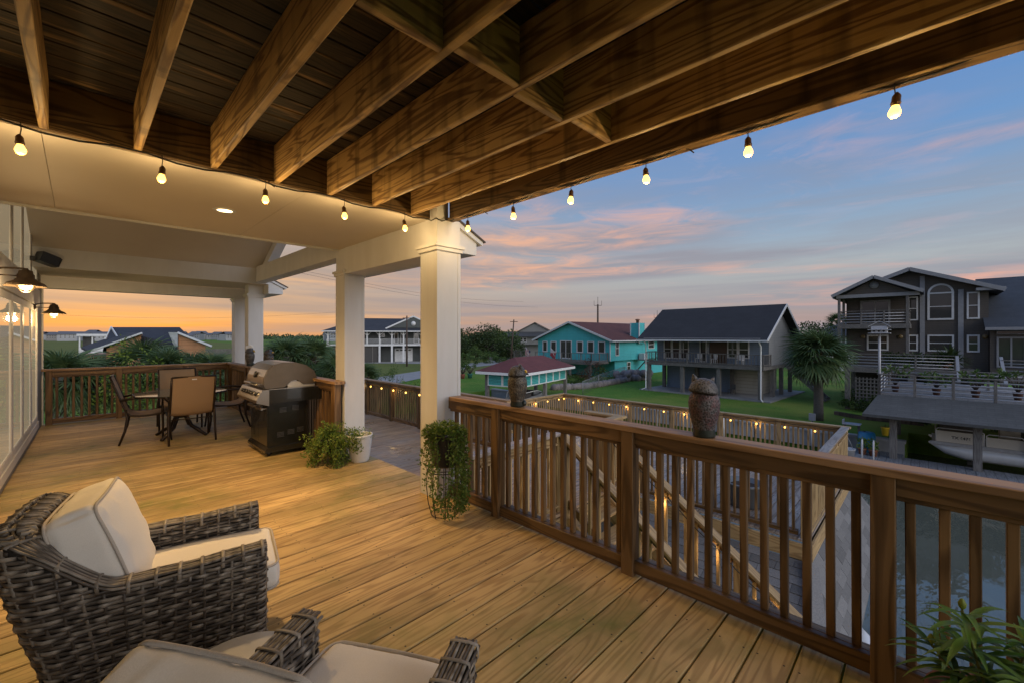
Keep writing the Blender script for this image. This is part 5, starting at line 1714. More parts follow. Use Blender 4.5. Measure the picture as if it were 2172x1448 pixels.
# beds on the far bank
RED = leaf_mat('reddish_shrub_leaf', (0.07, 0.03, 0.022), (0.11, 0.07, 0.04))
for (px, py, H, rad, mt, lb) in ((1247, 812, 2.6, 1.7, RED, 'reddish twiggy shrub below the turquoise house deck'), (1276, 812, 1.6, 1.0, MIDL, 'spiky green plant right of the reddish shrub'), (1222, 812, .9, 1.2, MIDL, 'low flower bed plant left of the reddish shrub'), (1198, 806, 1.0, .7, MIDL, 'low plant by the hut corner'),
                             (1838, 862, 1.7, 1.3, MIDL, 'broad shrub under the brown house deck, left one'), (1852, 872, 1.1, 1.2, DARKL, 'low shrub at the brown house bed'), (1880, 876, .8, 1.1, MIDL, 'leafy border plant in front of the lattice'), (1815, 868, .8, .8, MIDL, 'small border plant nearest the lawn palm'),
                             (1990, 905, .8, .9, DARKL, 'shrub behind the pontoon boat, left one'), (2050, 912, 1.4, 1.0, DARKL, 'shrub behind the pontoon boat, middle one'), (2110, 915, .9, 1.0, MIDL, 'shrub behind the pontoon boat, right one')):
    p = W(px, py, ZG); shrub(lb, p, H, rad, 1000, .13, mt, k, 'shrubs on the far bank'); k += 1
for (px, py, pc, lb) in ((981, 802, (.25, .08, .05), 'small plumeria in a terracotta pot on the lawn'), (997, 801, (.03, .14, .12), 'small plumeria in a green pot on the lawn')):
    p = W(px, py, ZG)
    o = thing('potted_tree', lb, 'potted plant', p, group='potted plants on the lawn')
    b = MB(); b.lathe([(.22, 0), (.34, .5), (.36, .55), (.3, .55), (1e-5, .5)], 14); b.build('pot', mat('lawn_pot_%d' % px, pc, rough=.7), o)
    b = MB()
    lv = MB()
    for q in range(8):
        a = q * .785; e = Vector((math.cos(a) * .7, math.sin(a) * .7, rr.uniform(1.2, 1.8)))
        b.tube([(0, 0, .5), e * .55 + Vector((0, 0, .3)), e], [.05, .035, .02], 5)
        for _ in range(12): add_leaf(lv, e, rnd_dir(rr), rnd_dir(rr), .34, .12)
    b.build('branches', BARK, o, kind='stuff'); lv.build('foliage', MIDL, o, kind='stuff')
# ================================================================ roads and paths
def strip(name, pts, z, mt):
    b = MB(); b.add([(x, y, z) for x, y in pts], (tuple(range(len(pts))),)); return tag(b.build(name, mt), kind='structure')
q = [W(770, 828, ZG), W(1005, 778, ZG), W(1150, 762, ZG), W(1150, 758, ZG), W(1000, 770, ZG), W(760, 806, ZG)]
strip('road', [(v.x, v.y) for v in q], ZG + .035, ROADM)
q = [W(760, 770, ZG), W(980, 772, ZG), W(980, 764, ZG), W(760, 762, ZG)]
strip('driveway', [(v.x, v.y) for v in q], ZG + .045, CONC)
q = [W(1030, 767, ZG), W(1130, 763, ZG), W(1130, 756, ZG), W(1040, 757, ZG)]
strip('driveway', [(v.x, v.y) for v in q], ZG + .05, CONC)

# ================================================================ helpers for far buildings
m, nt, p, out = newmat('house_glass')
N = NT(nt); tcn = N.n('ShaderNodeTexCoord')
N.l(N.mix(N.noise(tcn.outputs['Object'], 0.9, 3.0), (0.02, 0.022, 0.024, 1), (0.07, 0.066, 0.058, 1)), p.inputs['Base Color'])
p.inputs['Roughness'].default_value = 0.06
p.inputs['Specular IOR Level'].default_value = 0.7
HGLASS = m
HTRIM = mat('house_trim', (0.62, 0.62, 0.62), rough=0.6, nscale=3)
CURT = mat('curtain', (0.30, 0.29, 0.26), (0.24, 0.23, 0.21), rough=0.9, nscale=4, nsc=(1, 6, 1))
def hbox(root, name, x0, x1, y0, y1, z0, z1, mt):
    b = MB(); b.box(min(x0, x1), max(x0, x1), min(y0, y1), max(y0, y1), min(z0, z1), max(z0, z1)); return b.build(name, mt, root)
def win(root, x, y0, y1, z0, z1, f=.09, mull=0, bar=1, arch=0.0, trim=None, axis='x', glass=None, curtain=False):
    """a window standing on the wall plane x (axis 'x') or y (axis 'y'), facing the negative side"""
    trim = trim or HTRIM
    def bx(b, a0, a1, c0, c1, d0, d1):
        if axis == 'x': b.box(x + a0, x + a1, c0, c1, d0, d1)
        else: b.box(c0, c1, x + a0, x + a1, d0, d1)
    b = MB()
    bx(b, -.06, .0, y0, y0 + f, z0, z1); bx(b, -.06, .0, y1 - f, y1, z0, z1)
    bx(b, -.06, .0, y0 + f, y1 - f, z0, z0 + f)
    if arch <= 0: bx(b, -.06, .0, y0 + f, y1 - f, z1 - f, z1)
    else:
        c = (y0 + y1) / 2; ro = (y1 - y0) / 2
        for k in range(14):
            a, a2 = math.pi * k / 14, math.pi * (k + 1) / 14
            P_ = lambda an, r_: (x - .06, c + r_ * math.cos(an), z1 + r_ * math.sin(an))
            b.quad(P_(a, ro), P_(a2, ro), P_(a2, ro - f), P_(a, ro - f))
        bx(b, -.06, .0, y0 + f, y1 - f, z1 - f * .4, z1 + f * .4)
    w_ = b.build('window', trim, root)
    b = MB(); bx(b, -.02, -.012, y0 + f, y1 - f, z0 + f, z1 - (f if arch <= 0 else 0)); b.build('pane', glass or HGLASS, w_)
    if arch > 0:
        b = MB(); c = (y0 + y1) / 2; ro = (y1 - y0) / 2 - f
        b.add([(x - .016, c + ro * math.cos(math.pi * k / 14), z1 + ro * math.sin(math.pi * k / 14)) for k in range(15)], (tuple(range(15)),)); b.build('pane', glass or HGLASS, w_)
    if curtain:
        b = MB(); bx(b, -.011, -.005, y0 + f + .02, y1 - f - .02, z0 + f + (z1 - z0) * .45, z1 - f); b.build('blind', CURT, w_)
    for k in range(mull):
        yc = y0 + (y1 - y0) * (k + 1) / (mull + 1)
        b = MB(); bx(b, -.055, -.021, yc - .04, yc + .04, z0 + f, z1 - f); b.build('mullion', trim, w_)
    for k in range(bar):
        zc = z0 + (z1 - z0) * (k + 1) / (bar + 1)
        b = MB(); bx(b, -.05, -.0205, y0 + f, y1 - f, zc - .025, zc + .025); b.build('meeting_rail', trim, w_)
    return w_
def slab(root, name, pts, th, mt):
    """a roof plane of some thickness through four corner points"""
    P_ = [Vector(p) for p in pts]
    n = len(P_)
    d = Vector((0, 0, -th))
    b = MB(); b.add(P_ + [p + d for p in P_], [tuple(range(n)), tuple(range(2 * n - 1, n - 1, -1))] + [(i, n + i, n + (i + 1) % n, (i + 1) % n) for i in range(n)])
    return b.build(name, mt, root)
def poly(root, name, pts, mt, th=0.0, d=(1, 0, 0)):
    if th <= 0:
        b = MB(); b.add(pts, (tuple(range(len(pts))),)); return b.build(name, mt, root)
    P_ = [Vector(p) for p in pts]; n = len(P_); D = Vector(d) * th
    b = MB(); b.add(P_ + [p + D for p in P_], [tuple(range(n - 1, -1, -1)), tuple(range(n, 2 * n))] + [(i, (i + 1) % n, n + (i + 1) % n, n + i) for i in range(n)])
    return b.build(name, mt, root)
def beam(root, name, p0, p1, w, t, mt, up=(0, 0, 1)):
    return board(name, root, p0, p1, w, t, mt, up=up, rel=False, ch=.005)
def fence_rail(root, p0, p1, z, h, mt_post, mt_rail, nrail=4, bal=None, post=1.8, pw=.1, top=True, rt=.035):
    p0 = Vector((p0[0], p0[1], z)); p1 = Vector((p1[0], p1[1], z)); L = (p1 - p0).length; u = (p1 - p0) / L
    n = max(1, round(L / post))
    for k in range(n + 1):
        q = p0 + u * (L * k / n); beam(root, 'rail_post', q, q + Vector((0, 0, h)), pw, pw, mt_post, up=u)
    if bal:
        m_ = int(L / bal)
        for k in range(m_):
            q = p0 + u * (L * (k + .5) / m_); beam(root, 'baluster', q + Vector((0, 0, .12)), q + Vector((0, 0, h - .04)), .04, .04, mt_rail, up=u)
        beam(root, 'bottom_rail', p0 + Vector((0, 0, .1)), p1 + Vector((0, 0, .1)), .05, .08, mt_post)
    else:
        for k in range(nrail):
            zz = h * (k + .7) / (nrail + .6)
            b = MB(); b.tube([p0 + Vector((0, 0, zz)), p1 + Vector((0, 0, zz))], rt, 6); b.build('rail', mt_rail, root)
    if top: beam(root, 'top_rail', p0 + Vector((0, 0, h)), p1 + Vector((0, 0, h)), .16, .045, mt_post)

# ---------------------------------------------------------------- blue grey stilt house
BLUES = siding('blue_siding', (0.17, 0.22, 0.29), .16)
GREYS = siding('pale_grey_siding', (0.30, 0.30, 0.305), .14)
CREAMS = siding('cream_siding', (0.42, 0.39, 0.33), .3)
RSLATE = shingle('slate_shingle', (0.026, 0.026, 0.030), (0.036, 0.036, 0.041))
SLABM = mat('porch_slab', (0.27, 0.26, 0.245), (0.20, 0.19, 0.18), rough=.8, nscale=1.2)
GW = GREYWOOD
AF = R(-3.4)
hB = thing('stilt_house', 'blue grey house on stilts with a steep dark roof and long balcony', 'house', (37.9, 9.35, ZG), AF)
zf, ze, zr = 2.75, 4.96, 7.78        # balcony floor, eave and ridge above the lawn
hbox(hB, 'slab', -.5, 9.2, -.7, 10.6, -.2, .09, SLABM)
for y in (.15, 3.35, 6.55, 9.85):
    beam(hB, 'stilt', (0, y, .09), (0, y, zf - .28), .3, .3, GW, up=(0, 1, 0))
    beam(hB, 'stilt', (2.9, y, .09), (2.9, y, zf - .28), .28, .28, GW, up=(0, 1, 0))
for x in (5.2, 7.8):
    beam(hB, 'stilt', (x, .15, .09), (x, .15, zf - .28), .28, .28, GW, up=(0, 1, 0))
hbox(hB, 'balcony_floor', -.25, 8.8, -.15, 10.2, zf - .28, zf, GW)
fence_rail(hB, (-.2, -.1), (-.2, 10.1), zf, .92, GW, GW, bal=.24, post=2.04)
fence_rail(hB, (1.6, -.1), (-.2, -.1), zf, .92, GW, GW, bal=.24, post=1.8)
fence_rail(hB, (-.2, 10.1), (1.7, 10.1), zf, .92, GW, GW, bal=.24, post=1.9)
hbox(hB, 'lower_wall', 3.2, 8.6, 3.4, 9.7, .09, zf - .28, BLUES)
hbox(hB, 'garage_wall', 3.4, 8.0, 1.3, 3.398, .09, zf - .28, CREAMS)
hbox(hB, 'upper_wall', 1.75, 8.5, 0.1, 10.0, zf, ze + .25, BLUES)
hbox(hB, 'gable_cladding', 1.74, 8.5, .06, .098, zf, ze, GREYS)
poly(hB, 'gable_wall', [(-.2, .07, ze), (8.6, .07, ze), (4.2, .07, zr - .1)], GREYS, .06, (0, 1, 0))
poly(hB, 'gable_wall', [(-.2, 9.96, ze), (8.6, 9.96, ze), (4.2, 9.96, zr - .1)], GREYS, .06, (0, 1, 0))
slab(hB, 'roof_slope', [(-.75, -.55, ze - .12), (-.75, 10.75, ze - .12), (4.2, 10.75, zr + .1), (4.2, -.55, zr + .1)], .14, RSLATE)
slab(hB, 'roof_slope', [(9.15, -.55, ze - .12), (9.15, 10.75, ze - .12), (4.2, 10.75, zr + .1), (4.2, -.55, zr + .1)], .14, RSLATE)
hbox(hB, 'porch_ceiling', -.6, 1.74, 0, 10.1, ze - .02, ze + .03, GREYS)
hbox(hB, 'gutter', -.87, -.76, -.56, 10.76, ze - .25, ze - .11, HTRIM)
for (a, c) in (((-.75, ze - .2), (4.2, zr + .02)), ((9.15, ze - .2), (4.2, zr + .02))):
    beam(hB, 'rake_trim', (a[0], -.57, a[1]), (c[0], -.57, c[1]), .22, .05, HTRIM, up=(0, 1, 0))
for y in (.02, 10.0):
    b = MB(); b.tube([(-.75, y, ze - .25), (-.35, y, ze - .6), (-.35, y, .25), (-.7, y + (-.25 if y < 1 else .25), .06)], .055, 6); b.build('downspout', TRIM, hB)
for y in (2.2, 4.2, 6.4):
    beam(hB, 'porch_post', (-.15, y, zf + .9), (-.15, y, ze - .02), .1, .1, GW, up=(0, 1, 0))
for k in range(3): win(hB, 1.74, 6.75 + .85 * k, 7.57 + .85 * k, zf + .25, ze - .12, bar=1)
win(hB, 1.74, 5.1, 5.75, zf + .06, ze - .15, bar=0)
d_ = hbox(hB, 'door', 1.70, 1.745, 3.35, 4.85, zf + .02, ze - .12, mat('brown_door', (.075, .04, .022), rough=.5))
for k in range(2): win(hB, 1.74, 1.55 + .9 * k, 2.42 + .9 * k, zf + .5, ze - .2, bar=1)
for (y, s) in ((5.5, .4), (4.1, .35), (2.0, .5)):
    b = MB(); b.box(.7, .7 + s, y - s / 2, y + s / 2, zf + .4, zf + .45); b.box(1.15, 1.2, y - s / 2, y + s / 2, zf + .45, zf + .85)
    for (xx, yy) in ((.72, -.45), (.72, .45), (1.1, -.45), (1.1, .45)): b.box(xx, xx + .04, y + yy * s - .02, y + yy * s + .02, zf, zf + .4)
    b.build('balcony_chair', HTRIM, hB)
st = thing('outside_stairs', 'open grey wooden stairs beside the blue grey house, behind the lawn palm', 'stairs', (41.0, 8.6, ZG), AF)
for k in range(9):
    hbox(st, 'tread', .3, 1.3, -.3 - .28 * (9 - k), -.02 - .28 * (9 - k), .25 + .27 * k, .29 + .27 * k, GW)
for x in (.28, 1.32): beam(st, 'stringer', (x, -2.9, .1), (x, -.2, 2.65), .25, .05, GW, up=(1, 0, 0))
for (x, y, ht, cl, lb) in ((38.9, 13.6, .8, (.6, .6, .58), 'white garden chair under the blue grey house'), (40.1, 12.3, .75, (.10, .10, .10), 'dark garden chair under the blue grey house')):
    o = thing('garden_chair', lb, 'chair', (x, y, ZG + .09), R(160), 'garden chairs under the far house')
    mt = mat('garden_chair_%d' % int(x), cl, rough=.5)
    hbox(o, 'seat', -.22, .22, -.22, .22, .40, .44, mt); hbox(o, 'backrest', -.24, -.2, -.22, .22, .44, .88, mt)
    for sx in (-.2, .2):
        for sy in (-.2, .2): hbox(o, 'leg', sx - .02, sx + .02, sy - .02, sy + .02, 0, .40, mt)
pt = thing('flower_pot', 'terracotta pot beside the white garden chair under the blue grey house', 'pot', (38.6, 12.9, ZG + .09))
b = MB(); b.lathe([(.12, 0), (.17, .3), (.19, .31), (.19, .35), (1e-5, .33)], 14); b.build('body', MATS['terracotta'], pt)
b = MB(); b.lathe([(.165, .335), (1e-5, .34)], 12, cap=False); b.build('soil', MATS['soil'], pt)

# ---------------------------------------------------------------- turquoise house
TURQ = siding('turquoise_siding', (0.068, 0.45, 0.47), .2)
RREDM = shingle('red_shingle', (0.105, 0.032, 0.026), (0.135, 0.043, 0.035), axis=0)
hT = thing('turquoise_house', 'turquoise house with red roof, chimney and raised wooden deck', 'house', (45.4, 27.7, ZG), R(-2))
zf, ze, zr = 2.1, 4.75, 6.95
hbox(hT, 'lower_wall', 1.6, 14, .4, 11.6, 0, zf, TURQ)
hbox(hT, 'upper_wall', 0, 15, 0, 12, zf, ze, TURQ)
poly(hT, 'gable_wall', [(-.01, 0, ze), (-.01, 12, ze), (-.01, 6, zr - .05)], TURQ, .1)
slab(hT, 'roof_slope', [(-.6, -.6, ze - .15), (15.5, -.6, ze - .15), (15.5, 6, zr + .08), (-.6, 6, zr + .08)], .12, RREDM)
slab(hT, 'roof_slope', [(-.6, 12.6, ze - .15), (15.5, 12.6, ze - .15), (15.5, 6, zr + .08), (-.6, 6, zr + .08)], .12, RREDM)
for ye in (-.6, 12.6): beam(hT, 'rake_trim', (-.63, ye, ze - .22), (-.63, 6, zr), .24, .06, HTRIM, up=(1, 0, 0))
hbox(hT, 'gutter', -.6, 15.5, -.72, -.6, ze - .3, ze - .14, HTRIM)
for (ya, yb) in ((.7, 1.75), (2.35, 3.4), (4.05, 5.1)): win(hT, -.01, ya, yb, zf + .9, ze - .25, f=.12, bar=0)
win(hT, -.01, 5.9, 7.9, zf + .05, ze - .2, f=.12, bar=0, mull=1)
for (ya, yb) in ((8.55, 9.6), (10.2, 11.1)): win(hT, -.01, ya, yb, zf + .85, ze - .3, f=.12, bar=0)
for (xa, xb, za, zb) in ((1.1, 1.9, zf + .6, ze - .2), (9.2, 10.8, zf + 1.3, ze - .2), (4.4, 5.3, .7, 1.8)): win(hT, -.001 if za > 2 else .399, xa, xb, za, zb, axis='y', bar=1)
hbox(hT, 'corner_trim', -.03, .05, -.03, .1, zf, ze, HTRIM)
hbox(hT, 'deck_floor', -3.6, -.02, .2, 13.4, zf - .3, zf, GW)
for y in (.6, 3.6, 6.6, 9.6, 12.8): beam(hT, 'stilt', (-3.3, y, 0), (-3.3, y, zf - .3), .25, .25, GW, up=(0, 1, 0))
fence_rail(hT, (-3.5, .3), (-3.5, 9.2), zf, 1.0, GW, GW, bal=.5, post=1.5)
fence_rail(hT, (-3.5, 10.6), (-3.5, 13.3), zf, 1.0, GW, GW, bal=.2, post=1.4)
fence_rail(hT, (-3.5, .3), (-.1, .3), zf, 1.0, GW, GW, bal=.3, post=1.7)
ch = hbox(hT, 'chimney', 6.2, 7.6, -.35, .9, ze - .6, zr - .1, TURQ)
for (xa, ya) in ((6.2, -.35), (7.6, -.35), (6.2, .9)): hbox(hT, 'chimney_trim', xa - .06, xa + .06, ya - .06, ya + .06, ze - .6, zr - .08, HTRIM)
b = MB(); b.lathe([(.2, zr - .1), (.2, zr + .25), (.3, zr + .27), (.3, zr + .4), (1e-5, zr + .45)], 10, c=(6.9, .27, 0)); b.build('flue', mat('rust_metal', (.22, .09, .05), rough=.7), hT)
hbox(hT, 'ac_platform', 6.0, 7.6, -1.2, -.02, zf - .1, zf, GW); hbox(hT, 'ac_unit', 6.4, 7.2, -1.0, -.2, zf + .002, zf + .8, HTRIM)
beam(hT, 'brace', (6.8, -1.0, zf - .1), (6.8, .38, zf - 1.6), .12, .12, GW)
# flags on the deck rail
def flag_mat(name, stripes):
    m, nt, p, out = newmat(name)
    N = NT(nt); tcn = N.n('ShaderNodeTexCoord'); sx = N.n('ShaderNodeSeparateXYZ'); N.l(tcn.outputs['Object'], sx.inputs[0])
    fz = N.m('FRACT', N.m('MULTIPLY', sx.outputs[2], 9.0))
    c = N.mix(N.m('LESS_THAN', fz, .5), (.50, .44, .44, 1), (.30, .045, .05, 1)) if stripes else N.mix(N.m('LESS_THAN', sx.outputs[2], .75), (.50, .44, .44, 1), (.30, .04, .05, 1))
    canton = N.m('MULTIPLY', N.m('GREATER_THAN', sx.outputs[2], .62 if stripes else -9.0), N.m('LESS_THAN', sx.outputs[1], -.15 if stripes else -.45))
    N.l(N.mix(canton, c, (.03, .04, .12, 1)), p.inputs['Base Color'])
    p.inputs['Roughness'].default_value = .9
    return m
for i, (y, lb) in enumerate(((10.4, 'striped flag on a slanted pole at the turquoise house deck'), (5.9, 'red and white flag hanging on the turquoise house deck rail'))):
    o = thing('flag', lb, 'flag', hT.matrix_basis @ Vector((-3.7, y, zf + .2)), R(-2), 'flags on the far deck')
    b = MB(); b.tube([(0, -.3, .1), (0, .45, 1.35)], .025, 6); b.build('pole', HTRIM, o)
    b = MB(); b.smooth = True; n = 7
    vs = [(.05 * math.sin(j * 1.3 + k), .45 - .85 * j / 6 + .1 * k / 6, 1.3 - .95 * k / 6 - .45 * j / 6) for j in range(n) for k in range(n)]
    b.add(vs, [(j * n + k, j * n + k + 1, (j + 1) * n + k + 1, (j + 1) * n + k) for j in range(n - 1) for k in range(n - 1)])
    b.build('cloth', flag_mat('flag_cloth_%d' % i, i == 0), o)
rw = thing('rock_wall', 'low pale rock edging around the flower bed of the turquoise house', 'wall', W(1230, 830, ZG))
p0, p1 = W(1175, 826, ZG), W(1330, 808, ZG)
ROCKM = mat('rock', (.26, .22, .21), (.17, .15, .145), rough=.9, nscale=3, bump=.4, rand=.25)
for k in range(40):
    t = k / 39
    c = p0.lerp(p1, t) + Vector((-2.0 * math.sin(t * 3.1), -1.0 * math.sin(t * 3.1), .22)) - rw.location
    b = MB(); b.ball((0, 0, 0), .42, 7, 5, .75)
    o = b.build('rock', ROCKM, rw); o.location = c; o.rotation_euler = (rr.random() * 3, rr.random() * 3, rr.random() * 3); o.scale = (1, rr.uniform(.7, 1.1), rr.uniform(.7, 1))
# wire fence between the two gardens
wf = thing('wire_fence', 'grey chain link fence between the turquoise and the blue grey garden', 'fence', W(1236, 838, ZG))
FW = mat('galvanised_wire', (.30, .31, .31), rough=.5, metal=.7)
fp = [W(1236, 838, ZG), W(1270, 820, ZG), W(1302, 806, ZG), W(1326, 797, ZG)]
for i in range(4):
    a = fp[i] - wf.location
    b = MB(); b.tube([a, a + Vector((0, 0, 1.25))], .035, 6); b.build('post', FW, wf)
    if i < 3:
        c = fp[i + 1] - wf.location
        b = MB(); b.tube([a + Vector((0, 0, 1.22)), c + Vector((0, 0, 1.22))], .025, 5); b.build('top_rail', FW, wf)
        b = MB()
        n = 26
        for k in range(n):
            for sg in (0, 1):
                s0, s1 = (k, k + 1.6) if sg == 0 else (k + 1.6, k)
                b.tube([a.lerp(c, min(1, s0 / n)) + Vector((0, 0, .05)), a.lerp(c, min(1, s1 / n)) + Vector((0, 0, 1.2))], .006, 3)
        b.build('wire_mesh', FW, wf, kind='stuff')
rp = thing('stone_pile', 'long pile of weathered stones along the turquoise house wall', 'stones', W(1345, 806, ZG))
for k in range(26):
    b = MB(); b.ball((0, 0, 0), .5, 7, 5, .8); o = b.build('stone', ROCKM, rp)
    o.location = (rr.uniform(-.6, .6) + (k % 13) * .32 - 2, rr.uniform(-.4, .4) - (k % 13) * .13 + .8, .3 + .5 * (k // 13)); o.rotation_euler = (rr.random() * 3, rr.random() * 3, 0)

# ---------------------------------------------------------------- boat hut with red roof
RREDH = shingle('hut_red_shingle', (0.135, 0.038, 0.036), (0.17, 0.052, 0.047), axis=0)
ah = math.atan2(1.8, 8.2)
hH = thing('boat_hut', 'open boat hut on posts with red roof and turquoise louvred skirts', 'boat hut', (22.6, 21.2, ZW), ah)
Lh, Wh, zeh = 8.4, 3.5, 3.55
for x in (.3, 4.2, 8.1):
    for y in (.25, 3.25): beam(hH, 'post', (x, y, -1.5), (x, y, zeh), .26, .26, GW, up=(0, 1, 0))
e = [(-.35, -.4, zeh), (Lh + .35, -.4, zeh), (Lh + .35, Wh + .4, zeh), (-.35, Wh + .4, zeh)]
t0, t1 = (1.9, Wh / 2, zeh + 1.0), (Lh - 1.9, Wh / 2, zeh + 1.0)
for pts in ([e[0], e[1], t1, t0], [e[2], e[3], t0, t1]): slab(hH, 'roof_slope', pts, .06, RREDH)
for pts in ([e[3], e[0], t0], [e[1], e[2], t1]): slab(hH, 'roof_slope', pts, .06, RREDH)
for i in range(4): beam(hH, 'fascia', Vector(e[i]) - Vector((0, 0, .12)), Vector(e[(i + 1) % 4]) - Vector((0, 0, .12)), .20, .05, TRIM, up=(0, 1, 0) if i % 2 == 0 else (1, 0, 0))
LOUV = mat('turquoise_slat', (0.08, 0.42, 0.40), (0.065, 0.36, 0.35), rough=.55, rand=.12)
def louvre(ax, fixed, a0, a1, z0, z1):
    f = MB()
    def bx(b, u0, u1, w0, w1, zz0, zz1):
        if ax == 'x': b.box(u0, u1, fixed + w0, fixed + w1, zz0, zz1)
        else: b.box(fixed + w0, fixed + w1, u0, u1, zz0, zz1)
    t = .07
    bx(f, a0, a0 + t, -.03, .03, z0, z1); bx(f, a1 - t, a1, -.03, .03, z0, z1); bx(f, a0 + t, a1 - t, -.03, .03, z0, z0 + t); bx(f, a0 + t, a1 - t, -.03, .03, z1 - t, z1)
    fo = f.build('louvre_panel', TRIM, hH)
    for k in range(7):
        zz = z0 + t + (z1 - z0 - 2 * t) * (k + .5) / 7
        b = MB(); bx(b, a0 + t, a1 - t, -.014, .014, zz - .052, zz + .036); b.build('slat', LOUV, fo)
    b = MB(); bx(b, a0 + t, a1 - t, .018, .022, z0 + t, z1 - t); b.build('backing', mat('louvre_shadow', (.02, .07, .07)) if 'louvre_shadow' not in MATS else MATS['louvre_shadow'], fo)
for k in range(6): louvre('x', .12, .45 + 1.24 * k, 1.66 + 1.24 * k, zeh - 1.12, zeh - .16)
for k in range(2): louvre('y', .17, .42 + 1.36 * k, 1.74 + 1.36 * k, zeh - 1.12, zeh - .16)
sk = thing('small_boat', 'small open boat with pale rails under the red roofed hut', 'boat', hH.matrix_basis @ Vector((4.0, 1.75, .75)), ah)
secs = []
for i in range(8):
    t = i / 7; w = .8 * math.sqrt(max(0, 1 - t ** 2.4)) + .02; x = -2.2 + 4.6 * t
    secs.append([(x, -w, .55 + .15 * t), (x, -w * .9, .2), (x, -w * .4, -.05), (x, 0, -.1 + .3 * t ** 3), (x, w * .4, -.05), (x, w * .9, .2), (x, w, .55 + .15 * t)])
loft(secs, 'hull', mat('grey_hull', (.25, .26, .27), rough=.35), sk)
b = MB(); b.box(-1.6, -.4, -.55, .55, .35, .85); b.build('console', mat('dark_seat', (.06, .05, .045), rough=.7), sk)
for sg in (-1, 1):
    b = MB(); b.tube([(-2.1, sg * .75, .6), (-2.0, sg * .75, 1.0), (.4, sg * .72, 1.0), (1.4, sg * .5, .75)], .03, 6); b.build('side_rail', TRIM, sk)
hbox(sk, 'windscreen', .0, .08, -.5, .5, .55, 1.05, HGLASS)
beam(sk, 'lift_arm', (-1.8, -.9, -.3), (1.2, -.9, .3), .08, .08, TRIM)

# ---------------------------------------------------------------- grey house behind the turquoise one
DGREY = siding('dim_grey_siding', (0.19, 0.19, 0.185), .2)
RGREY = shingle('grey_shingle', (0.06, 0.06, 0.062), (0.075, 0.075, 0.075))
c = WF(1125, 716, 104); hN = thing('grey_house', 'grey gabled house behind the leaning pole, left of the turquoise house', 'house', (c.x, c.y, ZG), R(38))
hbox(hN, 'lower_wall', 1.5, 9, -5.5, 6.5, 0, 3.0, DGREY)
hbox(hN, 'upper_wall', 0, 10, -6.5, 7.5, 3.0, 5.0, DGREY)
slab(hN, 'porch_roof', [(-1, 8.4, 5.0), (-1, -7, 5.0), (2.5, -7, 6.2), (2.5, 7.0, 6.2)], .15, RGREY)
poly(hN, 'gable_wall', [(2.2, 5.5, 5.0), (2.2, -7.5, 5.0), (2.2, -1, 8.3)], DGREY, .2)
slab(hN, 'roof_slope', [(1.7, 6.0, 4.9), (11, 6.0, 4.9), (11, -1, 8.5), (1.7, -1, 8.5)], .15, RGREY)
slab(hN, 'roof_slope', [(1.7, -8.0, 4.9), (11, -8.0, 4.9), (11, -1, 8.5), (1.7, -1, 8.5)], .15, RGREY)
for y in (6.5, 5.6, 2.2, 1.3, -2.4, -3.2): win(hN, -.001, y - .4, y + .4, 3.6, 4.7, bar=1)

# ---------------------------------------------------------------- charcoal house with white verandah
CHAR = siding('charcoal_siding', (0.062, 0.070, 0.068), .25)
RCH = shingle('charcoal_shingle', (0.042, 0.045, 0.055), (0.055, 0.058, 0.068))
c = W(838, 768, ZG); hD = thing('verandah_house', 'charcoal two storey house with white verandah posts and garage, between the columns', 'house', c, R(59))
zf, ze, zr = 3.55, 6.15, 8.75
hbox(hD, 'lower_wall', 2.6, 12, -9, 6.5, 0, zf - .35, CHAR); hbox(hD, 'upper_wall', 2.4, 12, -9.5, 8.5, zf, ze, CHAR)
hbox(hD, 'verandah_floor', 0, 2.4, -9.5, 12.5, zf - .35, zf, HTRIM)
slab(hD, 'roof_slope', [(-.6, 13.2, ze - .05), (-.6, -10.5, ze - .05), (6.5, -6, zr), (6.5, 6.5, zr)], .18, RCH)
slab(hD, 'roof_slope', [(13.5, 13.2, ze - .05), (13.5, -10.5, ze - .05), (6.5, -6, zr), (6.5, 6.5, zr)], .18, RCH)
slab(hD, 'roof_slope', [(-.6, 13.2, ze - .05), (13.5, 13.2, ze - .05), (6.5, 6.5, zr)], .18, RCH)
slab(hD, 'roof_slope', [(-.6, -10.5, ze - .05), (13.5, -10.5, ze - .05), (6.5, -6, zr)], .18, RCH)
poly(hD, 'front_gable', [(.6, 1.2, ze + .55), (.6, -8.2, ze + .55), (.6, -3.6, zr + .1)], CHAR, .2)
for ye in (1.8, -8.8): beam(hD, 'rake_trim', (.5, ye, ze + .4), (.5, -3.5, zr + .25), .28, .12, HTRIM, up=(1, 0, 0))
slab(hD, 'gable_roof', [(.45, 2.0, ze + .4), (6, 2.0, ze + .4), (6, -3.5, zr + .3), (.45, -3.5, zr + .3)], .12, RCH)
slab(hD, 'gable_roof', [(.45, -9.0, ze + .4), (6, -9.0, ze + .4), (6, -3.5, zr + .3), (.45, -3.5, zr + .3)], .12, RCH)
b = MB(); b.lathe([(.45, 0), (.45, .06)], 18, M=Matrix.Translation((.55, -3.5, ze + 1.4)) @ Matrix.Rotation(R(-90), 4, 'Y')); b.build('gable_vent', HTRIM, hD)
hbox(hD, 'gutter', -.75, -.6, -10.5, 13.2, ze - .25, ze - .05, HTRIM)
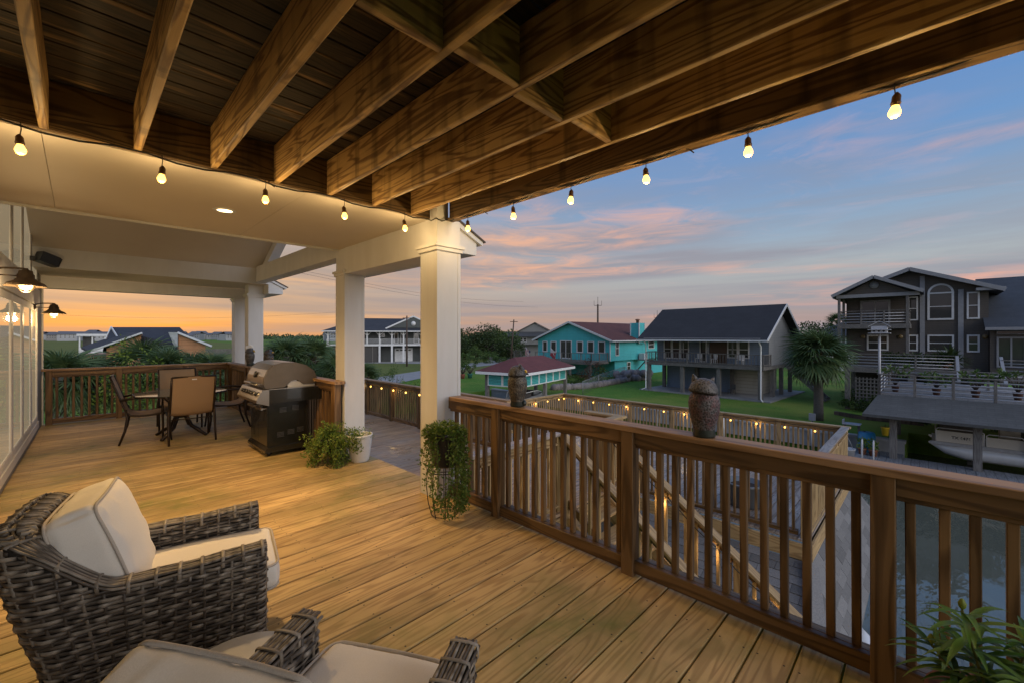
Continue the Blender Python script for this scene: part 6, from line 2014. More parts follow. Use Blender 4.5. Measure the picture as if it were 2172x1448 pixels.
for y in (12.2, 8.6, 5.2, 2.9, .6, -1.6, -5.0, -8.8):
    beam(hD, 'verandah_post', (.15, y, zf), (.15, y, ze - .1), .24, .24, HTRIM, up=(0, 1, 0))
    for sg in (-1, 1): beam(hD, 'bracket', (.15, y, ze - 1.0), (.15, y + sg * .75, ze - .25), .14, .1, HTRIM)
    if y < 4: beam(hD, 'ground_post', (.15, y, 0), (.15, y, zf - .35), .36, .36, HTRIM, up=(0, 1, 0))
fence_rail(hD, (.1, 12.4), (.1, -4.6), zf, 1.0, HTRIM, HTRIM, nrail=4, post=2.3, pw=.1, rt=.03)
for (ya, yb, za, zb) in ((7.8, 6.5, 4.9, 5.7), (3.3, 2.0, 4.9, 5.7)): win(hD, 2.399, yb, ya, za, zb, f=.15, bar=0)
for (ya, yb) in ((.2, -.6), (-1.0, -1.8), (-3.6, -4.6), (-5.6, -6.6)): win(hD, 2.399, yb, ya, zf + .1, zf + 2.2, f=.12, bar=0)
gd = hbox(hD, 'garage_door', 2.5, 2.598, -3.4, .1, .05, 2.7, HTRIM)
for k in range(4): win(hD, 2.5, -3.1 + .8 * k, -2.5 + .8 * k, 2.15, 2.5, f=.05, bar=0)
hbox(hD, 'screen_wall', .3, .4, 3.2, 11.5, 0, zf - .36, mat('screen_mesh', (.07, .065, .06), rough=.9))
for y in (4.2, 5.8, 7.4, 9.0): hbox(hD, 'screen_stud', .2, .29, y - .06, y + .06, 0, zf - .37, GREYWOOD)
beam(hD, 'stair_stringer', (-.2, -4.6, zf - .1), (-.2, -9.4, .1), .3, .1, HTRIM, up=(1, 0, 0)); beam(hD, 'stair_handrail', (-.2, -4.6, zf + .9), (-.2, -9.4, 1.1), .1, .08, HTRIM)

# ---------------------------------------------------------------- orange house beyond the palms
PEACH = siding('peach_siding', (0.46, 0.22, 0.105), .3)
RNAVY = shingle('navy_shingle', (0.035, 0.040, 0.055), (0.048, 0.052, 0.068))
def P36(px, py, F): return WF(px, py, F)
c = WF(318, 720, 36); hO = thing('orange_house', 'orange house with dark navy roof seen over the palms', 'house', (c.x, c.y, ZG), R(84))
inv_ = hO.matrix_basis.inverted()
def lo_(px, py, F): return inv_ @ WF(px, py, F)
slab(hO, 'roof_slope', [lo_(236, 694, 36), lo_(381, 694, 36), lo_(412, 742, 33), lo_(218, 742, 33)], .2, RNAVY)
slab(hO, 'roof_slope', [lo_(236, 694, 36), lo_(381, 694, 36), lo_(410, 722, 41), lo_(232, 722, 41)], .2, RNAVY)
slab(hO, 'hip_slope', [lo_(381, 694, 36), lo_(412, 740, 33), lo_(412, 726, 41)], .2, RNAVY)
poly(hO, 'gable_wall', [lo_(236, 696, 35.9), lo_(224, 719, 35.2), lo_(250, 718, 34.6)], PEACH, .15)
for a, c_ in (((236, 694, 35.7), (224, 720, 35.0)), ((236, 694, 35.7), (251, 718, 34.4))): beam(hO, 'rake_trim', lo_(*a), lo_(*c_), .08, .13, HTRIM)
hbox(hO, 'main_wall', 1, 8, -4.5, 4.5, 0, 3.6, PEACH)
# two shed wings turned towards the viewer
poly(hO, 'wing_wall', [lo_(299, 709, 31), lo_(226, 739, 31), lo_(226, 775, 31), lo_(299, 775, 31)], PEACH, 3.5)
slab(hO, 'wing_roof', [lo_(301, 705, 30.7), lo_(188, 743, 30.7), lo_(172, 736, 36), lo_(262, 705, 36)], .16, RNAVY)
beam(hO, 'wing_fascia', lo_(301, 706.5, 30.65), lo_(192, 744, 30.65), .08, .12, HTRIM)
poly(hO, 'wing_wall', [lo_(379, 708, 30), lo_(436, 733, 30), lo_(436, 775, 30), lo_(379, 775, 30)], PEACH, 3.5)
slab(hO, 'wing_roof', [lo_(377, 704, 29.7), lo_(449, 733, 29.7), lo_(440, 730, 35), lo_(372, 703, 35)], .16, RNAVY)
beam(hO, 'wing_fascia', lo_(377, 705.5, 29.65), lo_(449, 734, 29.65), .08, .12, HTRIM)
poly(hO, 'white_panel', [lo_(357, 705, 30.4), lo_(377, 705, 29.9), lo_(377, 735, 29.9), lo_(370, 735, 30.4)], HTRIM, .1)
poly(hO, 'centre_wall', [lo_(299, 712, 31.5), lo_(299, 775, 31.5), lo_(368, 775, 31.5), lo_(362, 728, 31.5)], RNAVY, .3)
c = WF(194, 722, 70); lk = thing('lookout_deck', 'small white roof top lookout behind the orange house', 'lookout', (c.x, c.y, ZG), R(80))
hbox(lk, 'base', 0, 3, -1.7, 1.5, 0, 3.2, HTRIM)
for (x, y) in ((0, -1.6), (0, 1.4), (2.9, -1.6), (2.9, 1.4), (0, -.1)): hbox(lk, 'post', x, x + .18, y - .09, y + .09, 3.2, 5.1, HTRIM)
hbox(lk, 'roof', -.3, 3.3, -1.9, 1.7, 5.1, 5.45, HTRIM); hbox(lk, 'dark_screen', 1.5, 1.6, -.1, 1.3, 3.3, 5.0, BLACK)

# ---------------------------------------------------------------- brown house on the right
BRN = siding('brown_siding', (0.088, 0.074, 0.062), .16)
RBLUE = shingle('blue_grey_shingle', (0.042, 0.050, 0.064), (0.058, 0.066, 0.082))
GT = mat('grey_trim', (0.27, 0.27, 0.28), rough=.6)
PALE = mat('pale_rail', (0.46, 0.46, 0.48), rough=.5)
hG = thing('brown_house', 'brown gabled house at the right with arched window and pale railed balconies', 'house', (42.5, 0, ZG))
def zz(py, F=31.0): return CAM_H + (HY - py) * F / FPX - ZG
hbox(hG, 'main_wall', 0, 9, -2.9, 4.6, 2.6, zz(617), BRN)
poly(hG, 'gable_wall', [(-.01, -2.9, zz(617)), (-.01, 4.6, zz(617)), (-.01, .95, zz(573))], BRN, .2)
for (ye, zl) in ((-3.6, zz(622)), (5.4, zz(622))):
    slab(hG, 'roof_slope', [(-.7, ye, zl), (9.6, ye, zl), (9.6, .95, zz(570)), (-.7, .95, zz(570))], .18, RBLUE)
    beam(hG, 'rake_trim', (-.73, ye, zl - .12), (-.73, .95, zz(570) - .1), .26, .08, GT, up=(1, 0, 0))
hbox(hG, 'eave_return', -.7, 0, -3.6, -2.3, zz(622) - .1, zz(622) + .08, GT)
# balcony under its own little gable
poly(hG, 'balcony_gable', [(-2.6, .75, zz(626)), (-2.6, 4.5, zz(626)), (-2.6, 2.75, zz(594))], BRN, .15)
for (ye, zl) in ((.2, zz(623)), (5.15, zz(625))):
    slab(hG, 'balcony_roof', [(-3.1, ye, zl), (.5, ye, zl), (.5, 2.75, zz(589)), (-3.1, 2.75, zz(589))], .14, RBLUE)
    beam(hG, 'rake_trim', (-3.13, ye, zl - .08), (-3.13, 2.75, zz(589) - .06), .22, .06, GT, up=(1, 0, 0))
hbox(hG, 'balcony_beam', -2.75, -2.5, .4, 4.9, zz(632), zz(625), GT)
b = MB(); b.lathe([(.26, 0), (.26, .05)], 18, M=Matrix.Translation((-2.62, 2.75, zz(607))) @ Matrix.Rotation(R(-90), 4, 'Y')); b.build('gable_vent', GT, hG)
hbox(hG, 'balcony_floor', -2.7, -.01, .85, 4.85, zz(697), zz(688), GREYWOOD)
fence_rail(hG, (-2.6, 4.75), (-2.6, .95), zz(688), .95, GREYWOOD, PALE, nrail=4, post=1.3, rt=.028); fence_rail(hG, (-2.6, 4.75), (-.1, 4.75), zz(688), .95, GREYWOOD, PALE, nrail=4, post=2.4, rt=.028); fence_rail(hG, (-2.6, .95), (-.1, .95), zz(688), .95, GREYWOOD, PALE, nrail=4, post=2.4, rt=.028)
for (x, y) in ((-2.6, 4.75), (-2.6, 1.0), (-.2, 4.75)): beam(hG, 'tall_post', (x, y, zz(775)), (x, y, zz(630)), .16, .16, GREYWOOD, up=(0, 1, 0))
for y in (.28, -1.62): hbox(hG, 'pilaster', -.12, -.02, y - .13, y + .13, zz(775), zz(588 if y > 0 else 620), GT)
win(hG, -.02, 2.0, 3.75, zz(688), zz(634), f=.12, bar=0, mull=1, trim=GT, curtain=True)
win(hG, -.02, -1.3, .02, zz(680), zz(625), f=.12, bar=1, arch=1, trim=HTRIM, curtain=True)
win(hG, -.02, -2.5, -1.9, zz(679), zz(626), f=.09, trim=HTRIM); win(hG, -.02, .5, 1.05, zz(680), zz(630), f=.09, trim=HTRIM)
for (ya, yb) in ((2.1, 3.35), (.5, 1.05), (-1.3, .02), (-2.5, -1.9)): win(hG, -.02, ya, yb, zz(744), zz(710), f=.1, trim=HTRIM, curtain=True)
for y in (1.45, 3.6, -2.75):
    b = MB(); b.lathe([(.16, 0), (.14, .08), (.05, .12)], 12, M=Matrix.Translation((-.02, y, zz(714))) @ Matrix.Rotation(R(-90), 4, 'Y')); b.build('wall_lamp', mat('dim_amber', (.20, .14, .06), rough=.4) if 'dim_amber' not in MATS else MATS['dim_amber'], hG)
hbox(hG, 'deck_floor', -4.2, -.03, -2.2, 4.3, zz(785), zz(776), GREYWOOD)
fence_rail(hG, (-4.1, 4.2), (-4.1, -1.25), zz(776), .95, GREYWOOD, PALE, nrail=4, post=1.75, rt=.028); fence_rail(hG, (-4.1, 4.2), (-.1, 4.2), zz(776), .95, GREYWOOD, PALE, nrail=4, post=2, rt=.028)
for (x, y) in ((-4.0, 4.1), (-4.0, .8), (-4.0, -1.3), (-.6, 4.1)): beam(hG, 'stilt', (x, y, 0), (x, y, zz(785)), .3, .3, GREYWOOD, up=(0, 1, 0))
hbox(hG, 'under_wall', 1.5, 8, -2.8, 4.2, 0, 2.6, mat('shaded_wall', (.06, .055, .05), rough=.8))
for k in range(9):      # lattice below the deck
    hbox(hG, 'lattice_strip', -3.95, -3.9, 3.6 - .2 * k, 3.68 - .2 * k, .1, 2.3, GREYWOOD)
    hbox(hG, 'lattice_strip', -3.99, -3.955, 1.9, 3.7, .15 + .25 * k, .22 + .25 * k, GREYWOOD)
# right wing
hbox(hG, 'wing_wall', -.6, 8, -12, -2.92, zz(800), zz(694), BRN)
slab(hG, 'wing_roof', [(-1.4, -2.65, zz(696, 29)), (-1.4, -12.5, zz(696, 29)), (6.5, -12.5, zz(592, 33)), (6.5, -2.65, zz(592, 33))], .2, RBLUE)
hbox(hG, 'wing_gutter', -1.55, -1.4, -12.5, -2.65, zz(701, 29), zz(695, 29), GT)
for k in range(4):
    y1 = -3.2 - 1.55 * k
    win(hG, -.61, y1 - 1.25, y1, zz(775, 29), zz(714, 29), f=.1, trim=GT, bar=0, mull=1, curtain=True); win(hG, -.61, y1 - 1.25, y1, zz(709, 29), zz(702, 29), f=.05, trim=GT, bar=0)
hbox(hG, 'wing_deck', -4.6, -.62, -12, -3.0, zz(790), zz(781), GREYWOOD)
fence_rail(hG, (-4.5, -3.1), (-4.5, -11.9), zz(781), .95, GREYWOOD, PALE, nrail=4, post=1.9, rt=.028)
for y in (-3.2, -6, -9): beam(hG, 'stilt', (-4.4, y, 0), (-4.4, y, zz(790)), .3, .3, GREYWOOD, up=(0, 1, 0))
for (ya) in (-1.3, -3.1): beam(hG, 'stair_handrail', (-4.2, ya, zz(776) + .95), (-6.6, ya, zz(776) - .5), .14, .05, GT)
for k in range(5): hbox(hG, 'stair_tread', -4.6 - .3 * k, -4.3 - .3 * k, -3.0, -1.4, zz(776) - .2 * (k + 1), zz(776) - .2 * (k + 1) + .05, GREYWOOD)
c = WF(1812, 712, 62); hS = thing('far_bungalow', 'far white bungalow with blue roof between the lawn palm and the brown house', 'house', (c.x, c.y, ZG), R(0))
hbox(hS, 'wall', 0, 6, -4, 5, 0, 5.1, HTRIM)
slab(hS, 'roof_slope', [(-.5, -4.5, 5.1), (-.5, 5.8, 5.1), (3, 2.0, 7.1), (3, -2, 7.1)], .15, RBLUE); slab(hS, 'roof_slope', [(-.5, 5.8, 5.1), (6.5, 5.8, 5.1), (3, 2.0, 7.1)], .15, RBLUE)
win(hS, -.01, 1.5, 3.0, 3.0, 4.5)

# ---------------------------------------------------------------- far houses along the horizon
FARW = [mat('far_wall_%d' % i, c_, rough=.8) for i, c_ in enumerate(((.33, .33, .34), (.22, .23, .25), (.27, .25, .23)))]
FARR = mat('far_roof', (.13, .13, .145), rough=.9)
names = ('white', 'grey', 'tan')
FH = []
for kind in range(3):
    r_ = thing('far_house', 'tiny %s house in the row on the horizon beyond the marsh' % names[kind], 'house', (0, 0, ZG), 0, 'far houses on the horizon')
    hbox(r_, 'wall', -5, 5, -7, 7, 0, 8.5, FARW[kind])
    slab(r_, 'roof', [(-6, -8, 8.5), (-6, 8, 8.5), (0, 6, 12.0), (0, -6, 12.0)], .3, FARR); slab(r_, 'roof', [(6, -8, 8.5), (6, 8, 8.5), (0, 6, 12.0), (0, -6, 12.0)], .3, FARR)
    for y in (-4.5, -1.5, 1.5, 4.5):
        for z in (4.6, 7.0): win(r_, -5.01, y - .7, y + .7, z - .8, z + .8, bar=0)
    FH.append(r_)
fr = random.Random(5)
pxs = [94 + 11.5 * k for k in range(36)] + [695 + 12 * k for k in range(3)]
for i, px in enumerate(pxs):
    F = fr.uniform(400, 560)
    p = WF(px + fr.uniform(-3, 3), 715, F)
    kd = fr.choice((0, 0, 1, 1, 2))
    o = FH[i] if i < 3 else dup(FH[kd])
    o.location = (p.x, p.y, ZG); o.rotation_euler = (0, 0, YAW + R(fr.uniform(-30, 70))); s_ = fr.uniform(.62, .95); o.scale = (s_, s_, s_ * fr.uniform(.75, 1.05))
bkt = MB(); fr2 = random.Random(8)
for i in range(9000):
    px = fr2.uniform(-200, 1900); F = fr2.uniform(560, 700)
    p = WF(px, 715, F)
    add_leaf(bkt, Vector((p.x, p.y, ZG + fr2.uniform(0, 1) ** 1.5 * (5.5 + 3 * mnoise.noise(Vector((px * .02, 0, 0)))))), rnd_dir(fr2), rnd_dir(fr2), 3.4, 2.2)
tag(bkt.build('distant_woods', DARKL), 'low dark line of trees along the far horizon', 'woods', kind='stuff')
wfz = thing('field_fence', 'long low grey fence across the marsh right of the orange house', 'fence', W(460, 752, ZG))
a, c = W(405, 752, ZG) - wfz.location, W(520, 750, ZG) - wfz.location
for k in range(60):
    q = a.lerp(c, k / 59)
    beam(wfz, 'picket', q, q + Vector((0, 0, 1.5)), (c - a).length / 62, .05, GREYWOOD, up=(0.7, .7, 0))
# poles and wires
POLEM = mat('utility_pole', (.085, .055, .04), (.06, .04, .03), rough=.9, nscale=4, nsc=(1, 1, .2))
def pole(label, px, pyb, pyt, F, r_, tilt=0.0, aerial=False):
    b0 = WF(px, pyb, F); t = WF(px + tilt, pyt, F)
    o = thing('utility_pole', label, 'pole', (b0.x, b0.y, ZG), group='utility poles')
    b = MB(); b.tube([(0, 0, 0), (t.x - b0.x, t.y - b0.y, t.z - ZG)], [r_, r_ * .7], 8); b.build('shaft', POLEM, o)
    top = Vector((t.x - b0.x, t.y - b0.y, t.z - ZG))
    b = MB()
    if aerial:
        b.tube([top, top + Vector((0, 0, 1.4))], .04, 5); b.tube([top + Vector((-.5, .5, -.2)), top + Vector((.5, -.5, -.2))], .04, 5)
        for s in (-.5, .5): b.tube([top + Vector((s, -s, -.2)), top + Vector((s, -s, .7))], .03, 5)
        b.build('antenna', DARKMETAL, o)
    else:
        b.bar(top + Vector((-.5, .5, -.4)), top + Vector((.5, -.5, -.4)), .1, .12); b.build('crossarm', POLEM, o)
    return o
pole('dark utility pole in front of the charcoal verandah house', 863, 773, 670, 72, .16)
pole('leaning utility pole left of the turquoise house', 1083, 762, 678, 78, .15, tilt=7)
pole('brown pole with antenna above the red roof of the turquoise house', 1268, 720, 646, 80, .22, aerial=True)
pole('far short pole with antenna behind the blue grey house', 1394, 716, 672, 95, .16, aerial=True)
for (a, c, F1, F2, lb) in (((640, 574), (1110, 640), 60, 110, 'upper power line crossing the sky behind the columns'), ((640, 580), (1140, 652), 60, 110, 'lower power line crossing the sky behind the columns'),
                       ((92, 667), (720, 662), 95, 110, 'single wire low over the sunset at the left'), ((430, 741), (520, 738), 40, 44, 'wire over the marsh beside the orange house')):
    p0, p1 = WF(a[0], a[1], F1), WF(c[0], c[1], F2)
    o = thing('power_line', lb, 'wire', p0, group='power lines')
    b = MB(); b.tube([p0.lerp(p1, k / 12) - p0 - Vector((0, 0, 1.2 * math.sin(math.pi * k / 12))) for k in range(13)], .016, 4); b.build('cable', BLACK, o)
# ================================================================ neighbour's dock and boat
ZD = -4.08
DOCKM = wood('dock_boards', (.24, .245, .26), (.15, .155, .165), rough=.75, ring=5, knots=False)
dk = thing('dock', 'grey plank dock along the canal under the shingled boat roof', 'dock', (26, -3, ZD))
y = 3.2
while y > -9.5:
    board('plank', dk, (24.9, y, ZD - .02), (27.0 if y < SLY else 27.7, y, ZD - .02), .27, .045, DOCKM); y -= .28
for x in (25.0, 26.9):
    board('dock_beam', dk, (x, 3.3, ZD - .17), (x, -9.6, ZD - .17), .2, .1, GREYWOOD, up=(1, 0, 0))
for y in (3.1, 0, -4.2, -8):
    board('piling', dk, (24.98, y, -6.5), (24.98, y, ZD - .1), .25, .25, GREYWOOD, up=(0, 1, 0))
RB = shingle('boat_roof_shingle', (.085, .085, .082), (.115, .112, .108), sx=.5, sz=.13)
bh = thing('boat_shelter', 'boat shelter with dark shingled roof and a railed deck on top', 'boat shelter', (26.5, -3, ZD))
for y in (1.15, -1.5, -6.2):
    for x in (26.5, 30.4): board('post', bh, (x, y, -6), (x, y, -1.9), .26, .26, GREYWOOD, up=(0, 1, 0))
slab(bh, 'roof_slope', [Vector(p) - bh.location for p in ((25.7, 2.2, -2.03), (25.7, -11, -2.03), (27.5, -11, -1.27), (27.5, 1.75, -1.27))], .12, RB)
slab(bh, 'roof_slope', [Vector(p) - bh.location for p in ((25.7, 2.2, -2.03), (31.5, 2.2, -2.03), (31.0, 1.75, -1.27), (27.5, 1.75, -1.27))], .12, RB)
hbox(bh, 'roof_deck', 27.5 - 26.5, 36 - 26.5, -8, 1.75 + 3, -1.55 - ZD, -1.28 - ZD, GREYWOOD)
fence_rail(bh, (1.1, 4.7), (1.1, -7.9), -1.28 - ZD, 1.0, GREYWOOD, PALE, nrail=5, post=1.32, rt=.03)
fence_rail(bh, (1.1, 4.7), (9.4, 4.7), -1.28 - ZD, 1.0, GREYWOOD, PALE, nrail=5, post=2.0, rt=.03)
fence_rail(bh, (6.0, 4.6), (6.0, -3), -1.28 - ZD, 1.0, GREYWOOD, PALE, nrail=5, post=2.0, rt=.03)
mat('dark_clay', (.13, .06, .038), (.10, .045, .03), rough=.85)
for i, (y, x, s, lb) in enumerate(((1.2, 29.6, 1.0, 'leftmost'), (-.3, 29.2, .8, 'second'), (-1.6, 29.4, .9, 'third'), (-2.9, 29.6, 1.0, 'fourth'))):
    o = thing('potted_plumeria', 'plumeria in a terracotta pot on the boat shelter deck, %s from the birdhouse' % lb, 'potted plant', (x, y, -1.28), group='potted plants on the boat shelter')
    b = MB(); b.lathe([(.11, 0), (.165, .3), (.18, .31), (.18, .36), (1e-5, .33)], 14); b.build('pot', MATS['dark_clay'], o)
    lv = MB(); br = MB()
    for q in range(9):
        a = q * .7 + i; e = Vector((math.cos(a) * .45 * s, math.sin(a) * .55 * s, rr.uniform(.8, 1.25) * s))
        br.tube([(0, 0, .33), e * .5 + Vector((0, 0, .3)), e], [.03, .022, .014], 5)
        for _ in range(13): add_leaf(lv, e, rnd_dir(rr) + Vector((0, 0, .3)), rnd_dir(rr), .26, .085)
    br.build('branches', BARK, o, kind='stuff'); lv.build('foliage', MIDL, o, kind='stuff')
o = thing('deck_palm', 'dark leafy plant on the brown house deck below the arched window', 'potted plant', (39.6, -.9, zz(776) + ZG))
b = MB(); b.lathe([(.2, 0), (.28, .4), (1e-5, .4)], 14); b.build('pot', MATS['terracotta'], o)
lv = MB()
for q in range(150): long_leaf(lv, Vector((0, 0, .5)) + rnd_dir(rr) * .3, rnd_dir(rr) + Vector((0, 0, .8)), 1.1, .13, 1.2)
lv.build('foliage', DARKL, o, kind='stuff')
o = thing('deck_plants', 'row of low plants behind the brown house deck rail', 'plants', (39.3, 1.0, zz(776) + ZG), kind='thing')
lv = MB()
for q in range(900): add_leaf(lv, Vector((rr.uniform(-.3, .3), rr.uniform(-1.6, 1.2), rr.uniform(.1, 1.0))), rnd_dir(rr), rnd_dir(rr), .22, .1)
lv.build('foliage', DARKL, o, kind='stuff')
b = MB(); b.box(-.3, .3, -1.7, 1.3, 0, .25); b.build('planter_box', GREYWOOD, o)
# birdhouse on a pole
bd_ = thing('birdhouse', 'white martin birdhouse on a tall pole at the boat shelter corner', 'birdhouse', (27.9, 1.72, -1.28))
b = MB(); b.tube([(0, 0, 0), (0, 0, 3.0)], .05, 8); b.build('pole', PALE, bd_)
hbox(bd_, 'house', -.3, .3, -.3, .3, 3.0, 3.35, PALE)
slab(bd_, 'roof', [(-.4, -.4, 3.34), (.4, -.4, 3.34), (.1, 0, 3.62), (-.1, 0, 3.62)], .03, GT); slab(bd_, 'roof', [(-.4, .4, 3.34), (.4, .4, 3.34), (.1, 0, 3.62), (-.1, 0, 3.62)], .03, GT)
for zt in (3.0, 3.17): hbox(bd_, 'ledge', -.42, .42, -.42, .42, zt - .015, zt + .012, PALE)
for y in (-.18, 0, .18):
    b = MB(); b.lathe([(.045, 0), (.045, .01)], 10, M=Matrix.Translation((-.301, y, 3.1)) @ Matrix.Rotation(R(-90), 4, 'Y')); b.build('hole', BLACK, bd_)
# things on the dock
def at(px, py, z=ZD): return W(px, py, z)
ft = thing('fish_table', 'small grey fish cleaning table on legs at the end of the dock', 'table', (27.4, 2.75, ZD))
hbox(ft, 'top', -.3, .3, -.36, .36, 1.22, 1.26, PALE); hbox(ft, 'lip', -.3, .3, .32, .36, 1.261, 1.42, PALE)
for y in (-.28, .28): beam(ft, 'leg', (0, y, 0), (0, y, 1.25), .1, .1, GREYWOOD, up=(0, 1, 0))
bb = thing('blue_barrel', 'bright blue plastic barrel standing on the dock', 'barrel', (27.2, 2.15, ZD))
b = MB(); b.lathe([(.30, 0), (.33, .05), (.34, .3), (.355, .32), (.355, .36), (.34, .38), (.34, .62), (.355, .64), (.355, .68), (.34, .70), (.32, .92), (.27, .95), (1e-5, .93)], 22); b.build('body', mat('blue_plastic', (.02, .19, .36), rough=.4), bb)
b = MB(); b.lathe([(.05, .93), (.05, .97), (1e-5, .97)], 10, c=(.12, .1, 0)); b.build('bung', BLACK, bb)
for (x, y, lb) in ((26.4, 2.25, 'left'), (26.35, 1.85, 'right')):
    o = thing('flower_pot', 'terracotta pot with green plant before the blue barrel, %s one' % lb, 'potted plant', (x, y, ZD), group='pots by the barrel')
    b = MB(); b.lathe([(.13, 0), (.17, .24), (.19, .25), (.19, .30), (1e-5, .28)], 14); b.build('pot', MATS['terracotta'], o)
    lv = MB()
    for _ in range(90): add_leaf(lv, Vector((rr.uniform(-.15, .15), rr.uniform(-.15, .15), rr.uniform(.3, .75))), rnd_dir(rr), rnd_dir(rr), .16, .09)
    lv.build('foliage', BUSHL, o, kind='stuff')
bu = thing('white_bucket', 'pale bucket hanging on ropes beside the dock', 'bucket', (25.3, 2.72, ZD - .05))
b = MB(); b.lathe([(.26, .05), (.31, .42), (.33, .43), (.33, .46), (.29, .45), (.25, .1), (1e-5, .1)], 20); b.build('body', PALE, bu)
b = MB()
for q in range(3): b.tube([(.3 * math.cos(q * 2.1), .3 * math.sin(q * 2.1), .45), (0, 0, 1.05)], .012, 4)
b.build('rope', CONC, bu, kind='stuff')
la = thing('dock_ladder', 'pale curved handrail ladder at the dock edge', 'ladder', (25.05, 1.95, ZD))
for sg in (-.2, .2):
    b = MB(); b.tube([(-.1, sg, -.9), (-.1, sg, .75), (-.04, sg, .9), (.08, sg, .95), (.2, sg, .85), (.25, sg, .0)], .03, 7); b.build('handrail', PALE, la)
for k in range(3): 
    b = MB(); b.tube([(-.1, -.2, -.8 + .28 * k), (-.1, .2, -.8 + .28 * k)], .022, 6); b.build('rung', PALE, la)
yb_ = thing('yellow_bucket', 'small yellow bucket hung on the boat shelter post', 'bucket', (26.33, 1.42, ZD + 1.05))
b = MB(); b.lathe([(.11, 0), (.15, .34), (.165, .35), (.165, .38), (1e-5, .36)], 16); b.build('body', mat('yellow_plastic', (.50, .33, .01), rough=.4), yb_)
b = MB(); b.tube([(-.14, 0, .37), (0, 0, .52), (.14, 0, .37)], .01, 5); b.build('handle', DARKMETAL, yb_)
eb = thing('meter_post', 'small grey electrical box on a post at the lawn edge', 'box', (28.6, 4.6, ZG))
beam(eb, 'post', (0, 0, 0), (0, 0, .5), .09, .09, GREYWOOD, up=(0, 1, 0)); hbox(eb, 'box', -.08, .08, -.15, .15, .5, .88, GT)
for (y, lb) in ((13.2, 'white slanted pipe standing at the seawall, left one'), (8.9, 'white pipe standing at the seawall, right one'), (4.4, 'short white pipe lying low at the seawall')):
    o = thing('white_pipe', lb, 'pipe', (27.55, y, ZW + .1), group='pipes at the seawall')
    b = MB(); b.tube([(0, 0, 0), (0, .05, 1.5)], .07, 8); b.build('pipe', TRIM, o)
    b = MB(); b.lathe([(.08, 1.42), (.08, 1.52), (1e-5, 1.54)], 10, c=(0, .05, 0)); b.build('cap', TRIM, o)

# pontoon boat on its lift
BEIGE = mat('beige_panel', (.72, .67, .59), (.64, .60, .53), rough=.5, nscale=2)
ALU = mat('aluminium_tube', (.82, .83, .84), (.70, .71, .72), rough=.35, metal=.15, nscale=2)
SEAT = mat('brown_seat', (.10, .085, .07), rough=.6)
pb = thing('pontoon_boat', 'silver pontoon boat with beige side panels on a lift under the shelter', 'boat', (28.1, -0.02, -4.0), R(0))
LB = 7.2
for (xo) in (0.0, 1.9):
    pts, rs = [], []
    for k in range(13):
        t = k / 12
        s = t * LB
        rz_ = .33 * min(1.0, math.sqrt(min(1, s / 1.1)) if s < 1.1 else 1.0)
        pts.append((xo, -s, .33 + .30 * max(0, 1 - s / 1.1) ** 1.6)); rs.append(max(.03, rz_))
    b = MB(); b.tube(pts, rs, 18); b.build('pontoon', ALU, pb)
hbox(pb, 'deck_plate', -.25, 2.15, -LB + .1, -.12, .64, .70, ALU)
hbox(pb, 'deck_edge', -.29, -.251, -LB + .1, -.05, .60, .74, PALE)
def panel(y0, y1, z1=.62):
    hbox(pb, 'side_panel', -.22, -.20, y1, y0, .74, .74 + z1, BEIGE)
    b = MB(); b.tube([(-.21, y0, .74), (-.21, y0, .74 + z1 + .05), (-.21, y0 - .08, .74 + z1 + .12), (-.21, y1 + .08, .74 + z1 + .12), (-.21, y1, .74 + z1 + .05), (-.21, y1, .74)], .022, 6); b.build('panel_rail', ALU, pb)
panel(-.25, -1.75, .50); panel(-1.82, -2.9, .42); panel(-3.1, -5.0); panel(-5.1, -7.0)
hbox(pb, 'bow_panel', -.2, 2.1, -.27, -.24, .74, 1.2, BEIGE)
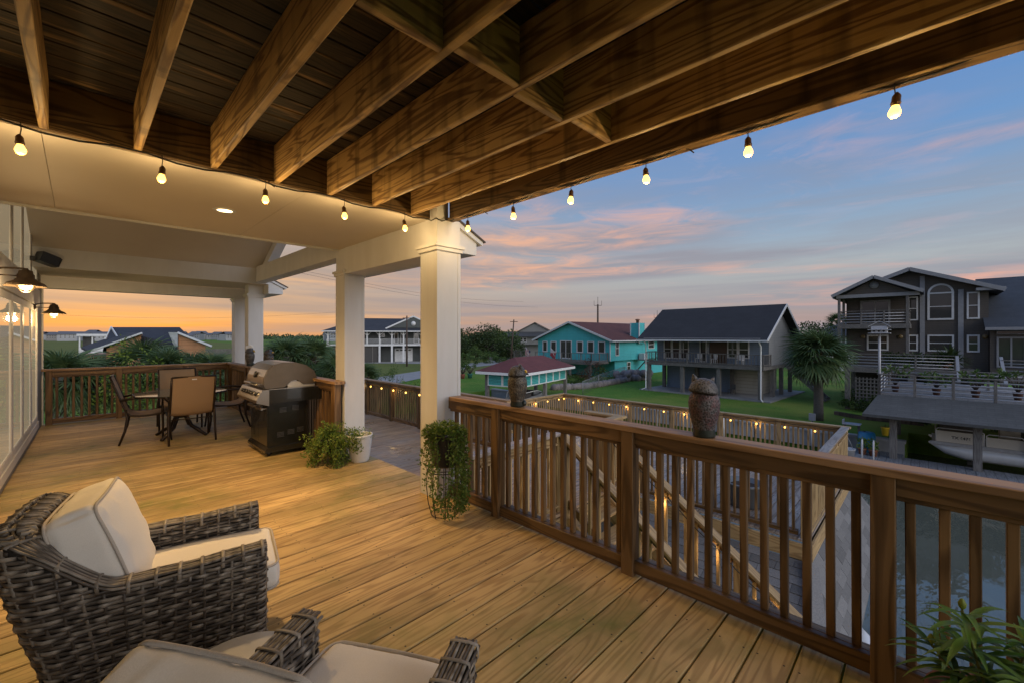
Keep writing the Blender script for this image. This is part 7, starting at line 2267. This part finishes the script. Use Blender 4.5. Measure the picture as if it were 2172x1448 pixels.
b = MB(); b.tube([(2.1, -.25, .74), (2.1, -.25, 1.45), (2.1, -1.6, 1.5), (2.1, -1.7, .74)], .022, 6); b.build('far_rail', ALU, pb)
b = MB(); b.tube([(2.1, -1.8, .74), (2.1, -1.8, 1.5), (2.1, -3.6, 1.5), (2.1, -3.7, .74)], .022, 6); b.build('far_rail', ALU, pb)
for (x0, x1, y0, y1) in ((1.5, 2.0, -.4, -1.6), (.0, .5, -.4, -1.5), (1.4, 2.0, -3.0, -4.4)):
    s_ = hbox(pb, 'seat', x0, x1, y0, y1, .71, 1.10, SEAT); hbox(pb, 'seat_back', x1 - .12 if x0 > .9 else x0, x1 if x0 > .9 else x0 + .12, y0, y1, 1.101, 1.5, SEAT)
hbox(pb, 'console', .9, 1.6, -2.3, -2.9, .71, 1.55, BEIGE)
b = MB(); b.box(-.4, -.3, -2.98, -3.2, .35, 1.25); b.build('fender', TRIM, pb)
for k in range(2): hbox(pb, 'lift_beam', -.4, 2.3, -1.4 - 3.6 * k, -1.6 - 3.6 * k, -.12, .0, GREYWOOD)
cu = bpy.data.curves.new('registration', 'FONT'); cu.body = 'TX 6476 BT'; cu.size = .17; cu.extrude = .003; cu.offset = .004
ro = bpy.data.objects.new('registration_number', cu); COL.objects.link(ro)
dg = bpy.context.evaluated_depsgraph_get()
me_ = bpy.data.meshes.new_from_object(ro.evaluated_get(dg)); bpy.data.objects.remove(ro)
me_.materials.clear(); me_.materials.append(BLACK)
o = link('registration_number', me_, pb); o.rotation_euler = (R(90), 0, R(-90)); o.location = (-.226, -.75, .92)
# flower bed edging before the brown house
be = thing('bed_edging', 'low curved brick edging of the flower bed before the brown house', 'edging', W(1830, 882, ZG))
BRK = mat('old_brick', (.13, .09, .075), (.09, .065, .055), rough=.9, rand=.25)
for k in range(34):
    px = 1778 + k * 5.2; py = 884 + 4.0 * math.sin(min(1, k / 12) * 1.57) + k * .55 - 5
    c = W(px, py, ZG) - be.location
    b = MB(); b.box(-.2, .2, -.1, .1, 0, .22); o = b.build('brick', BRK, be); o.location = c; o.rotation_euler = (0, 0, R(70 + k * .8))
